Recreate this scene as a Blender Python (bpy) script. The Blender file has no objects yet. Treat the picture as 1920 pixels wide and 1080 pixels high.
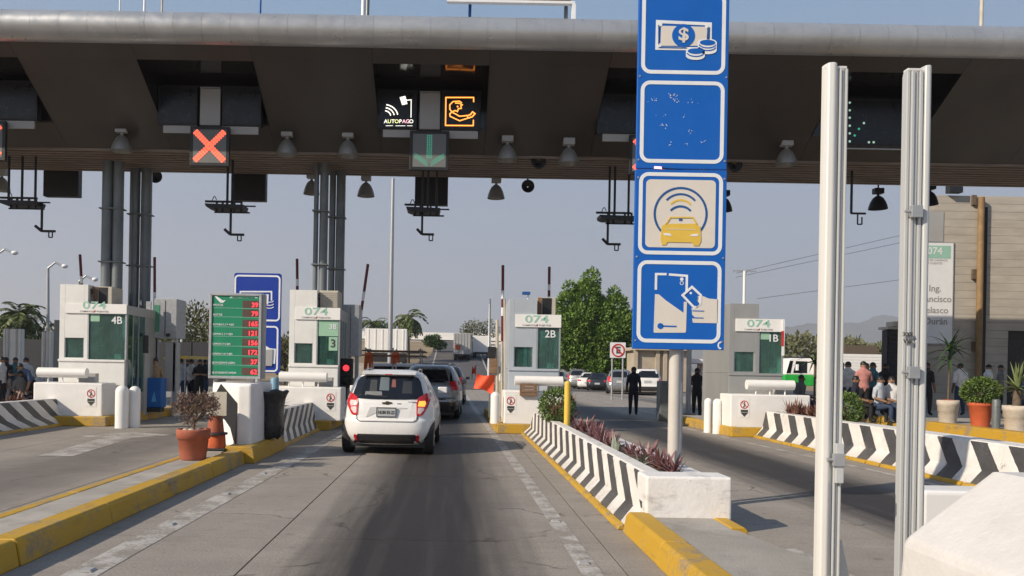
import bpy, bmesh, math, random
from mathutils import Vector, Matrix
random.seed(7)
R = math.radians
scn = bpy.context.scene
col = scn.collection
# ------------------------------------------------------------------ camera, sky, sun, exposure
F, CX, CY, EYE = 1500.0, 850.0, 690.0, 1.6          # focal length in photo pixels, principal point, eye height
ROLL = R(1.0)
HAZE = 0.00028
cs, sn = math.cos(ROLL), math.sin(ROLL)
cam = bpy.data.cameras.new('camera')
cam.lens = 36 * F / 1920; cam.sensor_width = 36
cam.shift_x = (960 - CX) / 1920; cam.shift_y = (CY - 540) / 1920
cam.clip_start = 0.05; cam.clip_end = 9000
camo = bpy.data.objects.new('camera', cam); col.objects.link(camo)
camo.matrix_world = Matrix.Translation((0, 0, EYE)) @ Matrix.Rotation(R(90), 4, 'X') @ Matrix.Rotation(ROLL, 4, 'Z')
scn.camera = camo
SUN_EL, SUN_AZ = R(31), R(238)                       # azimuth clockwise from +Y
w = bpy.data.worlds.new('World'); scn.world = w; w.use_nodes = True
nt = w.node_tree; nt.nodes.clear()
sky = nt.nodes.new('ShaderNodeTexSky'); sky.sky_type = 'NISHITA'; sky.sun_disc = False
sky.sun_elevation = SUN_EL; sky.sun_rotation = SUN_AZ
sky.air_density = 1.0; sky.dust_density = 5.0; sky.ozone_density = 2.0; sky.altitude = 900
bg = nt.nodes.new('ShaderNodeBackground'); bg.inputs['Strength'].default_value = 0.085
wo = nt.nodes.new('ShaderNodeOutputWorld')
# humid haze: the clear sky is mixed with a pale veil that thins with elevation, the same all round
tcw = nt.nodes.new('ShaderNodeTexCoord'); sxw = nt.nodes.new('ShaderNodeSeparateXYZ'); nt.links.new(tcw.outputs['Generated'], sxw.inputs[0])
rmp = nt.nodes.new('ShaderNodeValToRGB'); e = rmp.color_ramp.elements
e[0].position = 0.0; e[0].color = (3.75, 3.85, 4.4, 1); e[1].position = 1.0; e[1].color = (1.2, 2.1, 3.9, 1)
n_ = e.new(.20); n_.color = (3.45, 3.85, 4.7, 1); n_ = e.new(.42); n_.color = (2.3, 3.6, 5.3, 1)
nt.links.new(sxw.outputs[2], rmp.inputs[0])
mxw = nt.nodes.new('ShaderNodeMix'); mxw.data_type = 'RGBA'; mxw.inputs[0].default_value = .8
nt.links.new(sky.outputs[0], mxw.inputs[6]); nt.links.new(rmp.outputs[0], mxw.inputs[7])
nt.links.new(mxw.outputs[2], bg.inputs[0]); nt.links.new(bg.outputs[0], wo.inputs[0])
sl = bpy.data.lights.new('sun', 'SUN'); sl.energy = 4.4; sl.angle = R(0.5); sl.color = (1, .87, .70)
so = bpy.data.objects.new('sun', sl); col.objects.link(so)
sd = Vector((math.sin(SUN_AZ) * math.cos(SUN_EL), math.cos(SUN_AZ) * math.cos(SUN_EL), math.sin(SUN_EL)))
so.rotation_euler = sd.to_track_quat('Z', 'Y').to_euler()
vs = scn.view_settings
scn.display_settings.display_device = 'sRGB'
vs.view_transform = 'Standard'; vs.look = 'None'; vs.gamma = 1; vs.exposure = 0.40; vs.use_curve_mapping = False
scn.cycles.max_bounces = 6; scn.cycles.volume_bounces = 0

# ------------------------------------------------------------------ helpers
def at(u, v, Y):
    """the point of the place that the photo pixel (u, v) shows at depth Y"""
    a, b = u - CX, v - CY
    return Vector(((a * cs + b * sn) / F * Y, Y, EYE - (-a * sn + b * cs) / F * Y))
def gd(u, v, z=0.0):
    b = -(u - CX) * sn + (v - CY) * cs
    return at(u, v, F * (EYE - z) / b)
def zc(x0, y0, s):
    return lambda a, b: (x0 + a / s, y0 + b / s)

def L(t, a, b): t.links.new(a, b)
def nmath(t, op, a, b=None, c=None):
    n = t.nodes.new('ShaderNodeMath'); n.operation = op
    for i, x in enumerate((a, b, c)):
        if x is None: continue
        if isinstance(x, (int, float)): n.inputs[i].default_value = x
        else: L(t, x, n.inputs[i])
    return n.outputs[0]
def nnoise(t, vec, scale, detail=4, rough=.55):
    n = t.nodes.new('ShaderNodeTexNoise'); n.inputs['Scale'].default_value = scale
    n.inputs['Detail'].default_value = detail; n.inputs['Roughness'].default_value = rough
    L(t, vec, n.inputs['Vector']); return n.outputs['Fac']
def nmap(t, x, a, b, c, d):
    n = t.nodes.new('ShaderNodeMapRange'); n.clamp = True
    L(t, x, n.inputs[0])
    for i, q in enumerate((a, b, c, d)): n.inputs[i + 1].default_value = q
    return n.outputs[0]
def nmix(t, fac, a, b, mode='MIX'):
    n = t.nodes.new('ShaderNodeMix'); n.data_type = 'RGBA'; n.blend_type = mode
    if isinstance(fac, (int, float)): n.inputs[0].default_value = fac
    else: L(t, fac, n.inputs[0])
    for i, x in ((6, a), (7, b)):
        if isinstance(x, tuple): n.inputs[i].default_value = (*x[:3], 1)
        else: L(t, x, n.inputs[i])
    return n.outputs[2]
def newmat(name):
    m = bpy.data.materials.new(name); m.use_nodes = True
    t = m.node_tree; return m, t, t.nodes['Principled BSDF']
def coord(t, kind='Object', scale=None):
    n = t.nodes.new('ShaderNodeTexCoord'); o = n.outputs[kind]
    if scale:
        mp = t.nodes.new('ShaderNodeMapping'); mp.inputs['Scale'].default_value = scale
        L(t, o, mp.inputs['Vector']); o = mp.outputs[0]
    return o
def wpos(t, scale=None):
    n = t.nodes.new('ShaderNodeNewGeometry'); o = n.outputs['Position']
    if scale:
        mp = t.nodes.new('ShaderNodeMapping'); mp.inputs['Scale'].default_value = scale
        L(t, o, mp.inputs['Vector']); o = mp.outputs[0]
    return o
MATS = {}
def mat(name, c, r=.6, m=0.0, v=.14, s=3.0, b=.0, bs=60, em=0.0, dirt=.0, dc=(.12, .1, .08), ds=1.6, coat=0, alpha=1, rnd=0, stretch=None):
    if name in MATS: return MATS[name]
    mt, t, p = newmat(name)
    vec = coord(t, 'Object', stretch)
    n1 = nnoise(t, vec, s, 5)
    lo = tuple(x * (1 - v) for x in c); hi = tuple(min(1, x * (1 + v)) for x in c)
    o = nmix(t, nmap(t, n1, .3, .7, 0, 1), lo, hi)
    if dirt:
        n2 = nnoise(t, vec, ds, 8, .7)
        o = nmix(t, nmath(t, 'MULTIPLY', nmap(t, n2, .5, .72, 0, 1), dirt), o, dc)
    if rnd:
        oi = t.nodes.new('ShaderNodeObjectInfo')
        hs = t.nodes.new('ShaderNodeHueSaturation')
        L(t, nmap(t, oi.outputs['Random'], 0, 1, 1 - rnd, 1 + rnd), hs.inputs['Value']); L(t, o, hs.inputs['Color']); o = hs.outputs[0]
    L(t, o, p.inputs['Base Color'])
    p.inputs['Roughness'].default_value = r; p.inputs['Metallic'].default_value = m
    if r < .9: L(t, nmap(t, nnoise(t, vec, s * 2.3, 3), .3, .7, max(.02, r - .08), min(1, r + .1)), p.inputs['Roughness'])
    if coat: p.inputs['Coat Weight'].default_value = coat; p.inputs['Coat Roughness'].default_value = .05
    if em:
        p.inputs['Emission Color'].default_value = (*c, 1); p.inputs['Emission Strength'].default_value = em
    if b:
        bn = t.nodes.new('ShaderNodeBump'); bn.inputs['Strength'].default_value = b; bn.inputs['Distance'].default_value = .02
        L(t, nnoise(t, vec, bs, 6, .65), bn.inputs['Height']); L(t, bn.outputs[0], p.inputs['Normal'])
    MATS[name] = mt
    return mt

class MB:
    def __init__(s): s.v = []; s.f = []; s.m = []; s.s = []
    def add(s, vs, fs, mi=0, sm=False):
        o = len(s.v); s.v += [tuple(p) for p in vs]
        for f in fs: s.f.append([i + o for i in f]); s.m.append(mi); s.s.append(sm)
        return s
    def box(s, x0, y0, z0, x1, y1, z1, mi=0):
        x0, x1 = min(x0, x1), max(x0, x1); y0, y1 = min(y0, y1), max(y0, y1); z0, z1 = min(z0, z1), max(z0, z1)
        return s.add([(x0, y0, z0), (x1, y0, z0), (x1, y1, z0), (x0, y1, z0), (x0, y0, z1), (x1, y0, z1), (x1, y1, z1), (x0, y1, z1)],
                     [(0, 3, 2, 1), (4, 5, 6, 7), (0, 1, 5, 4), (1, 2, 6, 5), (2, 3, 7, 6), (3, 0, 4, 7)], mi)
    def tube(s, p0, p1, r0, r1=None, n=10, mi=0, cap=True):
        p0 = Vector(p0); p1 = Vector(p1); r1 = r0 if r1 is None else r1
        d = (p1 - p0).normalized(); a = Vector((0, 0, 1)) if abs(d.z) < .9 else Vector((1, 0, 0))
        e = d.cross(a).normalized(); g = d.cross(e)
        vs = [q + (e * math.cos(2 * math.pi * i / n) + g * math.sin(2 * math.pi * i / n)) * r for q, r in ((p0, r0), (p1, r1)) for i in range(n)]
        s.add(vs, [(i, i + n, (i + 1) % n + n, (i + 1) % n) for i in range(n)], mi, n > 6)
        if cap: s.add(vs, [tuple(range(n)), tuple(range(2 * n - 1, n - 1, -1))], mi)
        return s
    def path(s, pts, r, n=8, mi=0):
        for a, b in zip(pts, pts[1:]): s.tube(a, b, r, r, n, mi)
        return s
    def lathe(s, prof, x=0, y=0, z=0, n=20, mi=0, sm=True):
        vs = [(x + r * math.cos(2 * math.pi * i / n), y + r * math.sin(2 * math.pi * i / n), z + h) for r, h in prof for i in range(n)]
        fs = []
        for k in range(len(prof) - 1):
            for i in range(n):
                j = (i + 1) % n; fs.append((k * n + i, k * n + j, k * n + n + j, k * n + n + i))
        return s.add(vs, fs, mi, sm)
    def xz(s, poly, y0, y1, mi=0, sm=False):
        """polygon of (x, z) pushed from y0 to y1"""
        n = len(poly)
        if sum(poly[i][0] * poly[(i + 1) % n][1] - poly[(i + 1) % n][0] * poly[i][1] for i in range(n)) < 0: poly = list(reversed(poly))
        if y0 > y1: y0, y1 = y1, y0
        vs = [(x, y0, z) for x, z in poly] + [(x, y1, z) for x, z in poly]
        fs = [tuple(range(n)), tuple(range(2 * n - 1, n - 1, -1))] + [((i + 1) % n, i, i + n, (i + 1) % n + n) for i in range(n)]
        return s.add(vs, fs, mi, sm)
    def yz(s, poly, x0, x1, mi=0):
        t = MB().xz([(a, b) for a, b in poly], x0, x1)
        return s.add([(y, x, z) for x, y, z in t.v], [tuple(reversed(f)) for f in t.f], mi)
    def xy(s, poly, z0, z1, mi=0):
        t = MB().xz(poly, z0, z1)
        return s.add([(x, z, y) for x, y, z in t.v], [tuple(reversed(f)) for f in t.f], mi)
    def ball(s, c, rx, ry=None, rz=None, n=12, k=7, mi=0):
        ry = rx if ry is None else ry; rz = rx if rz is None else rz
        vs = [(c[0] + rx * math.sin(math.pi * j / k) * math.cos(2 * math.pi * i / n), c[1] + ry * math.sin(math.pi * j / k) * math.sin(2 * math.pi * i / n), c[2] - rz * math.cos(math.pi * j / k)) for j in range(k + 1) for i in range(n)]
        return s.add(vs, [(j * n + i, j * n + (i + 1) % n, j * n + n + (i + 1) % n, j * n + n + i) for j in range(k) for i in range(n)], mi, True)
    def stroke(s, pts, wd, y0, y1, closed=False, mi=0):
        P = [Vector((p[0], p[1])) for p in pts]; n = len(P); Lf, Rt = [], []
        for i in range(n):
            a = P[i - 1] if (i > 0 or closed) else None; b = P[(i + 1) % n] if (i < n - 1 or closed) else None
            d1 = (P[i] - a).normalized() if a is not None else None; d2 = (b - P[i]).normalized() if b is not None else None
            if d1 is None: d1 = d2
            if d2 is None: d2 = d1
            t = (d1 + d2); t = t.normalized() if t.length > 1e-6 else d1
            nn = Vector((-t.y, t.x)); k = max(.35, nn.dot(Vector((-d1.y, d1.x))))
            Lf.append(P[i] + nn * wd / 2 / k); Rt.append(P[i] - nn * wd / 2 / k)
        m = n if closed else n - 1
        for i in range(m):
            j = (i + 1) % n
            s.xz([tuple(Rt[i]), tuple(Rt[j]), tuple(Lf[j]), tuple(Lf[i])], y0, y1, mi)
        return s
    def mesh(s, name, mats, off=(0, 0, 0)):
        me = bpy.data.meshes.new(name)
        ox, oy, oz = off
        me.from_pydata([(x - ox, y - oy, z - oz) for x, y, z in s.v], [], s.f)
        if not isinstance(mats, (list, tuple)): mats = [mats]
        for q in mats: me.materials.append(q)
        me.polygons.foreach_set('material_index', s.m); me.polygons.foreach_set('use_smooth', s.s)
        me.update(); return me
    def build(s, name, mats, parent=None, bev=0, seg=2):
        o = bpy.data.objects.new(name, s.mesh(name, mats, wl(parent)))
        col.objects.link(o); o.parent = parent
        if bev:
            b = o.modifiers.new('bevel', 'BEVEL'); b.width = bev; b.segments = seg; b.limit_method = 'ANGLE'; b.angle_limit = R(40)
            b.harden_normals = False
        return o
def wl(p):
    q = Vector((0, 0, 0))
    while p is not None: q += p.location; p = p.parent
    return q
def tag(o, label, cat, group=None):
    o['label'] = label; o['category'] = cat
    if group: o['group'] = group
    return o
def thing(name, label, cat, loc=(0, 0, 0), group=None):
    o = bpy.data.objects.new(name, None); col.objects.link(o); o.location = loc; o.empty_display_size = .2
    return tag(o, label, cat, group)
def struct(name, mb, mats, parent=None, bev=0):
    o = mb.build(name, mats, parent, bev)
    if parent is None: o['kind'] = 'structure'
    return o
def kids(o): return list(o.children)
def dup(o, loc=None, rz=None, label=None, group=None, parent=None, sc=None):
    c = o.copy(); col.objects.link(c)
    if parent is not None: c.parent = parent
    for ch in kids(o): dup(ch, parent=c)
    if loc is not None: c.location = loc
    if rz is not None: c.rotation_euler.z = rz
    if sc is not None: c.scale = (sc, sc, sc)
    if label: c['label'] = label
    if group: c['group'] = group
    return c
def place(o, loc, rz=0, rx=0, ry=0, sc=1):
    o.location = loc; o.rotation_euler = (rx, ry, rz); o.scale = (sc, sc, sc); return o
def text(name, s, size, pos, m, parent, bold=.0, xs=1.0, align='CENTER', depth=.003, space=1.0):
    cu = bpy.data.curves.new('lettering', 'FONT'); cu.body = s; cu.size = size; cu.align_x = align; cu.align_y = 'CENTER'
    cu.offset = bold * size; cu.extrude = depth; cu.space_character = space; cu.resolution_u = 3; cu.space_line = 1.05
    to = bpy.data.objects.new('lettering', cu); col.objects.link(to)
    dg = bpy.context.evaluated_depsgraph_get(); dg.update()
    me = bpy.data.meshes.new_from_object(to.evaluated_get(dg))
    bpy.data.objects.remove(to); bpy.data.curves.remove(cu)
    off = wl(parent); p = Vector(pos) - off
    me.transform(Matrix.Translation(p) @ Matrix.Rotation(R(90), 4, 'X') @ Matrix.Scale(xs, 4, (1, 0, 0)))
    me.materials.clear(); me.materials.append(m)
    o = bpy.data.objects.new(name, me); col.objects.link(o); o.parent = parent
    return o
def rrect(x0, z0, x1, z1, r, n=5):
    P = []
    for cx, cz, a in ((x1 - r, z1 - r, 0), (x0 + r, z1 - r, 90), (x0 + r, z0 + r, 180), (x1 - r, z0 + r, 270)):
        P += [(cx + r * math.cos(R(a + 90 * i / n)), cz + r * math.sin(R(a + 90 * i / n))) for i in range(n + 1)]
    return P
def arc(cx, cz, r, a0, a1, n=14, rz=None):
    rz = r if rz is None else rz
    return [(cx + r * math.cos(R(a0 + (a1 - a0) * i / n)), cz + rz * math.sin(R(a0 + (a1 - a0) * i / n))) for i in range(n + 1)]

# ------------------------------------------------------------------ materials
def concrete_ground():
    m, t, p = newmat('lane_concrete')
    pos = wpos(t); sep = t.nodes.new('ShaderNodeSeparateXYZ'); L(t, pos, sep.inputs[0])
    streak = wpos(t, (3.0, .10, 1)); 
    n1 = nnoise(t, pos, 1.3, 8, .62); n2 = nnoise(t, pos, 40, 5, .7); n3 = nnoise(t, streak, 2.2, 6, .6); n4 = nnoise(t, wpos(t, (.35, 3.2, 1)), 4.0, 4, .6)
    base = nmix(t, nmap(t, n1, .3, .7, 0, 1), (.265, .232, .20), (.385, .345, .30))
    base = nmix(t, nmath(t, 'MULTIPLY', nmap(t, n2, .40, .72, 0, 1), .62), base, (.115, .10, .085))
    base = nmix(t, nmath(t, 'MULTIPLY', nmap(t, n4, .5, .72, 0, 1), .25), base, (.15, .13, .115))
    oi = t.nodes.new('ShaderNodeObjectInfo')
    base = nmix(t, nmap(t, oi.outputs['Random'], 0, 1, 0, .28), base, (.2, .185, .17))
    x = nmath(t, 'ADD', sep.outputs[0], nmath(t, 'MULTIPLY', nmath(t, 'SUBTRACT', n3, .5), .5))
    wr = nmath(t, 'WRAP', nmath(t, 'ADD', x, .3), 2.835, -2.835)
    band = nmap(t, nmath(t, 'ABSOLUTE', wr), .46, 1.15, 1, 0)
    band = nmath(t, 'MULTIPLY', band, nmap(t, n3, .2, .5, .86, 1))
    band = nmath(t, 'MULTIPLY', band, nmap(t, sep.outputs[1], 30, 55, .96, .25))
    band = nmath(t, 'MULTIPLY', band, nmap(t, sep.outputs[0], -4.6, -3.4, .45, 1))
    vo = t.nodes.new('ShaderNodeTexVoronoi'); vo.feature = 'DISTANCE_TO_EDGE'; vo.inputs['Scale'].default_value = .42
    wv = t.nodes.new('ShaderNodeVectorMath'); wv.operation = 'ADD'; nz = t.nodes.new('ShaderNodeTexNoise'); nz.inputs['Scale'].default_value = 2.2; nz.inputs['Detail'].default_value = 6
    L(t, pos, nz.inputs['Vector']); sc_ = t.nodes.new('ShaderNodeVectorMath'); sc_.operation = 'SCALE'; sc_.inputs['Scale'].default_value = .55; L(t, nz.outputs['Color'], sc_.inputs[0])
    L(t, pos, wv.inputs[0]); L(t, sc_.outputs[0], wv.inputs[1]); L(t, wv.outputs[0], vo.inputs['Vector'])
    crack = nmath(t, 'MULTIPLY', nmap(t, vo.outputs['Distance'], .002, .009, .8, 0), nmap(t, n1, .46, .56, 0, 1))
    base = nmix(t, crack, base, (.06, .052, .045))
    base = nmix(t, nmath(t, 'MULTIPLY', nmap(t, nnoise(t, pos, 5.5, 4, .6), .62, .72, 0, 1), .55), base, (.10, .088, .078))
    base = nmix(t, nmath(t, 'MULTIPLY', nmap(t, nnoise(t, pos, 130, 3, .7), .5, .7, 0, 1), .35), base, (.42, .385, .34))
    tyre = nmap(t, nmath(t, 'ABSOLUTE', nmath(t, 'SUBTRACT', nmath(t, 'ABSOLUTE', wr), .95)), .05, .4, .16, 0)
    o = nmix(t, tyre, base, (.11, .10, .09))
    o = nmix(t, band, o, (.013, .010, .010))
    L(t, o, p.inputs['Base Color']); p.inputs['Roughness'].default_value = .82
    L(t, nmap(t, band, 0, 1, .85, .6), p.inputs['Roughness'])
    bn = t.nodes.new('ShaderNodeBump'); bn.inputs['Strength'].default_value = .5; bn.inputs['Distance'].default_value = .012
    L(t, nmath(t, 'ADD', n2, nmath(t, 'MULTIPLY', n4, .8)), bn.inputs['Height']); L(t, bn.outputs[0], p.inputs['Normal'])
    return m
def worn(name, c, under, amt=.5, s=3.0, r=.7, fine=30, aniso=None, bump=.3):
    m, t, p = newmat(name)
    pos = wpos(t, aniso)
    a = nnoise(t, pos, s, 8, .68); b = nnoise(t, pos, fine, 4, .7)
    k = nmath(t, 'ADD', nmath(t, 'MULTIPLY', a, .65), nmath(t, 'MULTIPLY', b, .35))
    col0 = nmix(t, nmap(t, a, .3, .7, 0, 1), tuple(x * .88 for x in c), c)
    o = nmix(t, nmap(t, k, .62 - amt * .22, .68 - amt * .16, 0, 1), col0, under)
    o = nmix(t, nmath(t, 'MULTIPLY', nmap(t, nnoise(t, wpos(t, (1, .5, 2.5)), 3.1, 7, .7), .55, .7, 0, 1), .45), o, tuple(x * .35 for x in under))
    L(t, o, p.inputs['Base Color']); p.inputs['Roughness'].default_value = r
    bn = t.nodes.new('ShaderNodeBump'); bn.inputs['Strength'].default_value = bump; bn.inputs['Distance'].default_value = .01
    L(t, nmath(t, 'ADD', b, a), bn.inputs['Height']); L(t, bn.outputs[0], p.inputs['Normal'])
    return m
def stripes(name, period, zk, kU, kL, ph=0.0, duty=.5, ztop=9):
    m, t, p = newmat(name)
    pos = wpos(t); sep = t.nodes.new('ShaderNodeSeparateXYZ'); L(t, pos, sep.inputs[0])
    n0 = nnoise(t, pos, 5, 3); a = nnoise(t, pos, 3.0, 8, .7); b = nnoise(t, pos, 34, 5, .7)
    dz = nmath(t, 'SUBTRACT', sep.outputs[2], zk)
    s = nmath(t, 'ADD', nmath(t, 'ADD', sep.outputs[1], ph), nmath(t, 'ADD', nmath(t, 'MULTIPLY', nmath(t, 'MAXIMUM', dz, 0.0), kU), nmath(t, 'MULTIPLY', nmath(t, 'MINIMUM', dz, 0.0), kL)))
    s = nmath(t, 'ADD', s, nmath(t, 'MULTIPLY', nmath(t, 'SUBTRACT', n0, .5), .05))
    fr = nmath(t, 'FRACT', nmath(t, 'DIVIDE', s, period))
    blk = nmath(t, 'MULTIPLY', nmath(t, 'LESS_THAN', fr, duty), nmath(t, 'LESS_THAN', sep.outputs[2], ztop))
    white = nmix(t, nmap(t, a, .3, .72, 0, 1), (.80, .775, .74), (.60, .575, .545))
    black = nmix(t, nmap(t, a, .3, .7, 0, 1), (.045, .044, .046), (.085, .083, .085))
    o = nmix(t, blk, white, black)
    k = nmath(t, 'ADD', nmath(t, 'MULTIPLY', a, .6), nmath(t, 'MULTIPLY', b, .4))
    o = nmix(t, nmap(t, k, .60, .64, 0, .9), o, (.26, .24, .22))
    low = nmap(t, sep.outputs[2], .05, .22, .45, 0)
    o = nmix(t, nmath(t, 'MULTIPLY', low, nmap(t, b, .35, .6, 0, 1)), o, (.2, .17, .13))
    L(t, o, p.inputs['Base Color']); p.inputs['Roughness'].default_value = .55
    bn = t.nodes.new('ShaderNodeBump'); bn.inputs['Strength'].default_value = .35; bn.inputs['Distance'].default_value = .012
    L(t, nmath(t, 'ADD', b, a), bn.inputs['Height']); L(t, bn.outputs[0], p.inputs['Normal'])
    return m
def glassmat(name, c, r=.04, tr=.0, refl=.5):
    m, t, p = newmat(name)
    n = nnoise(t, coord(t), 2.0, 3)
    L(t, nmix(t, nmap(t, n, .3, .7, 0, 1), tuple(x * .6 for x in c), c), p.inputs['Base Color'])
    p.inputs['Roughness'].default_value = r; p.inputs['Transmission Weight'].default_value = tr; p.inputs['IOR'].default_value = 1.5
    return m
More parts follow.
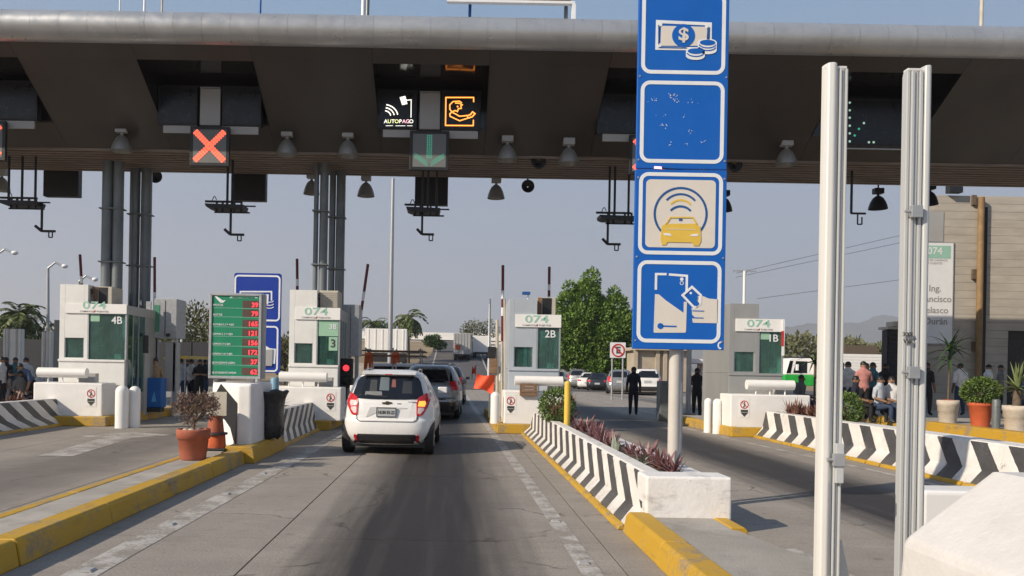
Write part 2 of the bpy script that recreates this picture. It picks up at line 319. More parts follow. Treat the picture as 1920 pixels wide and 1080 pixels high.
M = dict(
    lane=concrete_ground(),
    joint=mat('joint_filler', (.05, .046, .042), .95),
    island=mat('island_concrete', (.36, .335, .30), .9, v=.25, s=3.2, b=.5, bs=50, dirt=.6, dc=(.17, .15, .13), rnd=.05),
    kerb=worn('yellow_kerb_paint', (.52, .305, .022), (.27, .21, .13), .5, 2.2, .6),
    line=worn('white_lane_paint', (.50, .475, .45), (.25, .225, .195), .85, 2.6, .7, 26),
    line_y=worn('yellow_lane_paint', (.50, .33, .06), (.27, .24, .2), .7, 2.6, .7, 26),
    white=mat('white_masonry_paint', (.78, .765, .745), .6, v=.05, s=2, b=.25, bs=25, dirt=.22, dc=(.36, .33, .30), ds=1.3),
    white_dull=mat('dull_white_paint', (.60, .585, .57), .6, v=.06, s=2.5, b=.3, bs=22, dirt=.3, dc=(.40, .37, .34), ds=2.2),
    white_clean=mat('white_gloss_paint', (.80, .79, .77), .35, v=.03, s=2, dirt=.10, dc=(.4, .38, .34)),
    chip=worn('chipped_white_paint', (.79, .77, .75), (.34, .32, .30), .02, 2.3, .6, 22, None, .5),
    booth_w=mat('booth_white_panel', (.72, .72, .70), .4, v=.05, s=1.4, dirt=.3, dc=(.4, .38, .35)),
    booth_b=mat('booth_bluegrey_panel', (.40, .44, .49), .4, v=.06, s=1.4, dirt=.12, dc=(.25, .25, .26)),
    booth_g=mat('booth_steel_panel', (.37, .375, .37), .38, .35, v=.10, s=1.2, dirt=.2, dc=(.22, .22, .22), stretch=(1, 1, .3)),
    steel=mat('galvanised_steel', (.40, .415, .43), .45, .5, v=.12, s=9),
    steel_d=mat('dark_steel', (.022, .023, .028), .5, .2, v=.2, s=6),
    column=mat('grey_column_paint', (.165, .185, .195), .38, .25, v=.12, s=1.4, dirt=.25, dc=(.09, .09, .09)),
    alu=mat('brushed_aluminium', (.50, .515, .52), .42, .2, v=.07, s=2.0, stretch=(6, 6, .25)),
    alu_l=mat('light_aluminium_cover', (.68, .67, .645), .4, .15, v=.05, s=2.0, stretch=(6, 6, .25)),
    fascia=mat('fascia_metal', (.44, .45, .46), .34, .55, v=.07, s=1.3, rnd=.04, dirt=.2, dc=(.2, .19, .18)),
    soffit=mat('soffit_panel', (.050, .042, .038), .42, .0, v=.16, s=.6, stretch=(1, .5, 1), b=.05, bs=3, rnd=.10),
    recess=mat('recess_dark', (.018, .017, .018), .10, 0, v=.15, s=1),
    ribs=mat('soffit_ribs', (.20, .155, .125), .55, 0, v=.3, s=3, stretch=(.3, 2, 2)),  # bounced light on the ribs is put into this lighter colour
    black=mat('matt_black', (.012, .012, .014), .5, v=.2, s=4),
    gloss=mat('screen_glass', (.004, .005, .006), .3, v=.2, s=2),
    signal_grey=mat('signal_grey', (.15, .155, .155), .5, v=.06, s=1),
    panel_lt=mat('light_grey_panel', (.36, .36, .36), .5, v=.06, s=1),
    led_red=mat('red_led', (1.0, .13, .07), .5, em=1.1, v=.05),
    led_red2=mat('red_digit', (1.0, .05, .07), .5, em=.9, v=.05),
    led_org=mat('orange_led', (1.0, .30, .05), .5, em=1.9, v=.05),
    led_wht=mat('white_led', (1.0, .97, .86), .5, em=.95, v=.05),
    led_yel=mat('yellow_led', (.95, .95, .35), .5, em=.9, v=.05),
    led_pnk=mat('pink_led', (1.0, .55, .62), .5, em=.9, v=.05),
    led_grn=mat('green_led', (.05, .42, .27), .5, em=.5, v=.05),
    led_dim=mat('pale_green_led', (.4, .62, .5), .5, em=.5, v=.05),
    blue=mat('blue_sign_film', (.002, .105, .46), .38, v=.05, s=1.5, dirt=.12, dc=(.02, .15, .5), ds=5),
    blue_d=mat('deep_blue_sign_film', (.004, .035, .30), .4, v=.06, s=1.5),
    signw=mat('white_sign_film', (.74, .76, .78), .4, v=.04, s=4, dirt=.1, dc=(.45, .5, .6)),
    cream=mat('cream_sign_film', (.66, .615, .555), .45, v=.04, s=3),
    navy=mat('navy_sign_film', (.015, .085, .27), .45, v=.1),
    yellow=mat('yellow_sign_film', (.70, .47, .07), .45, v=.06, s=4),
    green=mat('green_board', (.006, .21, .105), .45, v=.07, s=2),
    glass=glassmat('green_booth_glass', (.32, .66, .56), .03, .9),
    glass_lt=glassmat('pale_green_glass', (.10, .30, .20), .10),
    car_glass=glassmat('car_glass', (.010, .012, .018), .05),
    tyre=mat('tyre_rubber', (.014, .014, .015), .8, v=.2, s=20),
    rim=mat('wheel_rim', (.40, .41, .42), .35, .7),
    chrome=mat('chrome', (.55, .56, .58), .15, .9),
    plastic=mat('black_plastic', (.022, .022, .024), .55, v=.15, s=10),
    tail=mat('tail_light_red', (.52, .012, .016), .15, v=.1, s=6, coat=.6),
    tail_w=mat('tail_light_clear', (.68, .52, .50), .15, v=.1, s=6, coat=.6),
    tail_a=mat('lit_amber_lamp', (1.0, .34, .05), .3, em=1.1),
    plate=mat('number_plate', (.42, .44, .46), .4, v=.05),
    terra=mat('terracotta', (.36, .105, .06), .8, v=.16, s=7, b=.2, bs=40, dirt=.35, dc=(.22, .12, .09), ds=4),
    terra2=mat('bright_terracotta', (.48, .10, .035), .7, v=.1, s=5, b=.1),
    stonepot=mat('stone_pot', (.52, .46, .39), .85, v=.14, s=7, b=.25, bs=40, dirt=.3),
    cone=mat('faded_orange_cone', (.33, .08, .035), .65, v=.2, s=8, dirt=.4, dc=(.16, .06, .04), ds=5),
    bag=mat('black_bin_bag', (.020, .020, .022), .3, v=.2, s=5, b=.6, bs=14),
    soil=mat('soil', (.10, .075, .055), .95, v=.3, s=12, b=.6, bs=40),
    twig=mat('dry_twig', (.16, .115, .085), .9, v=.25, s=14),
    dryleaf=mat('dry_leaf', (.17, .105, .085), .8, v=.4, s=30),
    bark=mat('bark', (.12, .09, .065), .95, v=.3, s=9, b=.5, bs=30),
    leaf=mat('green_leaf', (.115, .20, .034), .6, v=.45, s=2.2),
    leaf_d=mat('dark_green_leaf', (.032, .075, .018), .6, v=.45, s=2.2),
    leaf_o=mat('olive_leaf', (.10, .105, .04), .7, v=.4, s=2.0),
    leaf_h=mat('hedge_leaf', (.085, .14, .028), .6, v=.4, s=5),
    purple=mat('purple_leaf', (.21, .10, .105), .45, v=.45, s=9),
    redleaf=mat('reddish_leaf', (.155, .065, .045), .5, v=.5, s=9),
    paleleaf=mat('silvery_leaf', (.30, .33, .26), .5, v=.25, s=9),
    yucca=mat('yucca_leaf', (.16, .20, .075), .5, v=.3, s=6),
    palm=mat('palm_leaf', (.09, .12, .035), .6, v=.4, s=2),
    pipe=mat('rusty_ochre_pipe', (.25, .16, .075), .7, v=.2, s=3, dirt=.4, dc=(.16, .08, .03)),
    board=mat('board_marked_concrete', (.42, .385, .335), .9, v=.12, s=1.6, b=.25, bs=30, dirt=.4, dc=(.28, .24, .2), ds=1.2, rnd=.025, stretch=(.6, 1, 2)),
    dry=mat('dry_earth', (.25, .19, .115), .95, v=.3, s=.15, b=.3, bs=4),
    asphalt=mat('asphalt', (.085, .08, .08), .9, v=.15, s=.5),
    hill=mat('hill_scrub', (.12, .12, .11), .95, v=.3, s=.004),
    wood=mat('weathered_wood', (.20, .12, .07), .8, v=.3, s=6, stretch=(1, 1, 8)),
    flag=mat('orange_flag_cloth', (.80, .085, .022), .7, v=.06, s=3),
    orange=mat('orange_rope', (.50, .10, .03), .8, v=.25, s=10),
    booth_text=mat('pale_green_print', (.30, .52, .43), .5, v=.05),
    ink=mat('dark_print', (.05, .05, .05), .6),
    ink_g=mat('grey_print', (.30, .29, .29), .6),
    redp=mat('red_print', (.5, .03, .03), .6),
    boom=mat('dark_red_boom', (.12, .012, .018), .45, v=.15, s=6),
    bluep=mat('blue_cabinet_paint', (.006, .10, .36), .4, v=.1, s=3),
    cyan=mat('pale_blue_print', (.08, .35, .68), .4),
    polem=mat('pale_pole', (.52, .49, .45), .6, v=.08, s=2, dirt=.3),
    beige=mat('beige_paint', (.48, .44, .37), .6, v=.1, s=4, dirt=.3),
    bldg=mat('tan_render', (.42, .36, .28), .85, v=.12, s=1.2, b=.15, bs=8),
    film=mat('pale_green_film', (.30, .50, .36), .45, v=.06),
    drum=mat('drum_blue', (.16, .30, .40), .5),
    fencem=mat('dark_metal_fence', (.022, .023, .028), .6, v=.15, s=3),
    lamp=mat('lamp_shade', (.30, .30, .29), .35, .4, v=.1, s=4),
)
# ------------------------------------------------------------------ ground, road, islands
LX = [-.70 + 5.58 * k for k in range(-2, 3)]        # lane centres
struct('ground', MB().add([(-4000, -400, -1.0), (4000, -400, -1.0), (4000, 5200, -.08), (-4000, 5200, -.08)], [(0, 1, 2, 3)]), M['dry'])
struct('plaza_ground', MB().add([(-60, -10, -.02), (60, -10, -.02), (60, 62, -.02), (-60, 62, -.02)], [(0, 1, 2, 3)]), M['joint'])
road = bpy.data.objects.new('road', None); col.objects.link(road); road['kind'] = 'structure'
JX = [-24, -20.4, -17.6, -14.5, -11.3, -7.9, -4.75, -1.63, 1.4, 4.3, 7.3, 10.6, 13.8, 17, 21, 26, 32]
JY = [-1.4 + 4.4 * k for k in range(15)]
for i in range(len(JX) - 1):
    for j in range(len(JY) - 1):
        MB().box(JX[i] + .008, JY[j] + .008, -.015, JX[i + 1] - .008, JY[j + 1] - .008, 0).build('slab', M['lane'], road)
def sst(x): x = max(0, min(1, x)); return x * x * (3 - 2 * x)
def th(x, y):
    side = sst((9.5 - x) / 6) * sst((x + 75) / 20)
    return 6.6 * sst((y - 60) / 95) * side
def sheet(xs, ys, dz, lane=None):
    vs = [((lane(x, y) if lane else x), y, th((lane(x, y) if lane else x), y) + dz) for y in ys for x in xs]
    n = len(xs)
    return MB().add(vs, [(j * n + i, j * n + i + 1, j * n + n + i + 1, j * n + n + i) for j in range(len(ys) - 1) for i in range(n - 1)], 0, True)
struct('terrain', sheet([-90 + 3 * i for i in range(62)], [60.2 + 4 * j for j in range(60)], -.05), M['dry'])
struct('ramp_road', sheet([-1, -.5, 0, .5, 1], [60.2 + 4 * j for j in range(52)], .03, lambda x, y: .9 + x * (9.5 - 5.6 * sst((y - 62) / 50))), M['asphalt'])
struct('side_road', sheet([9.6, 12, 16, 24, 34], [60.2 + 5 * j for j in range(20)], .02), M['asphalt'])
for xl in (-2.4, 3.7):
    struct('ramp_line', sheet([xl - .1, xl + .1], [66 + 4 * j for j in range(30)], .06), M['line'])
def line(pts, wd, m='line', z=.004, name='road_marking'):
    mb = MB(); n = len(pts); vs = []
    for x, y in pts: vs += [(x - wd / 2, y, z), (x + wd / 2, y, z)]
    mb.add(vs, [(2 * i, 2 * i + 1, 2 * i + 3, 2 * i + 2) for i in range(n - 1)])
    return struct(name, mb, M[m])
line([(-2.78, 1), (-2.76, 7), (-2.66, 14), (-2.62, 20)], .27)
line([(1.12, 1), (1.12, 7), (1.09, 12), (1.0, 20), (.85, 34), (.7, 60)], .17)
line([(-4.36, 3), (-4.40, 13)], .10)
line([(7.15, 8), (7.1, 13), (6.75, 19), (6.6, 24)], .13)
line([(3.02, 2), (3.1, 7.3)], .16)
for u0, v0, u1, v1 in ((1080, 741, 1300, 793), (1090, 735, 1260, 765), (1130, 737, 1245, 753)):
    a, b = gd(u0, v0), gd(u1, v1); line([(b.x, b.y), (a.x, a.y)], .14)
ar = [gd(*p) for p in ((68, 856), (190, 822), (150, 818), (250, 810), (322, 816), (268, 820), (246, 822), (136, 856))]
struct('lane_arrow', MB().add([(p.x, p.y, .004) for p in ar], [tuple(range(7, -1, -1))]), M['line'])
# reflective studs on the lane lines
stud = None
for x0, ys in ((-2.76, (6.1, 7.9, 9.8, 11.7, 13.7)), (1.12, (6.6, 8.4, 10.3, 12.4))):
    for y in ys:
        if stud is None:
            stud = MB().xz([(-.05, 0), (.05, 0), (.035, .016), (-.035, .016)], -.045, .045).build('road_stud', M['panel_lt'])
            tag(stud, 'small white reflective stud glued on a painted lane line', 'road stud', 'reflective studs on the lane lines'); stud.location = (x0, y, .006)
        else: dup(stud, (x0 + random.uniform(-.02, .02), y, .006), random.uniform(-.1, .1))

def kerb(parent, xo, xi, y0, y1, h, step=1.5, m='kerb', z0=0.0, xo1=None, xi1=None):
    n = max(1, round((y1 - y0) / step)); d = 1 if xi > xo else -1
    xo1 = xo if xo1 is None else xo1; xi1 = xi if xi1 is None else xi1
    for k in range(n):
        ta, tb = k / n, (k + 1) / n; j = random.uniform(-.006, .006); vs = []
        for t, y in ((ta, y0 + (y1 - y0) * ta + .005), (tb, y0 + (y1 - y0) * tb - .005)):
            a = xo + (xo1 - xo) * t + j; b = xi + (xi1 - xi) * t
            vs += [(a, y, z0), (a + .035 * d, y, h - .03), (a + .065 * d, y, h + j * .5), (b, y, h + j * .5), (b, y, z0)]
        fs = [(i, (i + 1) % 5, 5 + (i + 1) % 5, 5 + i) for i in range(5)] + [(4, 3, 2, 1, 0), (5, 6, 7, 8, 9)]
        if d < 0: fs = [tuple(reversed(f)) for f in fs]
        MB().add(vs, fs).build('kerb_stone', M[m], parent, .012)
def slab(parent, poly, z0, z1, m='island', name='paving'):
    return MB().xy(poly, z0, z1).build(name, M[m], parent, .006)
def island(label):
    o = bpy.data.objects.new('traffic_island', None); col.objects.link(o); o['kind'] = 'structure'; return o
# right-hand near island (under the tall sign) 
isl = island('')
kerb(isl, 1.70, 1.96, 1.2, 7.95, .20, 1.35)
kerb(isl, 2.80, 2.60, 7.42, 7.95, .17, 1.0)
for y0, y1 in ((1.0, 3.2), (3.21, 5.6), (5.61, 7.3)):
    slab(isl, [(1.965, y0), (2.92, y0), (2.92 if y1 < 6 else 2.62, y1), (1.965, y1)], .0, .165)
slab(isl, [(1.985, 7.31), (2.59, 7.31), (2.59, 8.1), (1.985, 8.1)], .0, .16)
# planter barriers with painted stripes
def barrier(name, label, xb, d, y0, y1, h, smat, foot=.16, inner=.26, kz=.25, parent=None, group='striped concrete barriers before the booths'):
    """xb: road foot, d: +1 the island lies at +x"""
    t = thing(name, label, 'barrier', (xb, y0, 0), group)
    prof = [(0, .06), (foot * .95, kz), (foot + .07, h - .03), (foot + .10, h), (foot + .10 + inner, h), (foot + .10 + inner, .0), (0, 0)]
    n = 4
    for k in range(n):
        a, b = y0 + (y1 - y0) * k / n, y0 + (y1 - y0) * (k + 1) / n
        MB().xz([(xb + d * x, z) for x, z in prof], a + .004, b - .004).build('wall_segment', [smat], t, .008)
    ys = y0
    while ys < y1 - .3:
        ln = random.uniform(.42, .62)
        MB().xz([(xb - d * .075, 0), (xb - d * .055, .055 + random.uniform(-.02, .015)), (xb - d * .004, .062), (xb - d * .004, 0)], ys, min(ys + ln, y1)).build('foot_block', M['kerb'], t, .01)
        ys += ln + random.choice((.012, .03, .06))
    return t
smA = stripes('stripes_near', .76, .19, -2.1, -1.0, .0, .5, .545)
pl = barrier('striped_barrier', 'long black and white striped barrier of the planter holding the tall blue sign pole', 1.75, 1, 8.05, 19.6, .56, smA, .16, .16, .19)
MB().box(2.55, 8.3, .0, 2.77, 19.4, .50).build('back_wall', M['chip'], pl, .02)
MB().box(1.925, 7.90, .13, 2.775, 8.30, .566).build('end_wall', M['chip'], pl, .025, 3)
MB().xy([(2.2, 8.29), (2.56, 8.29), (2.56, 19.4), (2.2, 19.4)], .1, .49).build('soil', M['soil'], pl)
for k in range(7): MB().ball((2.2 + random.uniform(.02, .33), 8.45 + random.uniform(0, .8), .495), .035, .04, .025, 7, 4).build('pebble', M['joint'], pl)
smD = stripes('stripes_right', .82, .24, -1.0, .15, .25, .47, .645)
pr = barrier('striped_barrier', 'striped barrier in front of the booth numbered 1B, below the potted yuccas', 7.55, 1, 8.4, 19.9, .66, smD, .16, .24)
MB().box(8.55, 8.4, 0, 8.75, 19.9, .6).build('back_wall', M['chip'], pr, .02)
MB().xy([(8.0, 8.5), (8.56, 8.5), (8.56, 19.8), (8.0, 19.8)], .0, .58).build('soil', M['soil'], pr)
smB = stripes('stripes_left', .76, .25, 1.4, 1.9, .1, .47, .645)
p4 = barrier('striped_barrier', 'striped barrier in front of the booth numbered 4B, at the edge of the frame', -9.72, -1, 12.0, 20.2, .66, smB, .16, .2)
MB().xy([(-10.7, 12.1), (-10.15, 12.1), (-10.15, 20.1), (-10.7, 20.1)], .0, .58).build('soil', M['soil'], p4)
smC = stripes('stripes_mid', .62, .26, -2.2, -1.6, .2, .5, .665)
p3 = barrier('striped_barrier', 'short striped barrier between the black rubbish bag and the booth numbered 3', -3.32, -1, 15.6, 20.1, .68, smC, .12, .2)
MB().xy([(-4.35, 15.7), (-3.74, 15.7), (-3.74, 20.0), (-4.35, 20.0)], .0, .60).build('soil', M['soil'], p3)
MB().box(-4.55, 15.6, 0, -4.352, 20.1, .62).build('back_wall', M['chip'], p3, .02)
# left near island
isl = island('')
kerb(isl, -3.33, -3.59, 1.2, 12.9, .21, 1.75)
kerb(isl, -4.28, -4.10, 1.2, 12.6, .165, 1.9)
for k in range(5): slab(isl, [(-4.095, 1.2 + 2.3 * k + .005), (-3.595, 1.2 + 2.3 * k + .005), (-3.595, 1.2 + 2.3 * (k + 1) - .005), (-4.095, 1.2 + 2.3 * (k + 1) - .005)], 0, .16)
kerb(isl, -3.18, -3.66, 12.91, 15.3, .27, 1.2)
slab(isl, [(-4.3, 12.71), (-3.665, 12.71), (-3.665, 15.5), (-4.3, 15.5)], 0, .2)
# booth islands
def booth_island(x0, x1, y0=20.0, y1=33.0, kl=True, kr=True):
    o = island('')
    kerb(o, x0, x0 + .25, y0, y1, .24, 2.2); kerb(o, x1, x1 - .25, y0, y1, .24, 2.2)
    MB().box(x0 + .02, y0 - .22, 0, x1 - .02, y0 - .002, .24).build('kerb_stone', M['kerb'], o, .02)
    slab(o, [(x0 + .255, y0 + .002), (x1 - .255, y0 + .002), (x1 - .255, y1), (x0 + .255, y1)], 0, .22)
booth_island(1.08, 3.15, y1=28); booth_island(-4.75, -3.0); booth_island(-11.4, -8.55); booth_island(6.95, 9.2, 20.2, 25.6); booth_island(-17.2, -14.6)
# right sidewalk with yellow kerb
sw = bpy.data.objects.new('sidewalk', None); col.objects.link(sw); sw['kind'] = 'structure'
kerb(sw, 13.55, 13.95, 12.0, 30.0, .30, 2.4)
for k in range(6): slab(sw, [(13.955, 12 + 3.4 * k + .006), (36, 12 + 3.4 * k + .006), (36, 15.4 + 3.4 * k - .006), (13.955, 15.4 + 3.4 * k - .006)], 0, .26)

# ------------------------------------------------------------------ bullnose blocks
def block(label, x, y, w, d, h, flip=1, z0=.16, cham=.45, chev=True, name='bullnose_block'):
    t = thing(name, label, 'concrete block', (x, y, z0), 'white bullnose blocks at the island ends')
    pts = [(-w / 2 * flip, cham), ((-w / 2 + cham * .95) * flip, 0), (w / 2 * flip, 0), (w / 2 * flip, d), (-w / 2 * flip, d)]
    MB().xy([(x + a, y + b) for a, b in pts], z0, z0 + h).build('body', M['white'], t, .05, 3)
    if chev:
        a = Vector((x - w / 2 * flip, y + cham, 0)); b = Vector((x + (-w / 2 + cham * .95) * flip, y, 0)); dr = (b - a); nrm = Vector((dr.y, -dr.x, 0)).normalized()
        if nrm.y > 0: nrm = -nrm
        for poly in ([(.02, .72), (.35, .985), (.985, .70), (.985, .02), (.86, .12), (.74, .30), (.52, .42), (.28, .46), (.02, .40)],):
            vs = [a + dr * s + nrm * .004 + Vector((0, 0, z0 + h * q)) for s, q in poly]
            if (vs[1] - vs[0]).cross(vs[2] - vs[0]).dot(nrm) < 0: vs.reverse()
            MB().add(vs, [tuple(range(len(vs)))]).build('painted_chevron', M['black'], t)
    return t
block('white concrete block with a black chevron under the green tariff board', -3.77, 13.3, .86, 1.5, 1.08, 1, .2, .66)
big = thing('bullnose_block', 'big white chamfered concrete block rising in the near foreground corner', 'concrete block', (2.75, 3.5, .0), 'white bullnose blocks at the island ends')
a = [(2.2, 0), (2.24, .79), (2.68, 1.135), (4.4, 1.135), (4.4, 0)]
MB().xz(a, 2.1, 4.0).build('body', M['white_dull'], big, .06, 4)
low = thing('low_block', 'low white concrete block tucked behind the big foreground block', 'concrete block', (3.2, 6.2, 0))
MB().box(3.30, 5.6, 0, 4.6, 5.9, .80).build('body', M['white_clean'], low, .03, 3)
# ------------------------------------------------------------------ canopy
cp = thing('toll_canopy', 'long dark canopy with a rounded metal edge spanning all toll lanes', 'canopy', (0, 18.5, 7.3))
X0, X1, ZF, YF = -31.2, 31.2, 8.97, 18.5
SL = [(18.5, 8.97), (18.9, 8.76), (20.65, 7.75), (21.4, 7.31), (23.9, 7.31), (27.0, 9.05)]
NW = 1.375
mb = MB()
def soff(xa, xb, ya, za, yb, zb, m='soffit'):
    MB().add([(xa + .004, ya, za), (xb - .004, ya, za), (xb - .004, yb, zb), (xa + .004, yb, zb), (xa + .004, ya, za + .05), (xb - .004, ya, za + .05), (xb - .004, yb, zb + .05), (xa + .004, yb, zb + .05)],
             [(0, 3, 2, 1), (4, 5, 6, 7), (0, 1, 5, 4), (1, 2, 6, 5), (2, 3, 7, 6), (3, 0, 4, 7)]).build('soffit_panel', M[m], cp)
lanes = [LX[0] - 5.58 * 3, LX[0] - 5.58 * 2, LX[0] - 5.58] + LX + [LX[4] + 5.58, LX[4] + 5.58 * 2, LX[4] + 5.58 * 3]
edges = [X0]
for c in lanes: edges += [c + .05 - NW, c + .05 + NW]
edges.append(X1)
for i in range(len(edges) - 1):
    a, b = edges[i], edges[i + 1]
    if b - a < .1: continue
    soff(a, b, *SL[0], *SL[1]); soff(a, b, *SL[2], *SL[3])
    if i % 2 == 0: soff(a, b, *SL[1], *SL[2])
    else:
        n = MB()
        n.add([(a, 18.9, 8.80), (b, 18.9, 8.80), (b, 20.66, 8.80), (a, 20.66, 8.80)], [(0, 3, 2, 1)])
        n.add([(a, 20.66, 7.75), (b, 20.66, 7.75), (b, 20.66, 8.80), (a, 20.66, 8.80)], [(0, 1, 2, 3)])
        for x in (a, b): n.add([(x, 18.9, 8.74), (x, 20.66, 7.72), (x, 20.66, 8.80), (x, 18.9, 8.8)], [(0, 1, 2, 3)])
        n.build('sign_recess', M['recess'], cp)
nr = 20
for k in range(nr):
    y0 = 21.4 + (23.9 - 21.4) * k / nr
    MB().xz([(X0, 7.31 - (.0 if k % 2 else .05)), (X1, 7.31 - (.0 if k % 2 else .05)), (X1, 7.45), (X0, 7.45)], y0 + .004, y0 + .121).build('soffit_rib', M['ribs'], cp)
MB().box(X0, 18.5, 9.0, X1, 27.0, 9.62).add([(X0, 23.9, 7.33), (X1, 23.9, 7.33), (X1, 27, 9.05), (X0, 27, 9.05)], [(0, 3, 2, 1)]).build('roof_deck', M['panel_lt'], cp)
npan = 96; pw = (X1 - X0) / npan
prof = [(18.5 - .36 * math.sin(R(t)), 9.33 + .36 * math.cos(R(t))) for t in range(-10, 181, 10)]
prof2 = [(18.54 - .30 * math.sin(R(t)), 9.33 + .30 * math.cos(R(t))) for t in range(180, -11, -10)]
for k in range(npan):
    xa, xb = X0 + pw * k + .0025, X0 + pw * (k + 1) - .0025; n = len(prof)
    MB().add([(x, y, z) for y, z in prof for x in (xa, xb)], [(2 * i, 2 * i + 2, 2 * i + 3, 2 * i + 1) for i in range(n - 1)], 0, True).add(
        [(x, y, z) for y, z in prof2 for x in (xa, xb)], [(2 * i, 2 * i + 2, 2 * i + 3, 2 * i + 1) for i in range(n - 1)], 0, True).build('fascia_panel', M['fascia'], cp)
MB().box(X0, 18.545, 9.05, X1, 18.56, 9.55).build('fascia_backing', M['black'], cp)
# columns
def colgroup(label, tubes, Y, ztop):
    t = thing('canopy_column', label, 'column', (at(sum(q[0] for q in tubes) / len(tubes), 650, Y).x, Y, .22), 'tubular columns carrying the canopy')
    for u0, u1 in tubes:
        xa, xb = at(u0, 420, Y).x, at(u1, 420, Y).x
        MB().tube(((xa + xb) / 2, Y, .22), ((xa + xb) / 2, Y, ztop), (xb - xa) / 2, n=18).build('tube', M['column'], t)
    xa, xb = at(min(q[0] for q in tubes), 420, Y).x, at(max(q[1] for q in tubes), 420, Y).x
    for z in (2.9, 4.4, 5.9): MB().box(xa - .02, Y - .19, z, xb + .02, Y + .19, z + .035).build('band', M['column'], t, .005)
    MB().box(xa - .06, Y - .22, ztop - .06, xb + .06, Y + .22, ztop).build('cap_plate', M['steel_d'], t)
    return t
colgroup('grey twin tube column just behind the booth numbered 4B', [(191, 211), (212, 231)], 22.6, 7.36)
colgroup('grey twin tube column set further back beside the grey cabinet of booth 4B', [(243, 262), (264, 284)], 23.4, 7.36)
colgroup('grey column of slim and thick tubes behind the air conditioner of booth 3', [(588, 597), (599, 615)], 22.4, 7.36)
colgroup('grey twin tube column standing behind the one at booth 3', [(617, 629), (630, 647)], 23.3, 7.36)
# ------------------------------------------------------------------ facade building at the right
fb = thing('concrete_building', 'board marked concrete building with a tall banner and an ochre downpipe', 'building', (18.8, 32, 0))
fx0, fx1, FY = 18.75, 36.0, 32.0
nc = 28; zt = 8.85
for k in range(nc):
    z0, z1 = zt * k / nc, zt * (k + 1) / nc
    j = random.uniform(0, .005)
    if z0 < 3.2 and z1 > .2:
        dx0 = at(1889, 700, FY).x; dx1 = dx0 + 1.0
        for a, b in ((fx0, dx0), (dx1, fx1)): MB().box(a, FY - j, z0 + .003, b, FY + .5, z1 - .003).build('wall_course', M['board'], fb, .006)
    else: MB().box(fx0, FY - j, z0 + .003, fx1, FY + .5, z1 - .003).build('wall_course', M['board'], fb, .006)
MB().box(fx0 + .05, FY + .05, 0, fx1, FY + .9, zt - .02).build('core', M['joint'], fb)
MB().box(dx0, FY + .03, .26, dx1, FY + .04, 3.15).build('doorway', M['gloss'], fb)
for q in (dx0 - .001, dx1 - .06): MB().box(q, FY - .02, .26, q + .06, FY + .02, 3.15).build('door_frame', M['steel_d'], fb, .005)
pa = at(1838, 500, FY - .2); MB().tube((pa.x, FY - .2, .26), (pa.x, FY - .2, 8.75), .12, n=14).build('downpipe', M['pipe'], fb)
pb = at(1846, 500, FY - .06); MB().box(pb.x - .01, FY - .05, .3, pb.x + .1, FY - .013, 8.4).build('conduit', M['steel_d'], fb)
for v in (375, 514, 650):
    q = at(1829, v, FY - .1); MB().box(q.x - .12, FY - .12, q.z - .2, q.x + .05, FY - .013, q.z + .2).build('pipe_bracket', M['bark'], fb, .01)
q = at(1752, 425, FY); MB().box(q.x - .6, FY - .03, q.z - .6, q.x + .35, FY - .013, q.z + .6).build('render_patch', M['panel_lt'], fb)
qa, qb = at(1797, 364, FY), at(1772, 349, FY); MB().box(qb.x, FY - .3, qa.z, qa.x, FY - .02, qb.z).build('floodlight_box', M['steel_d'], fb, .01)
# banner on the facade
A = lambda u, v: at(u, v, FY - .06)
bn = thing('banner', 'tall white banner with a green 074 header on the concrete building', 'banner', (A(1762, 640).x, FY - .06, A(1762, 645).z))
a, b = A(1733, 643), A(1788, 456)
x0 = a.x - .35; MB().box(x0, FY - .06, a.z, b.x, FY - .02, b.z).build('sheet', M['signw'], bn, .004)
MB().box(x0 - .03, FY - .055, a.z - .04, b.x + .03, FY - .016, b.z + .04).build('frame', M['steel'], bn)
g0, g1 = A(1733, 484), A(1783, 461); MB().box(x0 + .04, FY - .066, g0.z, g1.x, FY - .061, g1.z).build('header', M['booth_text'], bn)
cxb = (x0 + b.x) / 2
text('lettering', '074', .40, (A(1753, 471).x, FY - .068, A(1753, 471).z), M['signw'], bn, .012)
text('lettering', 'CAPUFE CAMINOS\nY PUENTES', .12, (cxb, FY - .063, A(1753, 491).z), M['ink_g'], bn)
for s, u, v in (('Ing.', 1753, 541), ('Francisco', 1752, 561), ('Velasco', 1752, 582), ('Durán', 1755, 603)):
    text('lettering', s, .36, (A(u, v).x, FY - .063, A(u, v).z), M['ink_g'], bn, .016)
# dark louvred kiosk beside the building
t = thing('louvred_kiosk', 'dark louvred kiosk between the two tall aluminium posts', 'kiosk', (16.6, 31.5, 0))
k0, k1 = at(1664, 620, 31.5).x, at(1700, 620, 31.5).x
MB().box(k0, 31.5, .0, k1 + .4, 31.9, 3.4).build('body', M['steel_d'], t)
for z in range(18): MB().box(k0 + .03, 31.44, .4 + z * .165, k1 + .4, 31.497, .5 + z * .165).build('louvre', M['steel_d'], t)
MB().box(k0 - .1, 31.3, 3.42, k1 + .5, 32.0, 3.52).box(k0 + .1, 31.2, 3.53, k1 + .3, 31.8, 3.72).build('roof', M['beige'], t)
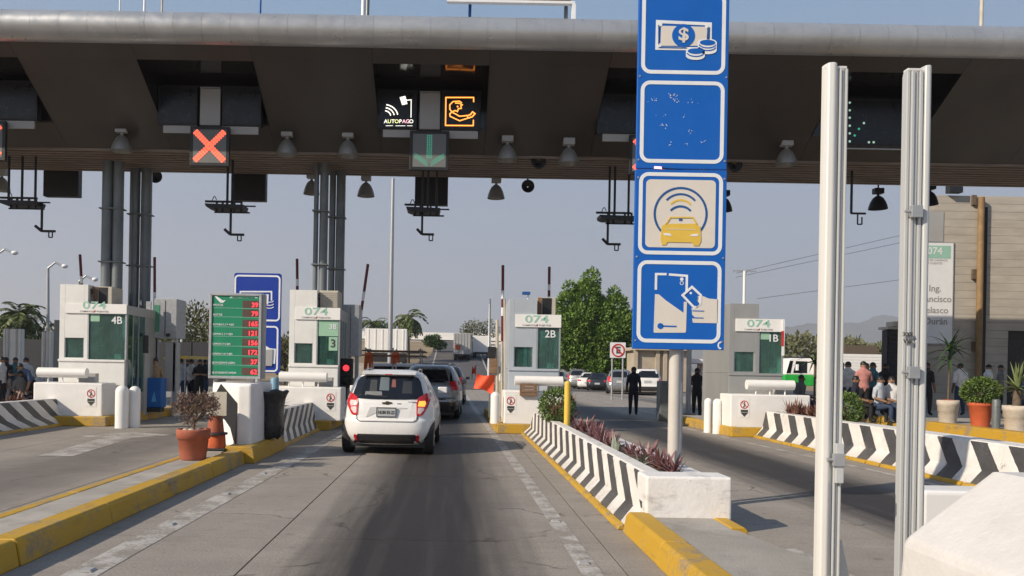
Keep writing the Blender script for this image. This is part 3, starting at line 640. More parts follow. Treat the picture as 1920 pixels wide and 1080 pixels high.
# ------------------------------------------------------------------ lane signals and picture signs under the canopy
SY = 20.25
def rect_at(mb, u0, v0, u1, v1, Y, t, mi=0):
    um, vm = (u0 + u1) / 2, (v0 + v1) / 2
    c = at(um, vm, Y); hx = abs(u1 - u0) / 2 / F * Y; hz = abs(v1 - v0) / 2 / F * Y
    return mb.box(c.x - hx, Y, c.z - hz, c.x + hx, Y + t, c.z + hz, mi)
def wired(t, mbf): pass
LN = ['outermost lane at the frame edge', 'lane beside booth 4B', 'lane of the white hatchback', 'lane behind the tall blue sign', 'lane under the dotted board']
CU = [-27, 393, 805, 1217, 1640]; CVs = [263, 274, 282, 290, 297]
KIND = ['x', 'x', 'arrow', 'x', 'dots']
for k in range(5):
    u, v, kd = CU[k], CVs[k], KIND[k]
    if kd == 'dots':
        b = thing('message_board', 'black message board with green dots between the two aluminium posts', 'led board', at(1660, 270, SY)); Ym = SY
        rect_at(MB(), 1585, 185, 1742, 273, SY, .2).build('housing', M['black'], b, .01)
        rect_at(MB(), 1590, 190, 1738, 268, SY - .006, .003).build('screen', M['gloss'], b)
        z = zc(1380, 0, 3)
        for q in ((640, 577), (640, 620), (640, 662), (640, 707), (640, 750), (640, 795), (612, 760), (668, 762), (692, 725), (720, 692), (748, 800), (775, 800)):
            p = at(*z(*q), SY - .012); MB().tube((p.x, SY - .012, p.z), (p.x, SY - .005, p.z), .03, n=8).build('green_dot', M['led_dim'] if q[0] > 700 or q[0] == 640 else M['led_grn'], b)
        c = at(1660, 279, SY); MB().box(c.x - 1.15, SY + .05, c.z, c.x + 1.1, SY + .1, c.z + .02).build('shelf_edge', M['steel'], b)
        continue
    # two picture signs + middle cover + lower lips
    sx = -1 if k < 2 else 1
    names = {1: ('blank black picture sign left of the whole red cross', 'blank black picture sign right of the whole red cross'),
             2: ('black picture sign with white waves and the word AUTOPAGO', 'black picture sign with a glowing orange drawing of a cashier'),
             0: ('blank black picture sign cut by the frame edge above the outermost red cross', 'blank black picture sign beside the frame edge above the outermost lane'),
             3: ('blank black picture sign beside the tall blue sign', 'blank black picture sign hidden mostly behind the tall blue sign')}[k]
    for q, s in enumerate((-1, 1)):
        uc = u + (-60 if s < 0 else 60); vc = v - 76 + s * .8
        b = thing('picture_sign', names[q], 'led sign', at(uc, vc, SY), 'picture signs in the canopy recesses')
        rect_at(MB(), uc - 37, vc - 37, uc + 37, vc + 37, SY, .22).build('housing', M['black'], b, .01)
        rect_at(MB(), uc - 33, vc - 33, uc + 33, vc + 33, SY - .005, .003).build('screen', M['gloss'], b)
        if k == 2:
            z = zc(560, 0, 3)
            def pt(a, c): p = at(*z(a, c), SY); return (p.x, p.z)
            if s < 0:
                g = MB()
                for r in (38, 58, 78): g.stroke([pt(480 + r * math.cos(R(t)), 655 - r * math.sin(R(t)) * .85) for t in range(8, 91, 12)], .03, SY - .012, SY - .006)
                g.stroke([pt(600, 565), pt(633, 562), pt(632, 662)], .022, SY - .012, SY - .006)
                g.xz([pt(568, 548), pt(600, 540), pt(612, 585), pt(582, 592)], SY - .012, SY - .006)
                g.build('pictogram', M['led_wht'], b)
                for i, ch in enumerate('AUTOPAGO'):
                    p = pt(490 + i * 20.5, 684); text('lettering', ch, .135, (p[0], SY - .008, p[1]), M[('led_wht', 'led_yel', 'led_wht', 'led_yel', 'led_wht', 'led_pnk', 'led_pnk', 'led_wht')[i]], b, .012)
                g = MB(); g.stroke([pt(490, 708), pt(530, 707)], .012, SY - .012, SY - .006); g.stroke([pt(545, 708), pt(600, 708)], .012, SY - .012, SY - .006); g.stroke([pt(610, 708), pt(640, 708)], .012, SY - .012, SY - .006)
                g.build('underline', M['led_wht'], b)
            else:
                g = MB()
                g.stroke([pt(984, 575), pt(984, 549), pt(828, 549), pt(826, 706), pt(982, 707), pt(983, 675)], .028, SY - .012, SY - .006)
                g.stroke([pt(*q2) for q2 in ((918, 580), (905, 570), (868, 572), (850, 590), (850, 615), (862, 630), (880, 622), (893, 628), (898, 612), (915, 610), (912, 596), (920, 590), (905, 582), (880, 580))], .026, SY - .012, SY - .006)
                g.stroke([pt(*q2) for q2 in ((862, 632), (850, 640), (852, 655), (905, 680), (952, 665), (948, 650), (905, 655), (880, 640), (866, 634))], .026, SY - .012, SY - .006)
                g.stroke([pt(*q2) for q2 in ((954, 664), (975, 658), (992, 640), (978, 630), (966, 645), (954, 650))], .03, SY - .012, SY - .006)
                g.build('pictogram', M['led_org'], b)
                MB().ball((pt(894, 600)[0], SY - .008, pt(894, 600)[1]), .022, .003, .022, 8, 4).build('eye', M['led_org'], b)
        lp = rect_at(MB(), uc - 31 - (6 if s > 0 else -4), v - 38 + s * 1.2, uc + 31 - (6 if s > 0 else -4) + (6 if s > 0 else 0), v - 24 + s * 1.2, SY + .04, .05).build('lower_lip', M['panel_lt'], b)
    cover = thing('cover_panel', ('pale grey cover between picture signs, ' + LN[k]), 'panel', at(u + 2, v - 80, SY), 'cover panels between picture signs')
    rect_at(MB(), u - 18, v - 108, u + 20, v - 40, SY + .03, .05).build('sheet', M['panel_lt'], cover, .005)
    rect_at(MB(), u - 18, v - 111, u + 20, v - 109, SY + .02, .05).build('rail', M['steel'], cover)
    lab = {'x': 'square lane signal showing a red cross above the ' + LN[k], 'arrow': 'square lane signal showing a dim green down arrow'}[kd]
    s = thing('lane_signal', lab, 'lane signal', at(u, v, SY - .12), 'lane signals under the canopy'); Y = SY - .12
    rect_at(MB(), u - 37, v - 37, u + 37, v + 37, Y, .1).build('housing', M['black'], s, .01)
    rect_at(MB(), u - 31, v - 31, u + 31, v + 31, Y - .004, .003).build('screen', M['signal_grey'], s)
    c = at(u, v, Y); h = 26 / F * Y
    if kd == 'x':
        g = MB()
        for sx2 in (-1, 1):
            for i in range(15):
                q = -1 + 2 * i / 14
                for o in (-.045, .0, .045):
                    if abs(q) < .14 and abs(o) < .03: continue
                    x, zz = c.x + q * h + o * .7, c.z + sx2 * q * h - sx2 * o * .7
                    g.tube((x, Y - .012, zz), (x, Y - .0045, zz), .033, n=8)
        g.build('red_cross', M['led_red'], s)
    else:
        g = MB()
        for i in range(11):
            for o in (-.05, 0, .05): g.tube((c.x + o, Y - .01, c.z + h * 1.05 - i * .055), (c.x + o, Y - .0045, c.z + h * 1.05 - i * .055), .017, n=7)
        for sg in (-1, 1):
            for i in range(8):
                for o in (0, .05, -.05): x = c.x + sg * (.06 + i * .042); zz = c.z - h * .95 + i * .028 + o; g.tube((x, Y - .01, zz), (x, Y - .0045, zz), .014, n=7)
        g.build('green_arrow', M['led_grn'], s)
# rear black signal boxes seen from behind
for u0, v0, u1, v1, lb in ((81, 308, 147, 368, 'black signal box seen from behind near the frame edge'), (436, 318, 498, 376, 'black signal box seen from behind beside the hanging antenna of booth 3'),
                           (778, 322, 840, 384, 'black signal box seen from behind below the green arrow signal')):
    b = thing('signal_box', lb, 'signal box', at((u0 + u1) / 2, v0, 24.3), 'black signal boxes at the back of the canopy')
    rect_at(MB(), u0, v0, u1, v1, 24.3, .25).build('housing', M['black'], b, .01)
    c = at((u0 + u1) / 2, v0, 24.4)
    for s in (-1, 1): MB().tube((c.x + s * .35, 24.42, c.z), (c.x + s * .35, 24.42, 7.75), .03, n=8).build('hanger', M['steel_d'], b)
# high bay lamps
def ceilz(Y):
    for (a, za), (b, zb) in zip(SL, SL[1:]):
        if a <= Y <= b: return za + (zb - za) * (Y - a) / (b - a)
    return 9
def lamp(lb, u, v, Y, dark=False, r=.27):
    """(u, v) the middle of the lower rim"""
    c = at(u, v, Y); t = thing('high_bay_lamp', lb, 'lamp', (c.x, Y, c.z), 'bell lamps hanging from the canopy')
    MB().lathe([(r, 0), (r * .93, .10), (r * .78, .22), (r * .55, .34), (r * .30, .40), (.05, .42)], c.x, Y, c.z, 22).lathe([(r * .97, .0), (r * .9, .10), (r * .74, .22), (r * .5, .33), (.02, .36)], c.x, Y, c.z, 22).build('shade', M['steel_d' if dark else 'lamp'], t)
    MB().tube((c.x, Y, c.z + .41), (c.x, Y, c.z + .50), .04, n=10).build('neck', M['steel_d' if dark else 'panel_lt'], t)
    MB().box(c.x - .15, Y - .11, c.z + .48, c.x + .15, Y + .11, c.z + .66).build('ballast', M['steel_d' if dark else 'panel_lt'], t, .02)
    MB().tube((c.x, Y, c.z + .65), (c.x, Y, max(c.z + .7, ceilz(Y) + .02)), .025, n=8).build('rod', M['steel_d'], t)
    return t
for u, v, lb in ((228, 284, 'bell lamp hanging in front of the grey column behind booth 4B'), (538, 291, 'bell lamp between the red cross and the centre column'), (652, 293, 'bell lamp just past the centre column'),
                 (951, 301, 'bell lamp right of the orange cashier sign'), (1066, 307, 'bell lamp nearer the tall blue sign'), (1474, 309, 'bell lamp between the blue sign and the aluminium posts')):
    lamp(lb, u, v, 20.9)
for u, v, lb, dk, r in ((686, 368, 'pale bell lamp at the canopy rear right of the centre column', 0, .27), (930, 372, 'pale bell lamp at the canopy rear above the booth numbered 2B', 0, .27), (1646, 392, 'dark bell lamp at the canopy rear between the aluminium posts', 1, .29),
                    (584, 364, 'bell lamp peeking out behind the centre column', 0, .25), (3, 358, 'bell lamp at the canopy rear cut by the frame edge', 0, .25), (1743, 384, 'dark bell lamp against the concrete building', 1, .25), (1358, 396, 'dark bell lamp behind the edge of the tall blue sign', 1, .25)):
    lamp(lb, u, v, 24.6 + (.9 if dk else 0), bool(dk), r)
# round horn speakers
for u, v, Y, lb in ((990, 349, 24.4, 'round black loudspeaker hanging below the canopy edge'), (1010, 303, 21.6, 'round dark loudspeaker under the soffit'), (292, 331, 24.4, 'round black loudspeaker beside the grey column'), (1378, 309, 21.6, 'round dark loudspeaker right of the tall blue sign')):
    c = at(u, v, Y); t = thing('loudspeaker', lb, 'loudspeaker', (c.x, Y, c.z), 'round loudspeakers')
    s = MB(); pr = [(.05, .25), (.1, .2), (.17, .08), (.2, 0), (.16, .0), (.02, .1)]
    n = 18; vs = [(c.x + r * math.cos(2 * math.pi * i / n), Y + d, c.z + r * math.sin(2 * math.pi * i / n)) for r, d in pr for i in range(n)]
    s.add(vs, [(k * n + i, k * n + n + i, k * n + n + (i + 1) % n, k * n + (i + 1) % n) for k in range(len(pr) - 1) for i in range(n)], 0, True).build('horn', M['steel_d'], t)
    MB().tube((c.x, Y + .12, c.z + .08), (c.x, Y + .12, ceilz(Y + .1) + .03), .025, n=8).build('bracket', M['steel_d'], t)
# hanging antenna frames
def antenna(lb, u, v, Y, rods, k, sub, flip=1, sc=1.0):
    c = at(u, v, Y); t = thing('tag_reader', lb, 'antenna frame', (c.x, Y, c.z), 'hanging tag reader frames over the lanes')
    px = Y / F
    for du, v0 in rods:
        zt = ceilz(Y) + .03; MB().tube((c.x + du * px, Y, c.z), (c.x + du * px, Y, zt), .035 * sc, n=8).build('rod', M['steel_d'], t)
    w_ = 44 * px * sc
    MB().box(c.x - w_ * 1.02, Y - .05, c.z + .10, c.x + w_ * .55, Y + .02, c.z + .15).build('upper_bar', M['steel_d'], t)
    MB().xz([(c.x - w_ * .88, c.z - .06), (c.x - w_ * .92, c.z + .02), (c.x + w_ * .72, c.z), (c.x + w_ * .68, c.z - .1), (c.x - w_ * .7, c.z - .1)], Y - .28, Y + .25).build('antenna_plate', M['steel_d'], t)
    MB().box(c.x - w_ * .6, Y - .1, c.z - .2, c.x + w_ * .9, Y - .04, c.z - .165).build('lower_bar', M['steel_d'], t)
    MB().box(c.x + w_ * .6, Y - .1, c.z - .02, c.x + w_ * 1.15, Y - .06, c.z + .015).build('side_bar', M['steel_d'], t)
    for s in (-.5, -.25, .25, .55): MB().box(c.x + w_ * s - .025, Y - .1, c.z - .2, c.x + w_ * s + .025, Y - .05, c.z + .12).build('clamp', M['steel_d'], t)
    x = c.x + sub * px; zb = c.z - .78 * sc
    MB().tube((x, Y, c.z), (x, Y, zb), .035 * sc, n=8).build('drop_rod', M['steel_d'], t)
    MB().tube((x, Y, zb), (x + .38 * sc, Y, zb), .035, n=8).tube((x, Y, zb), (x - .16 * sc, Y - .05, zb + .14), .04, n=8).build('camera_arm', M['steel_d'], t)
    MB().path([(x + .2, Y, zb), (x + .2, Y, zb - .17), (x + .3, Y, zb - .17), (x + .3, Y, zb)], .018, 6).build('camera_bracket', M['steel_d'], t)
    cab = [(c.x - w_ * .75 + .2 * i * .1, Y + .03, c.z + .16 + .12 * math.sin(i * .5)) for i in range(7)]
    MB().path(cab, .012, 5).build('cable', M['steel_d'], t)
antenna('tag reader frame on three rods near the frame edge', 46, 380, 22.2, ((-30, 0), (-5, 0), (20, 0)), 0, 33)
antenna('tag reader frame beside the black box at booth 3', 430, 387, 22.2, ((-4, 0), (5, 0)), 1, 3)
antenna('tag reader frame in front of the black box below the green arrow', 798, 393, 22.2, ((-6, 0), (4, 0), (20, 0)), 2, -6, 1, .88)
antenna('tag reader frame right beside the tall blue sign', 1160, 408, 22.2, ((-18, 0), (-8, 0), (18, 0)), 3, -20, 1, .95)
c = at(1596, 400, 22.2)
t = thing('camera_hanger', 'thin hanging camera rod between the two aluminium posts', 'camera hanger', c)
MB().tube(c, (c.x, 22.2, 7.36), .035, n=8).build('rod', M['steel_d'], t)
MB().tube(c, (c.x + .4, 22.2, c.z), .03, n=8).path([(c.x + .18, 22.2, c.z), (c.x + .18, 22.2, c.z - .3), (c.x + .3, 22.2, c.z - .3), (c.x + .3, 22.2, c.z - .1)], .02, 6).build('camera_arm', M['steel_d'], t)
# poles and sign on the roof
for u, v, r, m, lb in ((270, 18, .03, 'signw', 'thin white pole on the canopy roof'), (224, 16, .02, 'signw', 'very thin white pole at the roof edge'), (303, 14, .025, 'beige', 'short tan pole on the canopy roof'), (487, 20, .03, 'bluep', 'thin blue pole on the canopy roof'),
                       (680, 27, .05, 'signw', 'white pole on the roof beside a blue one'), (688, 27, .05, 'column', 'dark pole on the roof beside a white one'), (880, 34, .04, 'bluep', 'blue post carrying the roof sign'), (1060, 38, .05, 'column', 'dark post at the end of the roof sign'), (1839, 52, .045, 'beige', 'tan pole on the roof above the concrete building')):
    c = at(u, v, 20); t = tag(MB().tube((c.x, 20, 9.6), (c.x + .03, 20, 12.2), r, n=10).build('roof_pole', M[m]), lb, 'pole', 'poles on the canopy roof')
a, b = at(838, -2, 19.7), at(1074, 8, 19.7)
t = thing('roof_sign', 'white framed sign panel standing on the canopy roof', 'sign', ((a.x + b.x) / 2, 19.7, b.z))
MB().box(a.x, 19.7, b.z + .06, b.x - .05, 19.78, b.z + 1.6).build('panel', M['bark'], t)
MB().box(a.x, 19.66, b.z, b.x + .05, 19.8, b.z + .06).build('lower_frame', M['signw'], t)
MB().box(b.x - .02, 19.66, 9.6, b.x + .07, 19.8, b.z - .002).build('end_post', M['signw'], t)
# ------------------------------------------------------------------ tall blue payment sign
PY = 9.1
base = at(1266, 872, PY)
ts = thing('payment_sign', 'tall blue sign of four square pictograms on a pale pole', 'sign', (base.x, PY, .48))
bx = base.x + .005
def P(u, v, s=None):
    p = at(u, v, PY); return (p.x, p.z)
MB().tube((bx, PY + .1, .40), (bx, PY + .1, 6.0), .068, n=16).build('pole', M['polem'], ts)
MB().tube((bx + .13, PY + .35, .40), (bx + .13, PY + .35, 2.2), .04, n=12).build('rear_pole', M['steel'], ts)
Z0, Z1, Z2 = 1.855, 3.900, 5.95
YB = PY - .02
MB().box(bx - .52, YB, Z0, bx + .52, YB + .04, Z1 - .004).build('lower_board', M['blue'], ts, .006)
MB().box(bx - .515, YB, Z1 + .004, bx + .515, YB + .04, Z2).build('upper_board', M['blue'], ts, .006)
f0, f1 = YB - .004, YB - .0005; g0, g1 = YB - .0075, YB - .0042; h0, h1 = YB - .011, YB - .0078
for zc_ in (2.395, 3.395, 4.435, 5.445):
    MB().stroke(rrect(bx - .455, zc_ - .445, bx + .455, zc_ + .445, .085), .042, f0, f1, True).build('white_border', M['signw'], ts)
# 4th pictogram: machine and hand with a card
z = zc(1040, 500, 3.856)
def q(*ps): return [P(*z(a, b)) for a, b in ps]
MB().stroke(q((728, 168), (730, 55), (806, 56)), .026, f0, f1).stroke(q((822, 58), (952, 68), (950, 190)), .026, f0, f1).build('machine_outline', M['signw'], ts)
MB().xz(q((722, 200), (750, 202), (800, 245), (928, 335), (930, 255), (952, 255), (945, 470), (938, 478), (715, 478), (712, 470)), f0, f1).build('machine_body', M['cream'], ts)
p = P(*z(760, 430)); MB().tube((p[0], g0, p[1]), (p[0], g1, p[1]), .034, n=20).stroke(q((775, 430), (876, 433)), .016, g0, g1).build('machine_slot', M['blue'], ts)
p = P(*z(915, 92)); MB().tube((p[0], f0, p[1]), (p[0], f1, p[1]), .02, n=14).build('machine_light', M['signw'], ts)
pp = P(*z(915, 120)); MB().stroke(arc(pp[0], pp[1], .019, 0, 360, 16)[:-1], .006, f0, f1, True).build('machine_ring', M['signw'], ts)
MB().xz(q((1062, 212), (1110, 232), (1176, 238), (1172, 410), (995, 406), (990, 372), (1010, 370), (990, 348), (988, 318), (985, 300), (1030, 300), (1046, 270), (1018, 240), (1025, 215)), f0, f1).build('hand', M['cream'], ts)
MB().stroke(q((990, 320), (1075, 322)), .010, g0, g1).build('finger_gap', M['blue'], ts); MB().stroke(q((990, 370), (1070, 372)), .010, g0, g1).build('finger_gap', M['blue'], ts)
MB().stroke(q((988, 148), (1052, 208), (1046, 270), (1005, 298), (920, 208)), .026, g0, g1, True).build('card_outline', M['signw'], ts)
MB().xz(q((985, 170), (1030, 222), (1022, 245), (1040, 272), (1018, 290), (945, 208)), h0, h1).build('card_face', M['blue'], ts)
p = P(*z(978, 193)); MB().tube((p[0], h0 - .003, p[1]), (p[0], h0 - .0005, p[1]), .014, n=10).build('card_chip', M['signw'], ts)
p = P(*z(1192, 570)); MB().stroke(arc(p[0], p[1], .022, 60, 300, 12, .035), .016, f0, f1).build('corner_mark', M['signw'], ts)
# 3rd pictogram: car under waves
z = zc(1160, 300, 2.7)
MB().xz(rrect(bx - .395, 3.395 - .385, bx + .395, 3.395 + .385, .05), f0, f1).build('white_field', M['cream'], ts)
cc = P(*z(310, 275)); s_ = 1 / 2.7 / F * PY
MB().stroke(arc(cc[0], cc[1], 131 * s_, -42, 222, 40), .024, g0, g1).build('circle', M['navy'], ts)
for rr, mm in ((95, 'navy'), (66, 'yellow')): MB().stroke(arc(cc[0], P(*z(310, 272))[1], rr * s_ * 1.02, 42, 138, 16, ), .022, g0, g1).build('wave', M[mm], ts)
MB().stroke(arc(cc[0], P(*z(310, 305))[1], 68 * s_, 42, 138, 14), .024, g0, g1).build('wave', M['navy'], ts)
MB().xz(q((215, 335), (235, 325), (385, 325), (410, 340), (413, 410), (402, 436), (375, 436), (368, 420), (243, 418), (235, 432), (215, 432), (208, 400)), h0, h1).build('car_body', M['yellow'], ts)
MB().stroke(q((235, 328), (258, 293), (370, 293), (392, 328)), .016, h0, h1).build('car_roof', M['yellow'], ts)
MB().xz(q((222, 372), (255, 374), (265, 386), (228, 384)), h0 - .003, h0 - .0003).build('car_headlight', M['signw'], ts)
MB().xz(q((400, 376), (368, 378), (355, 388), (396, 388)), h0 - .003, h0 - .0003).build('car_headlight', M['signw'], ts)
MB().stroke(q((240, 352), (385, 355)), .007, h0 - .003, h0 - .0003).build('bonnet_line', M['cream'], ts)
p = P(*z(309, 304)); MB().box(p[0] - .018, h0, p[1] - .012, p[0] + .018, h1, p[1] + .012).build('tag', M['navy'], ts)
for zb_ in (1.95, 2.9, 3.8, 4.0, 4.95, 5.85):
    for sx_ in (-.49, .49): MB().tube((bx + sx_, YB - .008, zb_), (bx + sx_, YB + .0, zb_), .011, n=8).build('bolt', M['steel'], ts)
# 2nd panel: worn-off pictogram flecks
z = zc(1100, 0, 3); rr = random.Random(4); g = MB()
for cx_, cy_, n in ((380, 565, 12), (480, 545, 18), (500, 575, 6), (585, 575, 4), (405, 655, 3), (550, 657, 3), (430, 710, 9), (590, 747, 8), (470, 815, 3), (572, 815, 3), (670, 800, 7), (650, 965, 3)):
    for i in range(n):
        p = P(*z(cx_ + rr.gauss(0, 15), cy_ + rr.gauss(0, 7))); sz = rr.uniform(.0015, .005)
        g.xz([(p[0] + sz * rr.uniform(.6, 1.5) * math.cos(R(t)), p[1] + sz * rr.uniform(.5, 1.8) * math.sin(R(t))) for t in range(0, 360, 72)], f0, f1)
g.build('worn_flecks', M['signw'], ts)['kind'] = 'stuff'
p = P(*z(395, 946)); MB().xz([(p[0] - .04, p[1] - .012), (p[0] + .05, p[1] - .016), (p[0] + .045, p[1] + .012), (p[0] - .035, p[1] + .015)], f0 - .004, f0 - .001).build('red_sticker', M['led_pnk'], ts)  # sticker glows by itself through the emissive LED colour, it is no lamp
MB().stroke([(p[0] + .05, p[1]), (p[0] + .2, p[1] - .01)], .006, f0, f1).build('seam_mark', M['black'], ts)
# 1st panel: banknote and coins
bz = q((396, 126), (692, 140), (690, 280), (392, 276))
MB().stroke(bz, .035, f0, f1, True).build('note_border', M['signw'], ts)
MB().xz(q((416, 150), (676, 156), (668, 262), (412, 262)), f0, f1).build('note_face', M['cream'], ts)
MB().stroke(q((402, 145), (402, 256)), .012, g0, g1).stroke(q((402, 272), (560, 275)), .012, g0, g1).stroke(q((682, 160), (680, 228)), .03, g0, g1).build('note_line', M['navy'], ts)
p = P(*z(541, 205)); MB().tube((p[0], g0, p[1]), (p[0], g1, p[1]), .130, n=36).build('note_disc', M['blue'], ts)
text('dollar_mark', '$', .20, (p[0], g0 - .004, p[1] + .005), M['cream'], ts, .022, 1.15)
for a, b in ((411, 143), (672, 154), (407, 260)):
    p = P(*z(a, b)); MB().tube((p[0], g0, p[1]), (p[0], g1, p[1]), .022, n=14).build('note_corner', M['signw'], ts)
for a, b, lv in ((675, 245, 3), (608, 293, 2)):
    p = P(*z(a, b))
    g = MB(); g.xz(arc(p[0], p[1], .105, 0, 360, 26, .043)[:-1] if lv == 0 else [(p[0] + .107 * math.cos(R(t)), p[1] + .045 * math.sin(R(t))) for t in range(0, 181, 15)] + [(p[0] + .107 * math.cos(R(t)), p[1] - .032 * (lv - .3) + .045 * math.sin(R(t))) for t in range(180, 361, 15)], g0, g1)
    g.build('coin_stack', M['signw'], ts)
    MB().xz(arc(p[0], p[1], .088, 0, 360, 26, .031)[:-1], h0, h1).build('coin_face', M['blue'], ts)
    for k in range(lv - 1):
        zz = p[1] - .018 - .030 * k; MB().stroke(arc(p[0], zz, .094, 188, 352, 14, .042), .011, h0, h1).build('coin_edge', M['blue'], ts)
# ------------------------------------------------------------------ two tall aluminium posts
def lightpost(lb, u0, u1, vt, Y, side):
    a, b = at(u0, vt, Y), at(u1, vt, Y); w_ = b.x - a.x
    t = thing('aluminium_post', lb, 'post', ((a.x + b.x) / 2, Y, .165), 'tall ribbed aluminium posts on the island')
    x0, z1 = a.x, a.z
    if side < 0: cov, ch = (x0, x0 + w_ * .50), (x0 + w_ * .48, x0 + w_)
    else: cov, ch = (x0 + w_ * .66, x0 + w_), (x0, x0 + w_ * .68)
    cpts = [(cov[0], Y + .0), (cov[0] + .004, Y - .035), (cov[0] + (cov[1] - cov[0]) * .2, Y - .065), (cov[1] - (cov[1] - cov[0]) * .3, Y - .072), (cov[1], Y - .06), (cov[1], Y + .0)]
    MB().xy(cpts, .17, z1 + .02).build('cover', M['alu_l' if side < 0 else 'alu'], t, .008, 3)  # sunlit cover given a paler colour, the shaded post's cover a greyer one
    n = 4; wd = (ch[1] - ch[0]) / n
    for k in range(n):
        c0 = ch[0] + wd * k
        MB().box(c0 + .002, Y - .05 - (.010 if k % 2 else .0), .17, c0 + wd - .002, Y + .0, z1 - .012).build('rib', M['alu'], t, .004)
    MB().box(ch[0], Y - .042, .17, ch[1], Y - .002, z1 - .03).build('channel', M['alu'], t)
    MB().box(x0 + .004, Y - .05, z1 - .011, x0 + w_ - .004, Y - .001, z1 + .006).build('top_cap', M['alu_l'], t, .004)
    xm = (ch[0] + ch[1]) / 2
    for zz in ((1.62 if side > 0 else 1.13), 2.55 if side > 0 else 5):
        if zz < 3: MB().box(xm - .03, Y - .096, zz - .035, xm + .035, Y - .0685, zz + .035).tube((xm - .06, Y - .08, zz), (xm - .03, Y - .08, zz), .01, n=8).build('latch', M['steel'], t, .003)
    if side < 0:
        MB().box(ch[1] - .045, Y - .085, 1.0, ch[1] + .0, Y - .06, 1.22).build('junction_cover', M['alu'], t, .004)
        MB().yz([(Y - .03, .17), (Y - .03, .19), (Y - .03, .62), (Y + .02, .62), (Y + .3, .17)], ch[1] + .001, ch[1] + .012).build('gusset', M['alu_l'], t)
        MB().xz([(ch[1] + .001, .17), (ch[1] + .16, .17), (ch[1] + .05, .66), (ch[1] + .001, .7)], Y + .03, Y + .045).build('gusset', M['alu_l'], t)
    else:
        for k in range(2): text('lettering', ('VIIE' if k else '300L'), .035, (ch[0] + wd * .9, Y - .0715, 1.84 - .04 * k), M['ink'], t)
    MB().box(x0 - .06, Y - .14, .165, x0 + w_ + .06, Y + .14, .18).build('base_plate', M['alu'], t, .004)
lightpost('nearer tall aluminium post with a bright rounded cover on its sunny side', 1540, 1582, 131, 4.5, -1)
lightpost('farther tall aluminium post whose foot is hidden by the white block', 1692, 1736, 135, 4.7, 1)
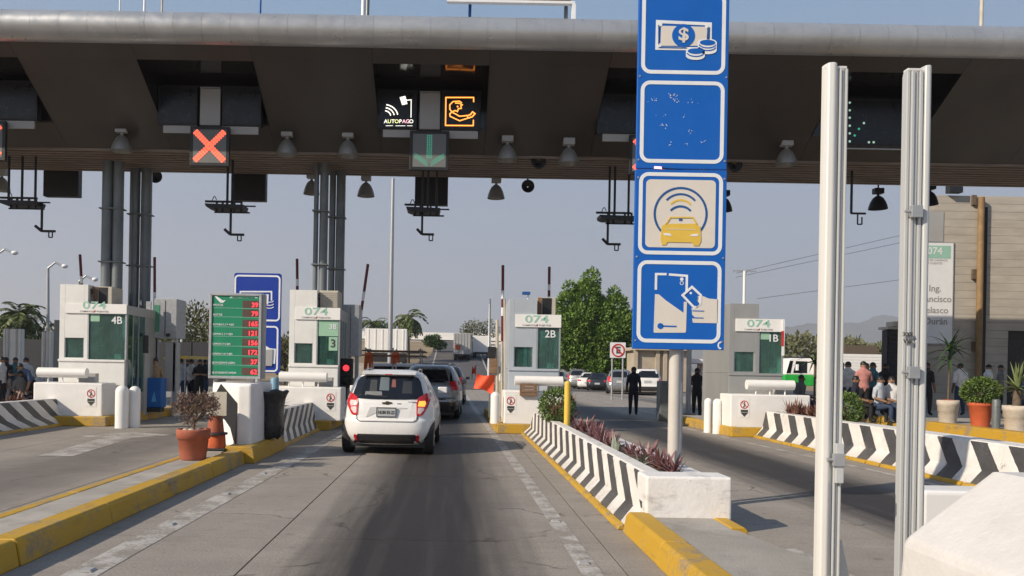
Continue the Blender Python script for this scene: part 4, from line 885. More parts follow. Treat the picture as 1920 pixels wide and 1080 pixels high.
# ------------------------------------------------------------------ toll booths
def booth(num, label, u0, u1, Y, pm, tube_u, block_u, side, zw=(1.62, 2.72, 3.04, 3.44), numcol='signw', numbox=False, unit=True, tower=.54):
    a, b = at(u0, 700, Y).x, at(u1, 700, Y).x; W = b - a; zs, zg, zh, zt = zw
    t = thing('toll_booth', label, 'toll booth', ((a + b) / 2, Y, .22), 'white and grey toll booths on the islands')
    D = 2.1; xs = a + W * tower; m = M[pm]
    MB().box(a, Y, .22, xs - .002, Y + D, zt).build('tower', m, t, .015) if False else None
    wx0, wx1, wz0, wz1 = a + .14, xs - .09, zs + .04, zs + .56
    # tower front as four pieces round the small window
    MB().box(a, Y, zs, wx0, Y + .12, zt).build('tower_panel', m, t, .006)
    MB().box(wx1, Y, zs, xs, Y + .12, zt).build('tower_panel', m, t, .006)
    MB().box(wx0 + .001, Y + .001, wz1, wx1 - .001, Y + .12, zt - .001).build('tower_panel', m, t, .004)
    MB().box(wx0 + .001, Y + .001, zs, wx1 - .001, Y + .12, wz0).build('tower_panel', m, t, .003)
    MB().box(wx0, Y + .05, wz0, wx1, Y + .06, wz1).build('small_window', M['glass'], t)
    for x in (wx0, wx1 - .025): MB().box(x, Y + .02, wz0, x + .025, Y + .049, wz1).build('window_frame', M['steel'], t)
    MB().box(a, Y + .121, zs, a + .08, Y + D, zt).build('side_wall', m, t, .004)
    MB().box(a, Y + D, .22, b, Y + D + .1, zs).build('rear_wall', m, t); MB().box(a, Y + D, zg, b, Y + D + .1, zh).build('rear_wall', m, t)
    MB().box(a + .1, Y + D + .03, zs + .001, b - .06, Y + D + .045, zg - .001).build('rear_glass', M['glass'], t)
    for x in (a, (a + b) / 2, b - .06): MB().box(x, Y + D, zs + .001, x + .09, Y + D + .09, zg - .001).build('rear_post', m, t)
    MB().box(a + .085, Y + .122, zt - .08, xs, Y + D - .01, zt).build('tower_roof', m, t)
    # lower part
    lowx = b - .03
    MB().box(a, Y - .02, .22, lowx, Y + .14, zs - .002).build('lower_wall', m, t, .012)
    MB().box(a - .01, Y - .05, zs - .06, lowx + .01, Y + .02, zs).build('sill', m, t, .008)
    MB().box(a, Y + .141, .22, a + .06, Y + D, zs - .003).build('lower_side', m, t)
    # header and roof over the window bay
    MB().box(xs + .002, Y + .01, zg, b, Y + D, zh).build('header', M['steel'] if pm != 'booth_w' else M['panel_lt'], t, .01)
    hs = a + .16
    MB().box(hs, Y - .035, zg + .005, b + .005, Y - .003, zh + .02).build('name_board', M['white_clean'], t, .004)
    hx = (hs + b) / 2 - .04
    text('route_number', '074', .27, (hx, Y - .038, zg + .21), M['booth_text'], t, .012, 1.55)
    text('lettering', 'CAMINOS Y PUENTES', .065, (hx, Y - .038, zg + .055), M['ink_g'], t, .004, 1.2)
    MB().xz([(hx - .04, zg + .03), (hx + .0, zg + .075), (hx + .04, zg + .09), (hx + .02, zg + .04)], Y - .041, Y - .037).build('leaf_mark', M['redp'], t)
    # glass bay
    MB().box(xs + .03, Y + .03, zs, b - .03, Y + .045, zg).build('front_glass', M['glass'], t)
    MB().box(xs, Y + .0, zs, xs + .03, Y + .06, zg).build('mullion', M['steel'], t)
    MB().box(b - .04, Y + .0, zs, b, Y + .06, zg).build('mullion', M['steel'], t)
    sg = MB().box(b - .02, Y + .08, .8, b - .01, Y + 1.25, zg).build('side_glass', M['glass'], t)
    for y in (.06, .42, .8, 1.25): MB().box(b - .03, Y + y, .5, b + .005, Y + y + .035, zg).build('side_mullion', M['steel'], t)
    MB().box(b - .05, Y + 1.3, .22, b - .001, Y + D, zg).build('side_door', M['booth_g'], t)
    MB().box(b - .045, Y + .141, .22, b - .008, Y + 1.28, .79).build('side_panel', M['booth_g'], t)
    nx = b - .27
    if numbox:
        MB().box(xs + .04, Y + .016, zg - .42, b - .05, Y + .027, zg - .01).build('pale_strip', M['film'], t)
        MB().box(nx - .02, Y + .014, zg - .80, nx + .21, Y + .027, zg - .44).build('number_plate', M['film'], t)
        text('booth_number', num, .30, (nx + .095, Y + .009, zg - .62), M['ink'], t, .018)
        text('booth_number', '3B', .18, (nx + .08, Y + .011, zg - .18), M['signw'], t, .012)
    else:
        text('booth_number', num, .27, (nx, Y + .024, zg - .17), M[numcol], t, .012)
    if not numbox and pm != 'booth_b': MB().box(xs + .06, Y + .022, zg - .2, xs + .06 + .24, Y + .027, zg - .02).build('pale_sticker', M['film'], t)
    MB().box(a + .12, Y + 1.2, zs - .3, a + .5, Y + 1.7, zs + .9).build('bounce_box', M['white_clean'], t, .01)  # white box added inside to catch side light and brighten the glass
    for i in range(5): MB().box(xs + .1 + i * .035, Y + 1.55, zs + .1, xs + .128 + i * .035, Y + 1.57, zg - .05).build('blind_strip', M['white_clean'], t)
    MB().box(a + .1, Y + .35, zs - .06, b - .08, Y + .95, zs - .02).build('desk', M['wood'], t)
    MB().box(b - .34, Y + .06, zs + .02, b - .16, Y + .064, zs + .16).build('paper_notice', M['signw'], t)
    MB().box(xs + .06, Y + .5, zs, xs + .3, Y + .8, zs + .35).build('desk_screen', M['black'], t, .01)
    MB().box(wx0 + .1, Y + .5, wz0, wx0 + .28, Y + .52, wz0 + .35).build('notice', M['glass_lt'], t)
    # air conditioner
    if unit:
        ac = MB().box(xs + .02, Y + .25, zh + .03, xs + .52, Y + .95, zh + .50).build('air_conditioner', M['beige'], t, .02)
        if unit == 'grille':
            for i in range(8):
                MB().box(xs + .05, Y + .235, zh + .07 + i * .052, xs + .49, Y + .249, zh + .1 + i * .052).build('grille_bar', M['beige'], ac)
        else:
            MB().box(xs + .16, Y + .24, zh + .05, xs + .40, Y + .249, zh + .48).build('grille', M['black'], ac)
            MB().box(xs + .03, Y + .23, zh + .04, xs + .14, Y + .249, zh + .49).build('side_cover', M['wood'], ac)
    # base block with the pedestrian mark, roller guard on legs
    g0, g1 = at(block_u[0], 740, Y - .9).x, at(block_u[1], 740, Y - .9).x
    bl = thing('base_block', 'white concrete base block with a pedestrian mark before the booth numbered ' + num, 'concrete block', ((g0 + g1) / 2, Y - .9, .22), 'white base blocks in front of the booths')
    MB().box(g0, Y - .9, .21, g1, Y - .055, 1.06).build('body', M['white'], bl, .035, 3)
    px = at(block_u[2], 740, Y - .9).x; pz = .80
    MB().box(px - .13, Y - .906, pz - .33, px + .13, Y - .901, pz + .16).build('mark_field', M['white_clean'], bl)
    MB().stroke(arc(px, pz, .095, 0, 360, 18)[:-1], .022, Y - .91, Y - .9065, True).stroke([(px - .06, pz + .06), (px + .06, pz - .06)], .018, Y - .914, Y - .9105).build('red_ring', M['redp'], bl)
    MB().ball((px, Y - .909, pz + .055), .016, .002, .016, 8, 4).build('walker_head', M['ink'], bl)
    MB().stroke([(px - .03, pz - .07), (px, pz - .01), (px + .005, pz + .035)], .02, Y - .9185, Y - .915).build('walker_body', M['ink'], bl)
    MB().box(px - .09, Y - .911, pz - .19, px + .09, Y - .9065, pz - .13).build('mark_bar', M['ink'], bl)
    MB().xz([(px - .1, pz - .2), (px + .1, pz - .2), (px, pz - .31)], Y - .911, Y - .9065).build('mark_arrow', M['ink'], bl)
    ta, tb = at(tube_u[0], 715, Y - .75).x, at(tube_u[1], 715, Y - .75).x
    ro = thing('guard_tube', 'thick white guard tube on thin legs before the booth numbered ' + num, 'guard tube', ((ta + tb) / 2, Y - .75, 1.06), 'white guard tubes before the booths')
    MB().tube((ta, Y - .75, 1.31), (tb, Y - .75, 1.31), .125, n=24).build('tube', M['white_clean'], ro, .015)
    for f_ in (.2, .5, .82): MB().tube((ta + (tb - ta) * f_, Y - .75, 1.0), (ta + (tb - ta) * f_, Y - .75, 1.2), .018, n=8).build('leg', M['white_clean'], ro)
    MB().box(tb - .35, Y - .5, 1.07, tb + .1, Y - .3, 1.3).build('wire_box', M['panel_lt'], ro)
    return t
booth('4B', 'white toll booth with a green window bearing the number 4B', 110, 236, 21.0, 'booth_w', (72, 163), (62, 192, 171), 1, (1.66, 2.86, 3.10, 3.62), unit=True, tower=.42)
booth('3', 'pale toll booth with a boxed black number 3 and a louvred air conditioner', 541, 636, 21.0, 'booth_w', (524, 613), (505, 640, 620), 1, (1.62, 2.80, 3.10, 3.58), numbox=True, unit='grille')
booth('2B', 'blue grey toll booth with a dark window bearing the number 2B', 953, 1050, 21.0, 'booth_b', (965, 1055), (945, 1060, 958), -1, (1.62, 2.70, 3.02, 3.44))
booth('1B', 'bare steel toll booth bearing the number 1B with a mast on top', 1366, 1468, 21.2, 'booth_g', (1400, 1488), (1370, 1520, 1396), -1, (1.60, 2.70, 3.02, 3.44), unit=False)
# mast on booth 1B, red banner edge
c = at(1395, 570, 21.8)
t = thing('antenna_mast', 'white mast with a wire cross arm on top of the steel booth', 'mast', c)
tz = at(1395, 508, 21.8).z
MB().tube((c.x, 21.8, c.z - .15), (c.x, 21.8, tz), .04, n=8).build('pole', M['signw'], t)
MB().tube((c.x - .32, 21.8, tz), (c.x + .32, 21.8, tz), .012, n=6).build('cross_arm', M['steel'], t)
for s in (-.3, -.18, -.05, .06, .2, .3): MB().tube((c.x + s, 21.8, tz - .06), (c.x + s, 21.8, tz + .05), .010, n=5).build('element', M['steel'], t)
c = at(1466, 635, 21.15); t = thing('edge_sign', 'small white and red sign fixed at the edge of the steel booth', 'sign', c)
MB().box(c.x, 21.12, c.z - .45, c.x + .06, 21.15, c.z + .50).build('plate', M['signw'], t); MB().box(c.x - .03, 21.115, c.z - .2, c.x + .04, 21.119, c.z + .2).build('red_band', M['redp'], t)
# small camera on booth 2B
c = at(990, 556, 21.3); t = thing('security_camera', 'tiny white security camera on the roof of the blue grey booth', 'camera', c)
MB().tube((c.x, 21.3, 3.42), (c.x, 21.3, 3.62), .02, n=8).build('stem', M['white_clean'], t); MB().box(c.x - .16, 21.2, 3.58, c.x + .05, 21.32, 3.66).build('body', M['navy'], t, .01)
# ------------------------------------------------------------------ bollards
def bollard(lb, u, vb, r=.125, h=.92, m='white_clean', cat='bollard', z0=.0, grp='white round topped bollards', Y=None):
    p = gd(u, vb, z0)
    if Y: p = at(u, vb, Y); p.z = z0
    o = MB().lathe([(r, 0), (r, h - r)] + [(r * math.cos(R(q)), h - r + r * math.sin(R(q))) for q in range(15, 91, 15)], 0, 0, 0, 20).build('bollard', M[m])
    tag(o, lb, cat, grp); o.location = p; return o
bollard('thicker white bollard beside the booth numbered 4B', 228, 792, .155, 1.04, Y=19.45); bollard('white bollard behind the thicker one near booth 4B', 252, 788, .135, 1.02, Y=19.7)
bollard('white bollard nearest the yellow kerb of the blue grey booth', 928, 797, .12, .80, z0=.22, Y=20.2)
bollard('first of two white bollards before the steel booth', 1327, 811, .105, .92); bollard('second of two white bollards, touching the steel booth', 1344, 813, .11, .92)
bollard('white bollard between the steel column and the dry potted bush', 329, 780, .13, .85); bollard('slim white post behind the yellow post', 1069, 800, .08, 1.0)
yp = at(1063, 790, 15.6)
tag(MB().tube((yp.x, 15.6, .4), (yp.x, 15.6, 1.33), .06, n=14).ball((yp.x, 15.6, 1.33), .06).build('yellow_post', M['yellow']), 'yellow post standing in the planter before booth 2B', 'post')
# ------------------------------------------------------------------ boom barriers (arms raised)
def boom(lb, u0, v0, u1, v1, Y):
    a, b = at(u0, v0, Y), at(u1, v1, Y)
    t = thing('boom_barrier', lb, 'boom barrier', (a.x, Y, .22), 'raised dark red boom arms')
    n = 9; d = b - a
    for k in range(n): MB().tube(a + d * (k / n), a + d * ((k + .985) / n), .042, n=8).build('arm_section', M['signw' if k in (3, 5) and v0 > 560 or (k in (3,) and v0 <= 560) else 'boom'], t)
    MB().box(a.x - .16, Y - .16, .22, a.x + .16, Y + .16, min(a.z + .08, 1.25)).build('cabinet', M['beige'], t, .02)
    if a.z > 1.3: MB().tube((a.x, Y, 1.25), a, .04, n=8).build('arm_mount', M['steel'], t)
    return t
boom('raised boom arm showing above the booth numbered 4B', 157, 600, 150, 477, 23.4)
boom('raised boom arm in front of the grey cabinet beside booth 4B', 290, 680, 290, 482, 23.2)
boom('raised boom arm showing above the booth numbered 3', 558, 600, 557, 485, 23.6)
boom('slanting raised boom arm right of the booth numbered 3', 668, 650, 690, 495, 23.4)
boom('raised boom arm beside the blue grey booth', 942, 640, 943, 497, 23.0)
boom('raised boom arm behind the air conditioner of the blue grey booth', 1029, 600, 1030, 500, 23.8)
# pipes of the gate gear next to booth 2B
t = thing('gate_gear', 'rusty pipes and boxes of the gate gear beside the blue grey booth', 'gate gear', at(935, 790, 22.6))
for u, v0, v1, r in ((932, 600, 790, .045), (941, 640, 790, .03), (946, 560, 790, .03), (919, 560, 690, .02)):
    a, b = at(u, v1, 22.6), at(u, v0, 22.6); MB().tube((a.x, 22.6, .22), b, r, n=8).build('pipe', M['beige' if r > .025 else 'column'], t)
for u, v0, v1, m in ((925, 672, 700, 'wood'), (922, 650, 672, 'black')):
    MB2 = MB(); rect_at(MB2, u - 7, v0, u + 7, v1, 22.5, .2).build('box', M[m], t, .01)
# grey equipment cabinets behind booths
for u0, v0, u1, v1, Y, lb in ((287, 560, 331, 634, 23.0, 'grey equipment cabinet beside the twin columns of booth 4B'), (640, 571, 673, 668, 22.8, 'grey equipment cabinet behind the booth numbered 3')):
    c = at((u0 + u1) / 2, v1, Y); t = thing('equipment_cabinet', lb, 'cabinet', (c.x, Y, .22), 'grey cabinets behind the booths')
    rect_at(MB(), u0, v0, u1, v1, Y, .8).build('housing', M['steel'], t, .01)
    rect_at(MB(), u0 + (u1 - u0) * .5, v0 + 4, u0 + (u1 - u0) * .53, v1 - 4, Y - .006, .005).build('door_seam', M['steel_d'], t)
    q = at(u1, v1, Y)
    for u in (u0 + 4, u1 - 5):
        x = at(u, v1, Y).x; MB().box(x - .05, Y + .1, .22, x + .05, Y + .2, q.z).build('leg', M['steel'], t)
    if u0 < 400:
        rect_at(MB(), u0 - 15, v0 + 5, u0 - 6, v1 + 150, Y - .3, .06).build('front_post', M['steel'], t)
        rect_at(MB(), u0 + 2, v0 + 12, u0 + 12, v1 - 12, Y - .012, .005).build('glass_strip', M['glass_lt'], t)
        rect_at(MB(), u0 + 24, v1 - 9, u0 + 30, v1 - 3, Y - .1, .09).build('lens', M['black'], t, .01)
        rect_at(MB(), u0 + 22, v1 + 8, u1 - 2, v1 + 100, Y + .1, .4).build('lower_cabinet', M['panel_lt'], t, .01)
# dark ticket machines behind booth 4B
t = thing('ticket_machine', 'dark ticket machine with shelves beside the booth numbered 4B', 'ticket machine', at(250, 780, 22.3))
rect_at(MB(), 238, 628, 271, 662, 22.2, .3).build('screen_box', M['black'], t, .01)
rect_at(MB(), 240, 666, 262, 775, 22.3, .3).build('rack', M['steel_d'], t, .01)
for v in (680, 700, 720): rect_at(MB(), 242, v, 260, v + 3, 22.29, .008).build('shelf', M['steel'], t)
rect_at(MB(), 263, 662, 271, 778, 22.2, .4).build('side_post', M['panel_lt'], t, .01)
# blue cabinet
t = thing('blue_cabinet', 'bright blue cabinet with a pale triangle below the grey cabinet', 'cabinet', at(289, 762, 22.4))
c0, c1 = at(275, 764, 22.4), at(303, 709, 22.4)
MB().box(c0.x, 22.4, c0.z, c1.x, 22.8, c1.z).build('body', M['bluep'], t, .02)
MB().box(c0.x + .02, 22.38, .22, c1.x - .02, 22.7, c0.z - .002).build('plinth', M['steel_d'], t)
p = zc(0, 600, 4.8); pt3 = [at(*p(a, b), 22.39) for a, b in ((1388, 640), (1372, 690), (1362, 735), (1405, 735))]
MB().xz([(q.x, q.z) for q in pt3], 22.394, 22.398).build('triangle_print', M['cyan'], t)
# traffic light by booth 3
t = thing('traffic_light', 'small traffic light showing red beside the booth numbered 3', 'traffic light', at(648, 715, 21.4))
rect_at(MB(), 638, 672, 661, 728, 21.4, .2).build('housing', M['black'], t, .02)
for v, m in ((690, 'led_red2'), (712, 'black')):
    c = at(649, v, 21.4); MB().tube((c.x, 21.37, c.z), (c.x, 21.398, c.z), .085, n=18).build('lens', M[m], t)
    MB().tube((c.x, 21.3, c.z + .01), (c.x, 21.398, c.z + .01), .112, .116, n=18, cap=False).build('hood', M['black'], t)
c = at(649, 730, 21.5); MB().tube((c.x, 21.5, .22), (c.x, 21.5, c.z + .05), .04, n=10).build('post', M['steel_d'], t)
# second blue payment sign, behind the tariff board
Y2 = 16.6
def Q(u, v): p = at(u, v, Y2); return (p.x, p.z)
t = thing('payment_sign', 'dark blue payment sign partly hidden by the green tariff board', 'sign', (Q(482, 780)[0], Y2, .2))
a, b = Q(436, 698), Q(528, 513)
MB().xz(rrect(a[0], a[1], b[0], b[1], .05), Y2, Y2 + .04).build('board', M['blue_d'], t)
zz = zc(300, 480, 2.5725)
g0, g1 = Y2 - .006, Y2 - .001
def rr2(u0, v0, u1, v1): A_, B_ = Q(*zz(u0, v1)), Q(*zz(u1, v0)); return rrect(A_[0], A_[1], B_[0], B_[1], .07)
MB().stroke(rr2(360, 98, 578, 308), .035, g0, g1, True).build('white_border', M['signw'], t)
MB().stroke(rr2(360, 342, 568, 552), .035, g0, g1, True).build('white_border', M['signw'], t)
MB().stroke([Q(*zz(*q)) for q in ((385, 240), (388, 172), (538, 172), (538, 215))], .03, g0, g1).build('note_border', M['signw'], t)
MB().xz([Q(*zz(*q)) for q in ((400, 185), (525, 185), (522, 232), (400, 232))], g0, g1).build('note_face', M['signw'], t)
for v in (215, 230, 244):
    p = Q(*zz(528, v)); MB().stroke(arc(p[0], p[1], .085, 180, 360, 12, .035), .016, g0 - .004, g1 - .0055).build('coin_edge', M['signw'], t)
MB().xz([Q(*zz(*q)) for q in ((505, 430), (530, 445), (560, 448), (555, 520), (540, 520), (540, 470), (505, 460))], g0, g1).build('hand', M['signw'], t)
MB().xz([Q(*zz(*q)) for q in ((490, 455), (545, 450), (540, 530), (490, 530))], g0 - .02, g1 - .01).build('grey_plate', M['panel_lt'], t)
px = Q(482, 700)[0]; MB().tube((px, Y2 + .09, .2), (px, Y2 + .09, 3.3), .06, n=12).build('pole', M['steel'], t)
# green tariff board
Y3 = 13.9
def T(u, v): p = at(u, v, Y3); return (p.x, p.z)
t = thing('tariff_board', 'green tariff board with rows of red price digits in a grey frame', 'tariff board', (T(444, 840)[0], Y3, 1.2))
zz = zc(380, 540, 6)
def TB(u, v): return T(*zz(u, v))
a, b = TB(66, 1015), TB(690, 65)
ax, az, bx2, bz2 = a[0], a[1], b[0], b[1]
MB().box(ax, Y3, az, bx2, Y3 + .22, bz2).build('housing', M['panel_lt'], t, .01)
fw = .045
for q in ((ax, az, bx2 - .03, az + fw), (ax, bz2 - fw, bx2 - .03, bz2)): MB().box(q[0], Y3 - .03, q[1], q[2], Y3 - .001, q[3]).build('frame_bar', M['steel'], t, .006)
for q in (ax, bx2 - .03 - fw): MB().box(q, Y3 - .03, az + fw + .001, q + fw, Y3 - .001, bz2 - fw - .001).build('frame_bar', M['steel'], t, .006)
gx0, gx1, gz0, gz1 = ax + fw + .002, bx2 - .03 - fw - .002, az + fw + .002, bz2 - fw - .002
MB().box(gx0, Y3 - .008, gz0, gx1, Y3 - .0015, gz1).build('green_panel', M['green'], t)
MB().xz([TB(*q) for q in ((318, 92), (610, 96), (628, 118), (298, 116))], Y3 - .012, Y3 - .0085).build('title_strip', M['booth_text'], t)
text('title', 'CAMINOS Y PUENTES FEDERALES', .026, (TB(460, 107)[0], Y3 - .014, TB(460, 107)[1]), M['green'], t, .01)
MB().xz([TB(*q) for q in ((135, 92), (160, 92), (225, 140), (262, 138), (235, 165), (200, 165), (180, 145))], Y3 - .012, Y3 - .0085).build('bird_mark', M['signw'], t)
rows = [('MOTOS', 192, '39', 185), ('AUTOS', 300, '79', 285), ('AUTOBUS 2, 3 Y 4 EJES', 410, '165', 398), ('CAMION 2, 3 Y 4 EJES', 517, '121', 503), ('CAMION 5 Y 6 EJES', 628, '156', 612), ('CAMION 7, 8 Y 9 EJES', 740, '172', 718), ('EJE EXCEDENTE LIGERO', 840, '37', 825), ('EJE EXCEDENTE CAMION', 952, '62', 938)]
for s, v, d, dv in rows:
    p = TB(128, v); text('vehicle_class', s, .050 if len(s) < 8 else .044, (gx0 + .015, Y3 - .010, p[1]), M['signw'], t, .012, 1.0 if len(s) < 8 else .84, 'LEFT')
    p0, p1 = TB(450, dv + 38), TB(632, dv - 40)
    c_ = MB().box(TB(455, 0)[0], Y3 - .012, p0[1], gx1 - .002, Y3 - .0085, p1[1]).build('digit_cell', M['recess'] if False else mat('digit_cell', (.10, .055, .045), .4), t)
    text('price_digits', d, .112, (gx1 - .014, Y3 - .016, TB(0, dv)[1]), M['led_red2'], t, .022, 1.05, 'RIGHT')
    if dv < 900: MB().box(gx0 + .01, Y3 - .011, p0[1] - .012, gx1 - .01, Y3 - .0085, p0[1] - .006).build('row_line', M['booth_text'], t)
for u in (395 + 6, 470):
    x = T(u, 720)[0]; MB().box(x - .035, Y3 + .07, .25, x + .035, Y3 + .14, az).build('support_post', M['steel'], t)
# things round the block
c = at(405, 770, 13.05)
co = thing('traffic_cone', 'tall faded orange cone with a dark collar beside the white block', 'traffic cone', (c.x, 13.05, .21))
MB().lathe([(.17, .03), (.155, .22), (.15, .235)], c.x, 13.05, .21, 18).build('lower_cone', M['orange'], co)
MB().lathe([(.19, .24), (.19, .27), (.12, .28)], c.x, 13.05, .21, 18).build('collar', M['plastic'], co)
MB().lathe([(.135, .28), (.10, .6), (.075, .78), (.05, .80)], c.x, 13.05, .21, 18).build('upper_cone', M['cone'], co)
MB().box(c.x - .22, 12.83, .212, c.x + .22, 13.27, .24).build('base', M['plastic'], co, .01)
c = at(407, 757, 12.75)
o = MB().box(c.x - .16, 12.75, c.z - .19, c.x + .15, 12.765, c.z + .19).build('cardboard_sheet', M['beige']); tag(o, 'beige cardboard sheet leaning on the orange cone', 'sheet')
# rubbish bag
c = at(508, 780, 14.4)
bg_ = thing('rubbish_bag', 'black rubbish bag hung in a bin holder beside the white block', 'rubbish bag', (c.x, 14.4, .27))
n = 26; prof = [(.16, 0), (.21, .06), (.22, .25), (.215, .5), (.24, .68), (.28, .80), (.30, .84), (.27, .86), (.22, .84)]
rb = random.Random(2); ph = [rb.uniform(0, 6) for _ in range(6)]
vs = []
for k, (r, h) in enumerate(prof):
    for i in range(n):
        an = 2 * math.pi * i / n; rr_ = r * (1 + .055 * math.sin(7 * an + ph[0] + h * 2) + .04 * math.sin(11 * an + ph[1] - h * 3) + .03 * math.sin(4 * an + h * 9))
        vs.append((c.x + rr_ * math.cos(an), 14.4 + rr_ * math.sin(an), .28 + h + .02 * math.sin(5 * an + ph[2])))
MB().add(vs, [(k * n + i, k * n + (i + 1) % n, k * n + n + (i + 1) % n, k * n + n + i) for k in range(len(prof) - 1) for i in range(n)], 0, True).build('bag', M['bag'], bg_)
for s in (-.2, .2): MB().tube((c.x + s, 14.55, .27), (c.x + s * .8, 14.5, 1.1), .016, n=8).build('holder_leg', M['steel'], bg_)
q0, q1 = at(470, 790, 14.2), at(488, 735, 14.2)
o = MB().tube(q0, q1, .018, n=8).build('broom_stick', M['steel']); tag(o, 'grey stick leaning between the block and the rubbish bag', 'stick')
c = at(484, 795, 15.0); o = MB().box(c.x - .17, 15.0, .2, c.x + .17, 15.3, .78).build('white_post', M['white'], None, .02); tag(o, 'short white concrete post behind the rubbish bag', 'post')
c = at(515, 720, 18.5); o = MB().lathe([(.10, 0), (.10, .42), (.08, .46), (.0, .46)], c.x, 18.5, .85, 16).build('water_drum', M['drum']); tag(o, 'pale blue drum between the blue sign and booth 3', 'drum')
t = o
c = at(515, 700, 18.5); 
# wooden crate on the base block of booth 2B
c = at(991, 731, 20.0); t = thing('wooden_crate', 'brown wooden crate leaning on the base block of the blue grey booth', 'crate', c)
for k in range(4): MB().box(c.x - .22, 20.0, c.z - .15 + k * .08, c.x + .22, 20.02, c.z - .08 + k * .08).build('plank', M['wood'], t, .004)
for s in (-.2, .16): MB().box(c.x + s, 20.021, c.z - .15, c.x + s + .05, 20.2, c.z + .16).build('batten', M['wood'], t)
t.rotation_euler.y = 0
# no-parking sign
c = at(1159, 657, 44); t = thing('no_parking_sign', 'square no parking sign on two posts in front of the big tree', 'sign', (c.x, 44, 0))
rect_at(MB(), 1144, 642, 1173, 671, 44, .04).build('plate', M['signw'], t)
r_ = .33; MB().stroke(arc(c.x, c.z, r_, 0, 360, 26)[:-1], .075, 43.98, 43.995, True).stroke([(c.x - .22, c.z + .22), (c.x + .22, c.z - .22)], .07, 43.96, 43.978).build('red_ring', M['redp'], t)
text('letter_e', 'E', .5, (c.x, 43.985, c.z), M['ink'], t, .03)
for u in (1148, 1168):
    x = at(u, 680, 44.05).x; MB().tube((x, 44.07, 0), (x, 44.07, c.z - .3), .05, n=8).build('post', M['steel'], t)
# ------------------------------------------------------------------ vehicles
TAB = {  # z, rear y, front y, half width, corner radius
    'hatch': [(.19, .14, 3.46, .68, .3), (.26, .06, 3.54, .76, .34), (.36, .01, 3.60, .815, .38), (.46, .0, 3.60, .84, .40), (.56, .005, 3.6, .845, .40), (.63, .02, 3.58, .843, .38), (.67, .055, 3.57, .836, .36), (.80, .075, 3.5, .825, .34), (.93, .105, 3.35, .80, .32),
              (1.02, .14, 2.78, .77, .30), (1.10, .175, 2.62, .742, .29), (1.25, .245, 2.32, .688, .27), (1.37, .31, 2.08, .635, .26), (1.44, .36, 1.95, .595, .25), (1.49, .42, 1.84, .54, .25), (1.525, .5, 1.7, .46, .24), (1.55, .65, 1.55, .34, .2)],
    'suv': [(.24, .14, 4.4, .80, .25), (.32, .04, 4.5, .88, .3), (.45, .0, 4.56, .915, .3), (.62, .0, 4.58, .92, .3), (.70, .06, 4.56, .915, .28), (.90, .08, 4.5, .91, .26), (1.02, .12, 4.3, .895, .25), (1.10, .16, 3.45, .86, .24),
            (1.20, .22, 3.25, .83, .22), (1.38, .32, 2.9, .765, .22), (1.52, .40, 2.65, .71, .22), (1.60, .47, 2.5, .67, .22), (1.66, .56, 2.35, .60, .22), (1.69, .75, 2.1, .5, .2)],
    'sedan': [(.2, .14, 4.3, .74, .25), (.28, .04, 4.38, .83, .3), (.40, .0, 4.45, .86, .3), (.58, .02, 4.45, .865, .3), (.68, .05, 4.42, .865, .28), (.84, .08, 4.3, .855, .26), (.93, .12, 4.1, .84, .25), (.98, .55, 3.3, .80, .24),
              (1.06, .72, 3.05, .76, .22), (1.2, .95, 2.75, .69, .2), (1.32, 1.12, 2.5, .64, .2), (1.39, 1.25, 2.35, .59, .2), (1.43, 1.45, 2.15, .5, .18)],
    'van': [(.24, .12, 4.5, .82, .2), (.32, .03, 4.58, .9, .24), (.45, .0, 4.62, .93, .26), (.66, .0, 4.62, .94, .24), (.72, .05, 4.6, .935, .22), (.95, .07, 4.45, .93, .2), (1.06, .1, 4.1, .91, .2), (1.14, .13, 3.8, .88, .18),
            (1.3, .18, 3.5, .84, .18), (1.5, .25, 3.1, .78, .18), (1.64, .31, 2.85, .73, .2), (1.72, .38, 2.7, .66, .2), (1.76, .55, 2.5, .55, .2)]}
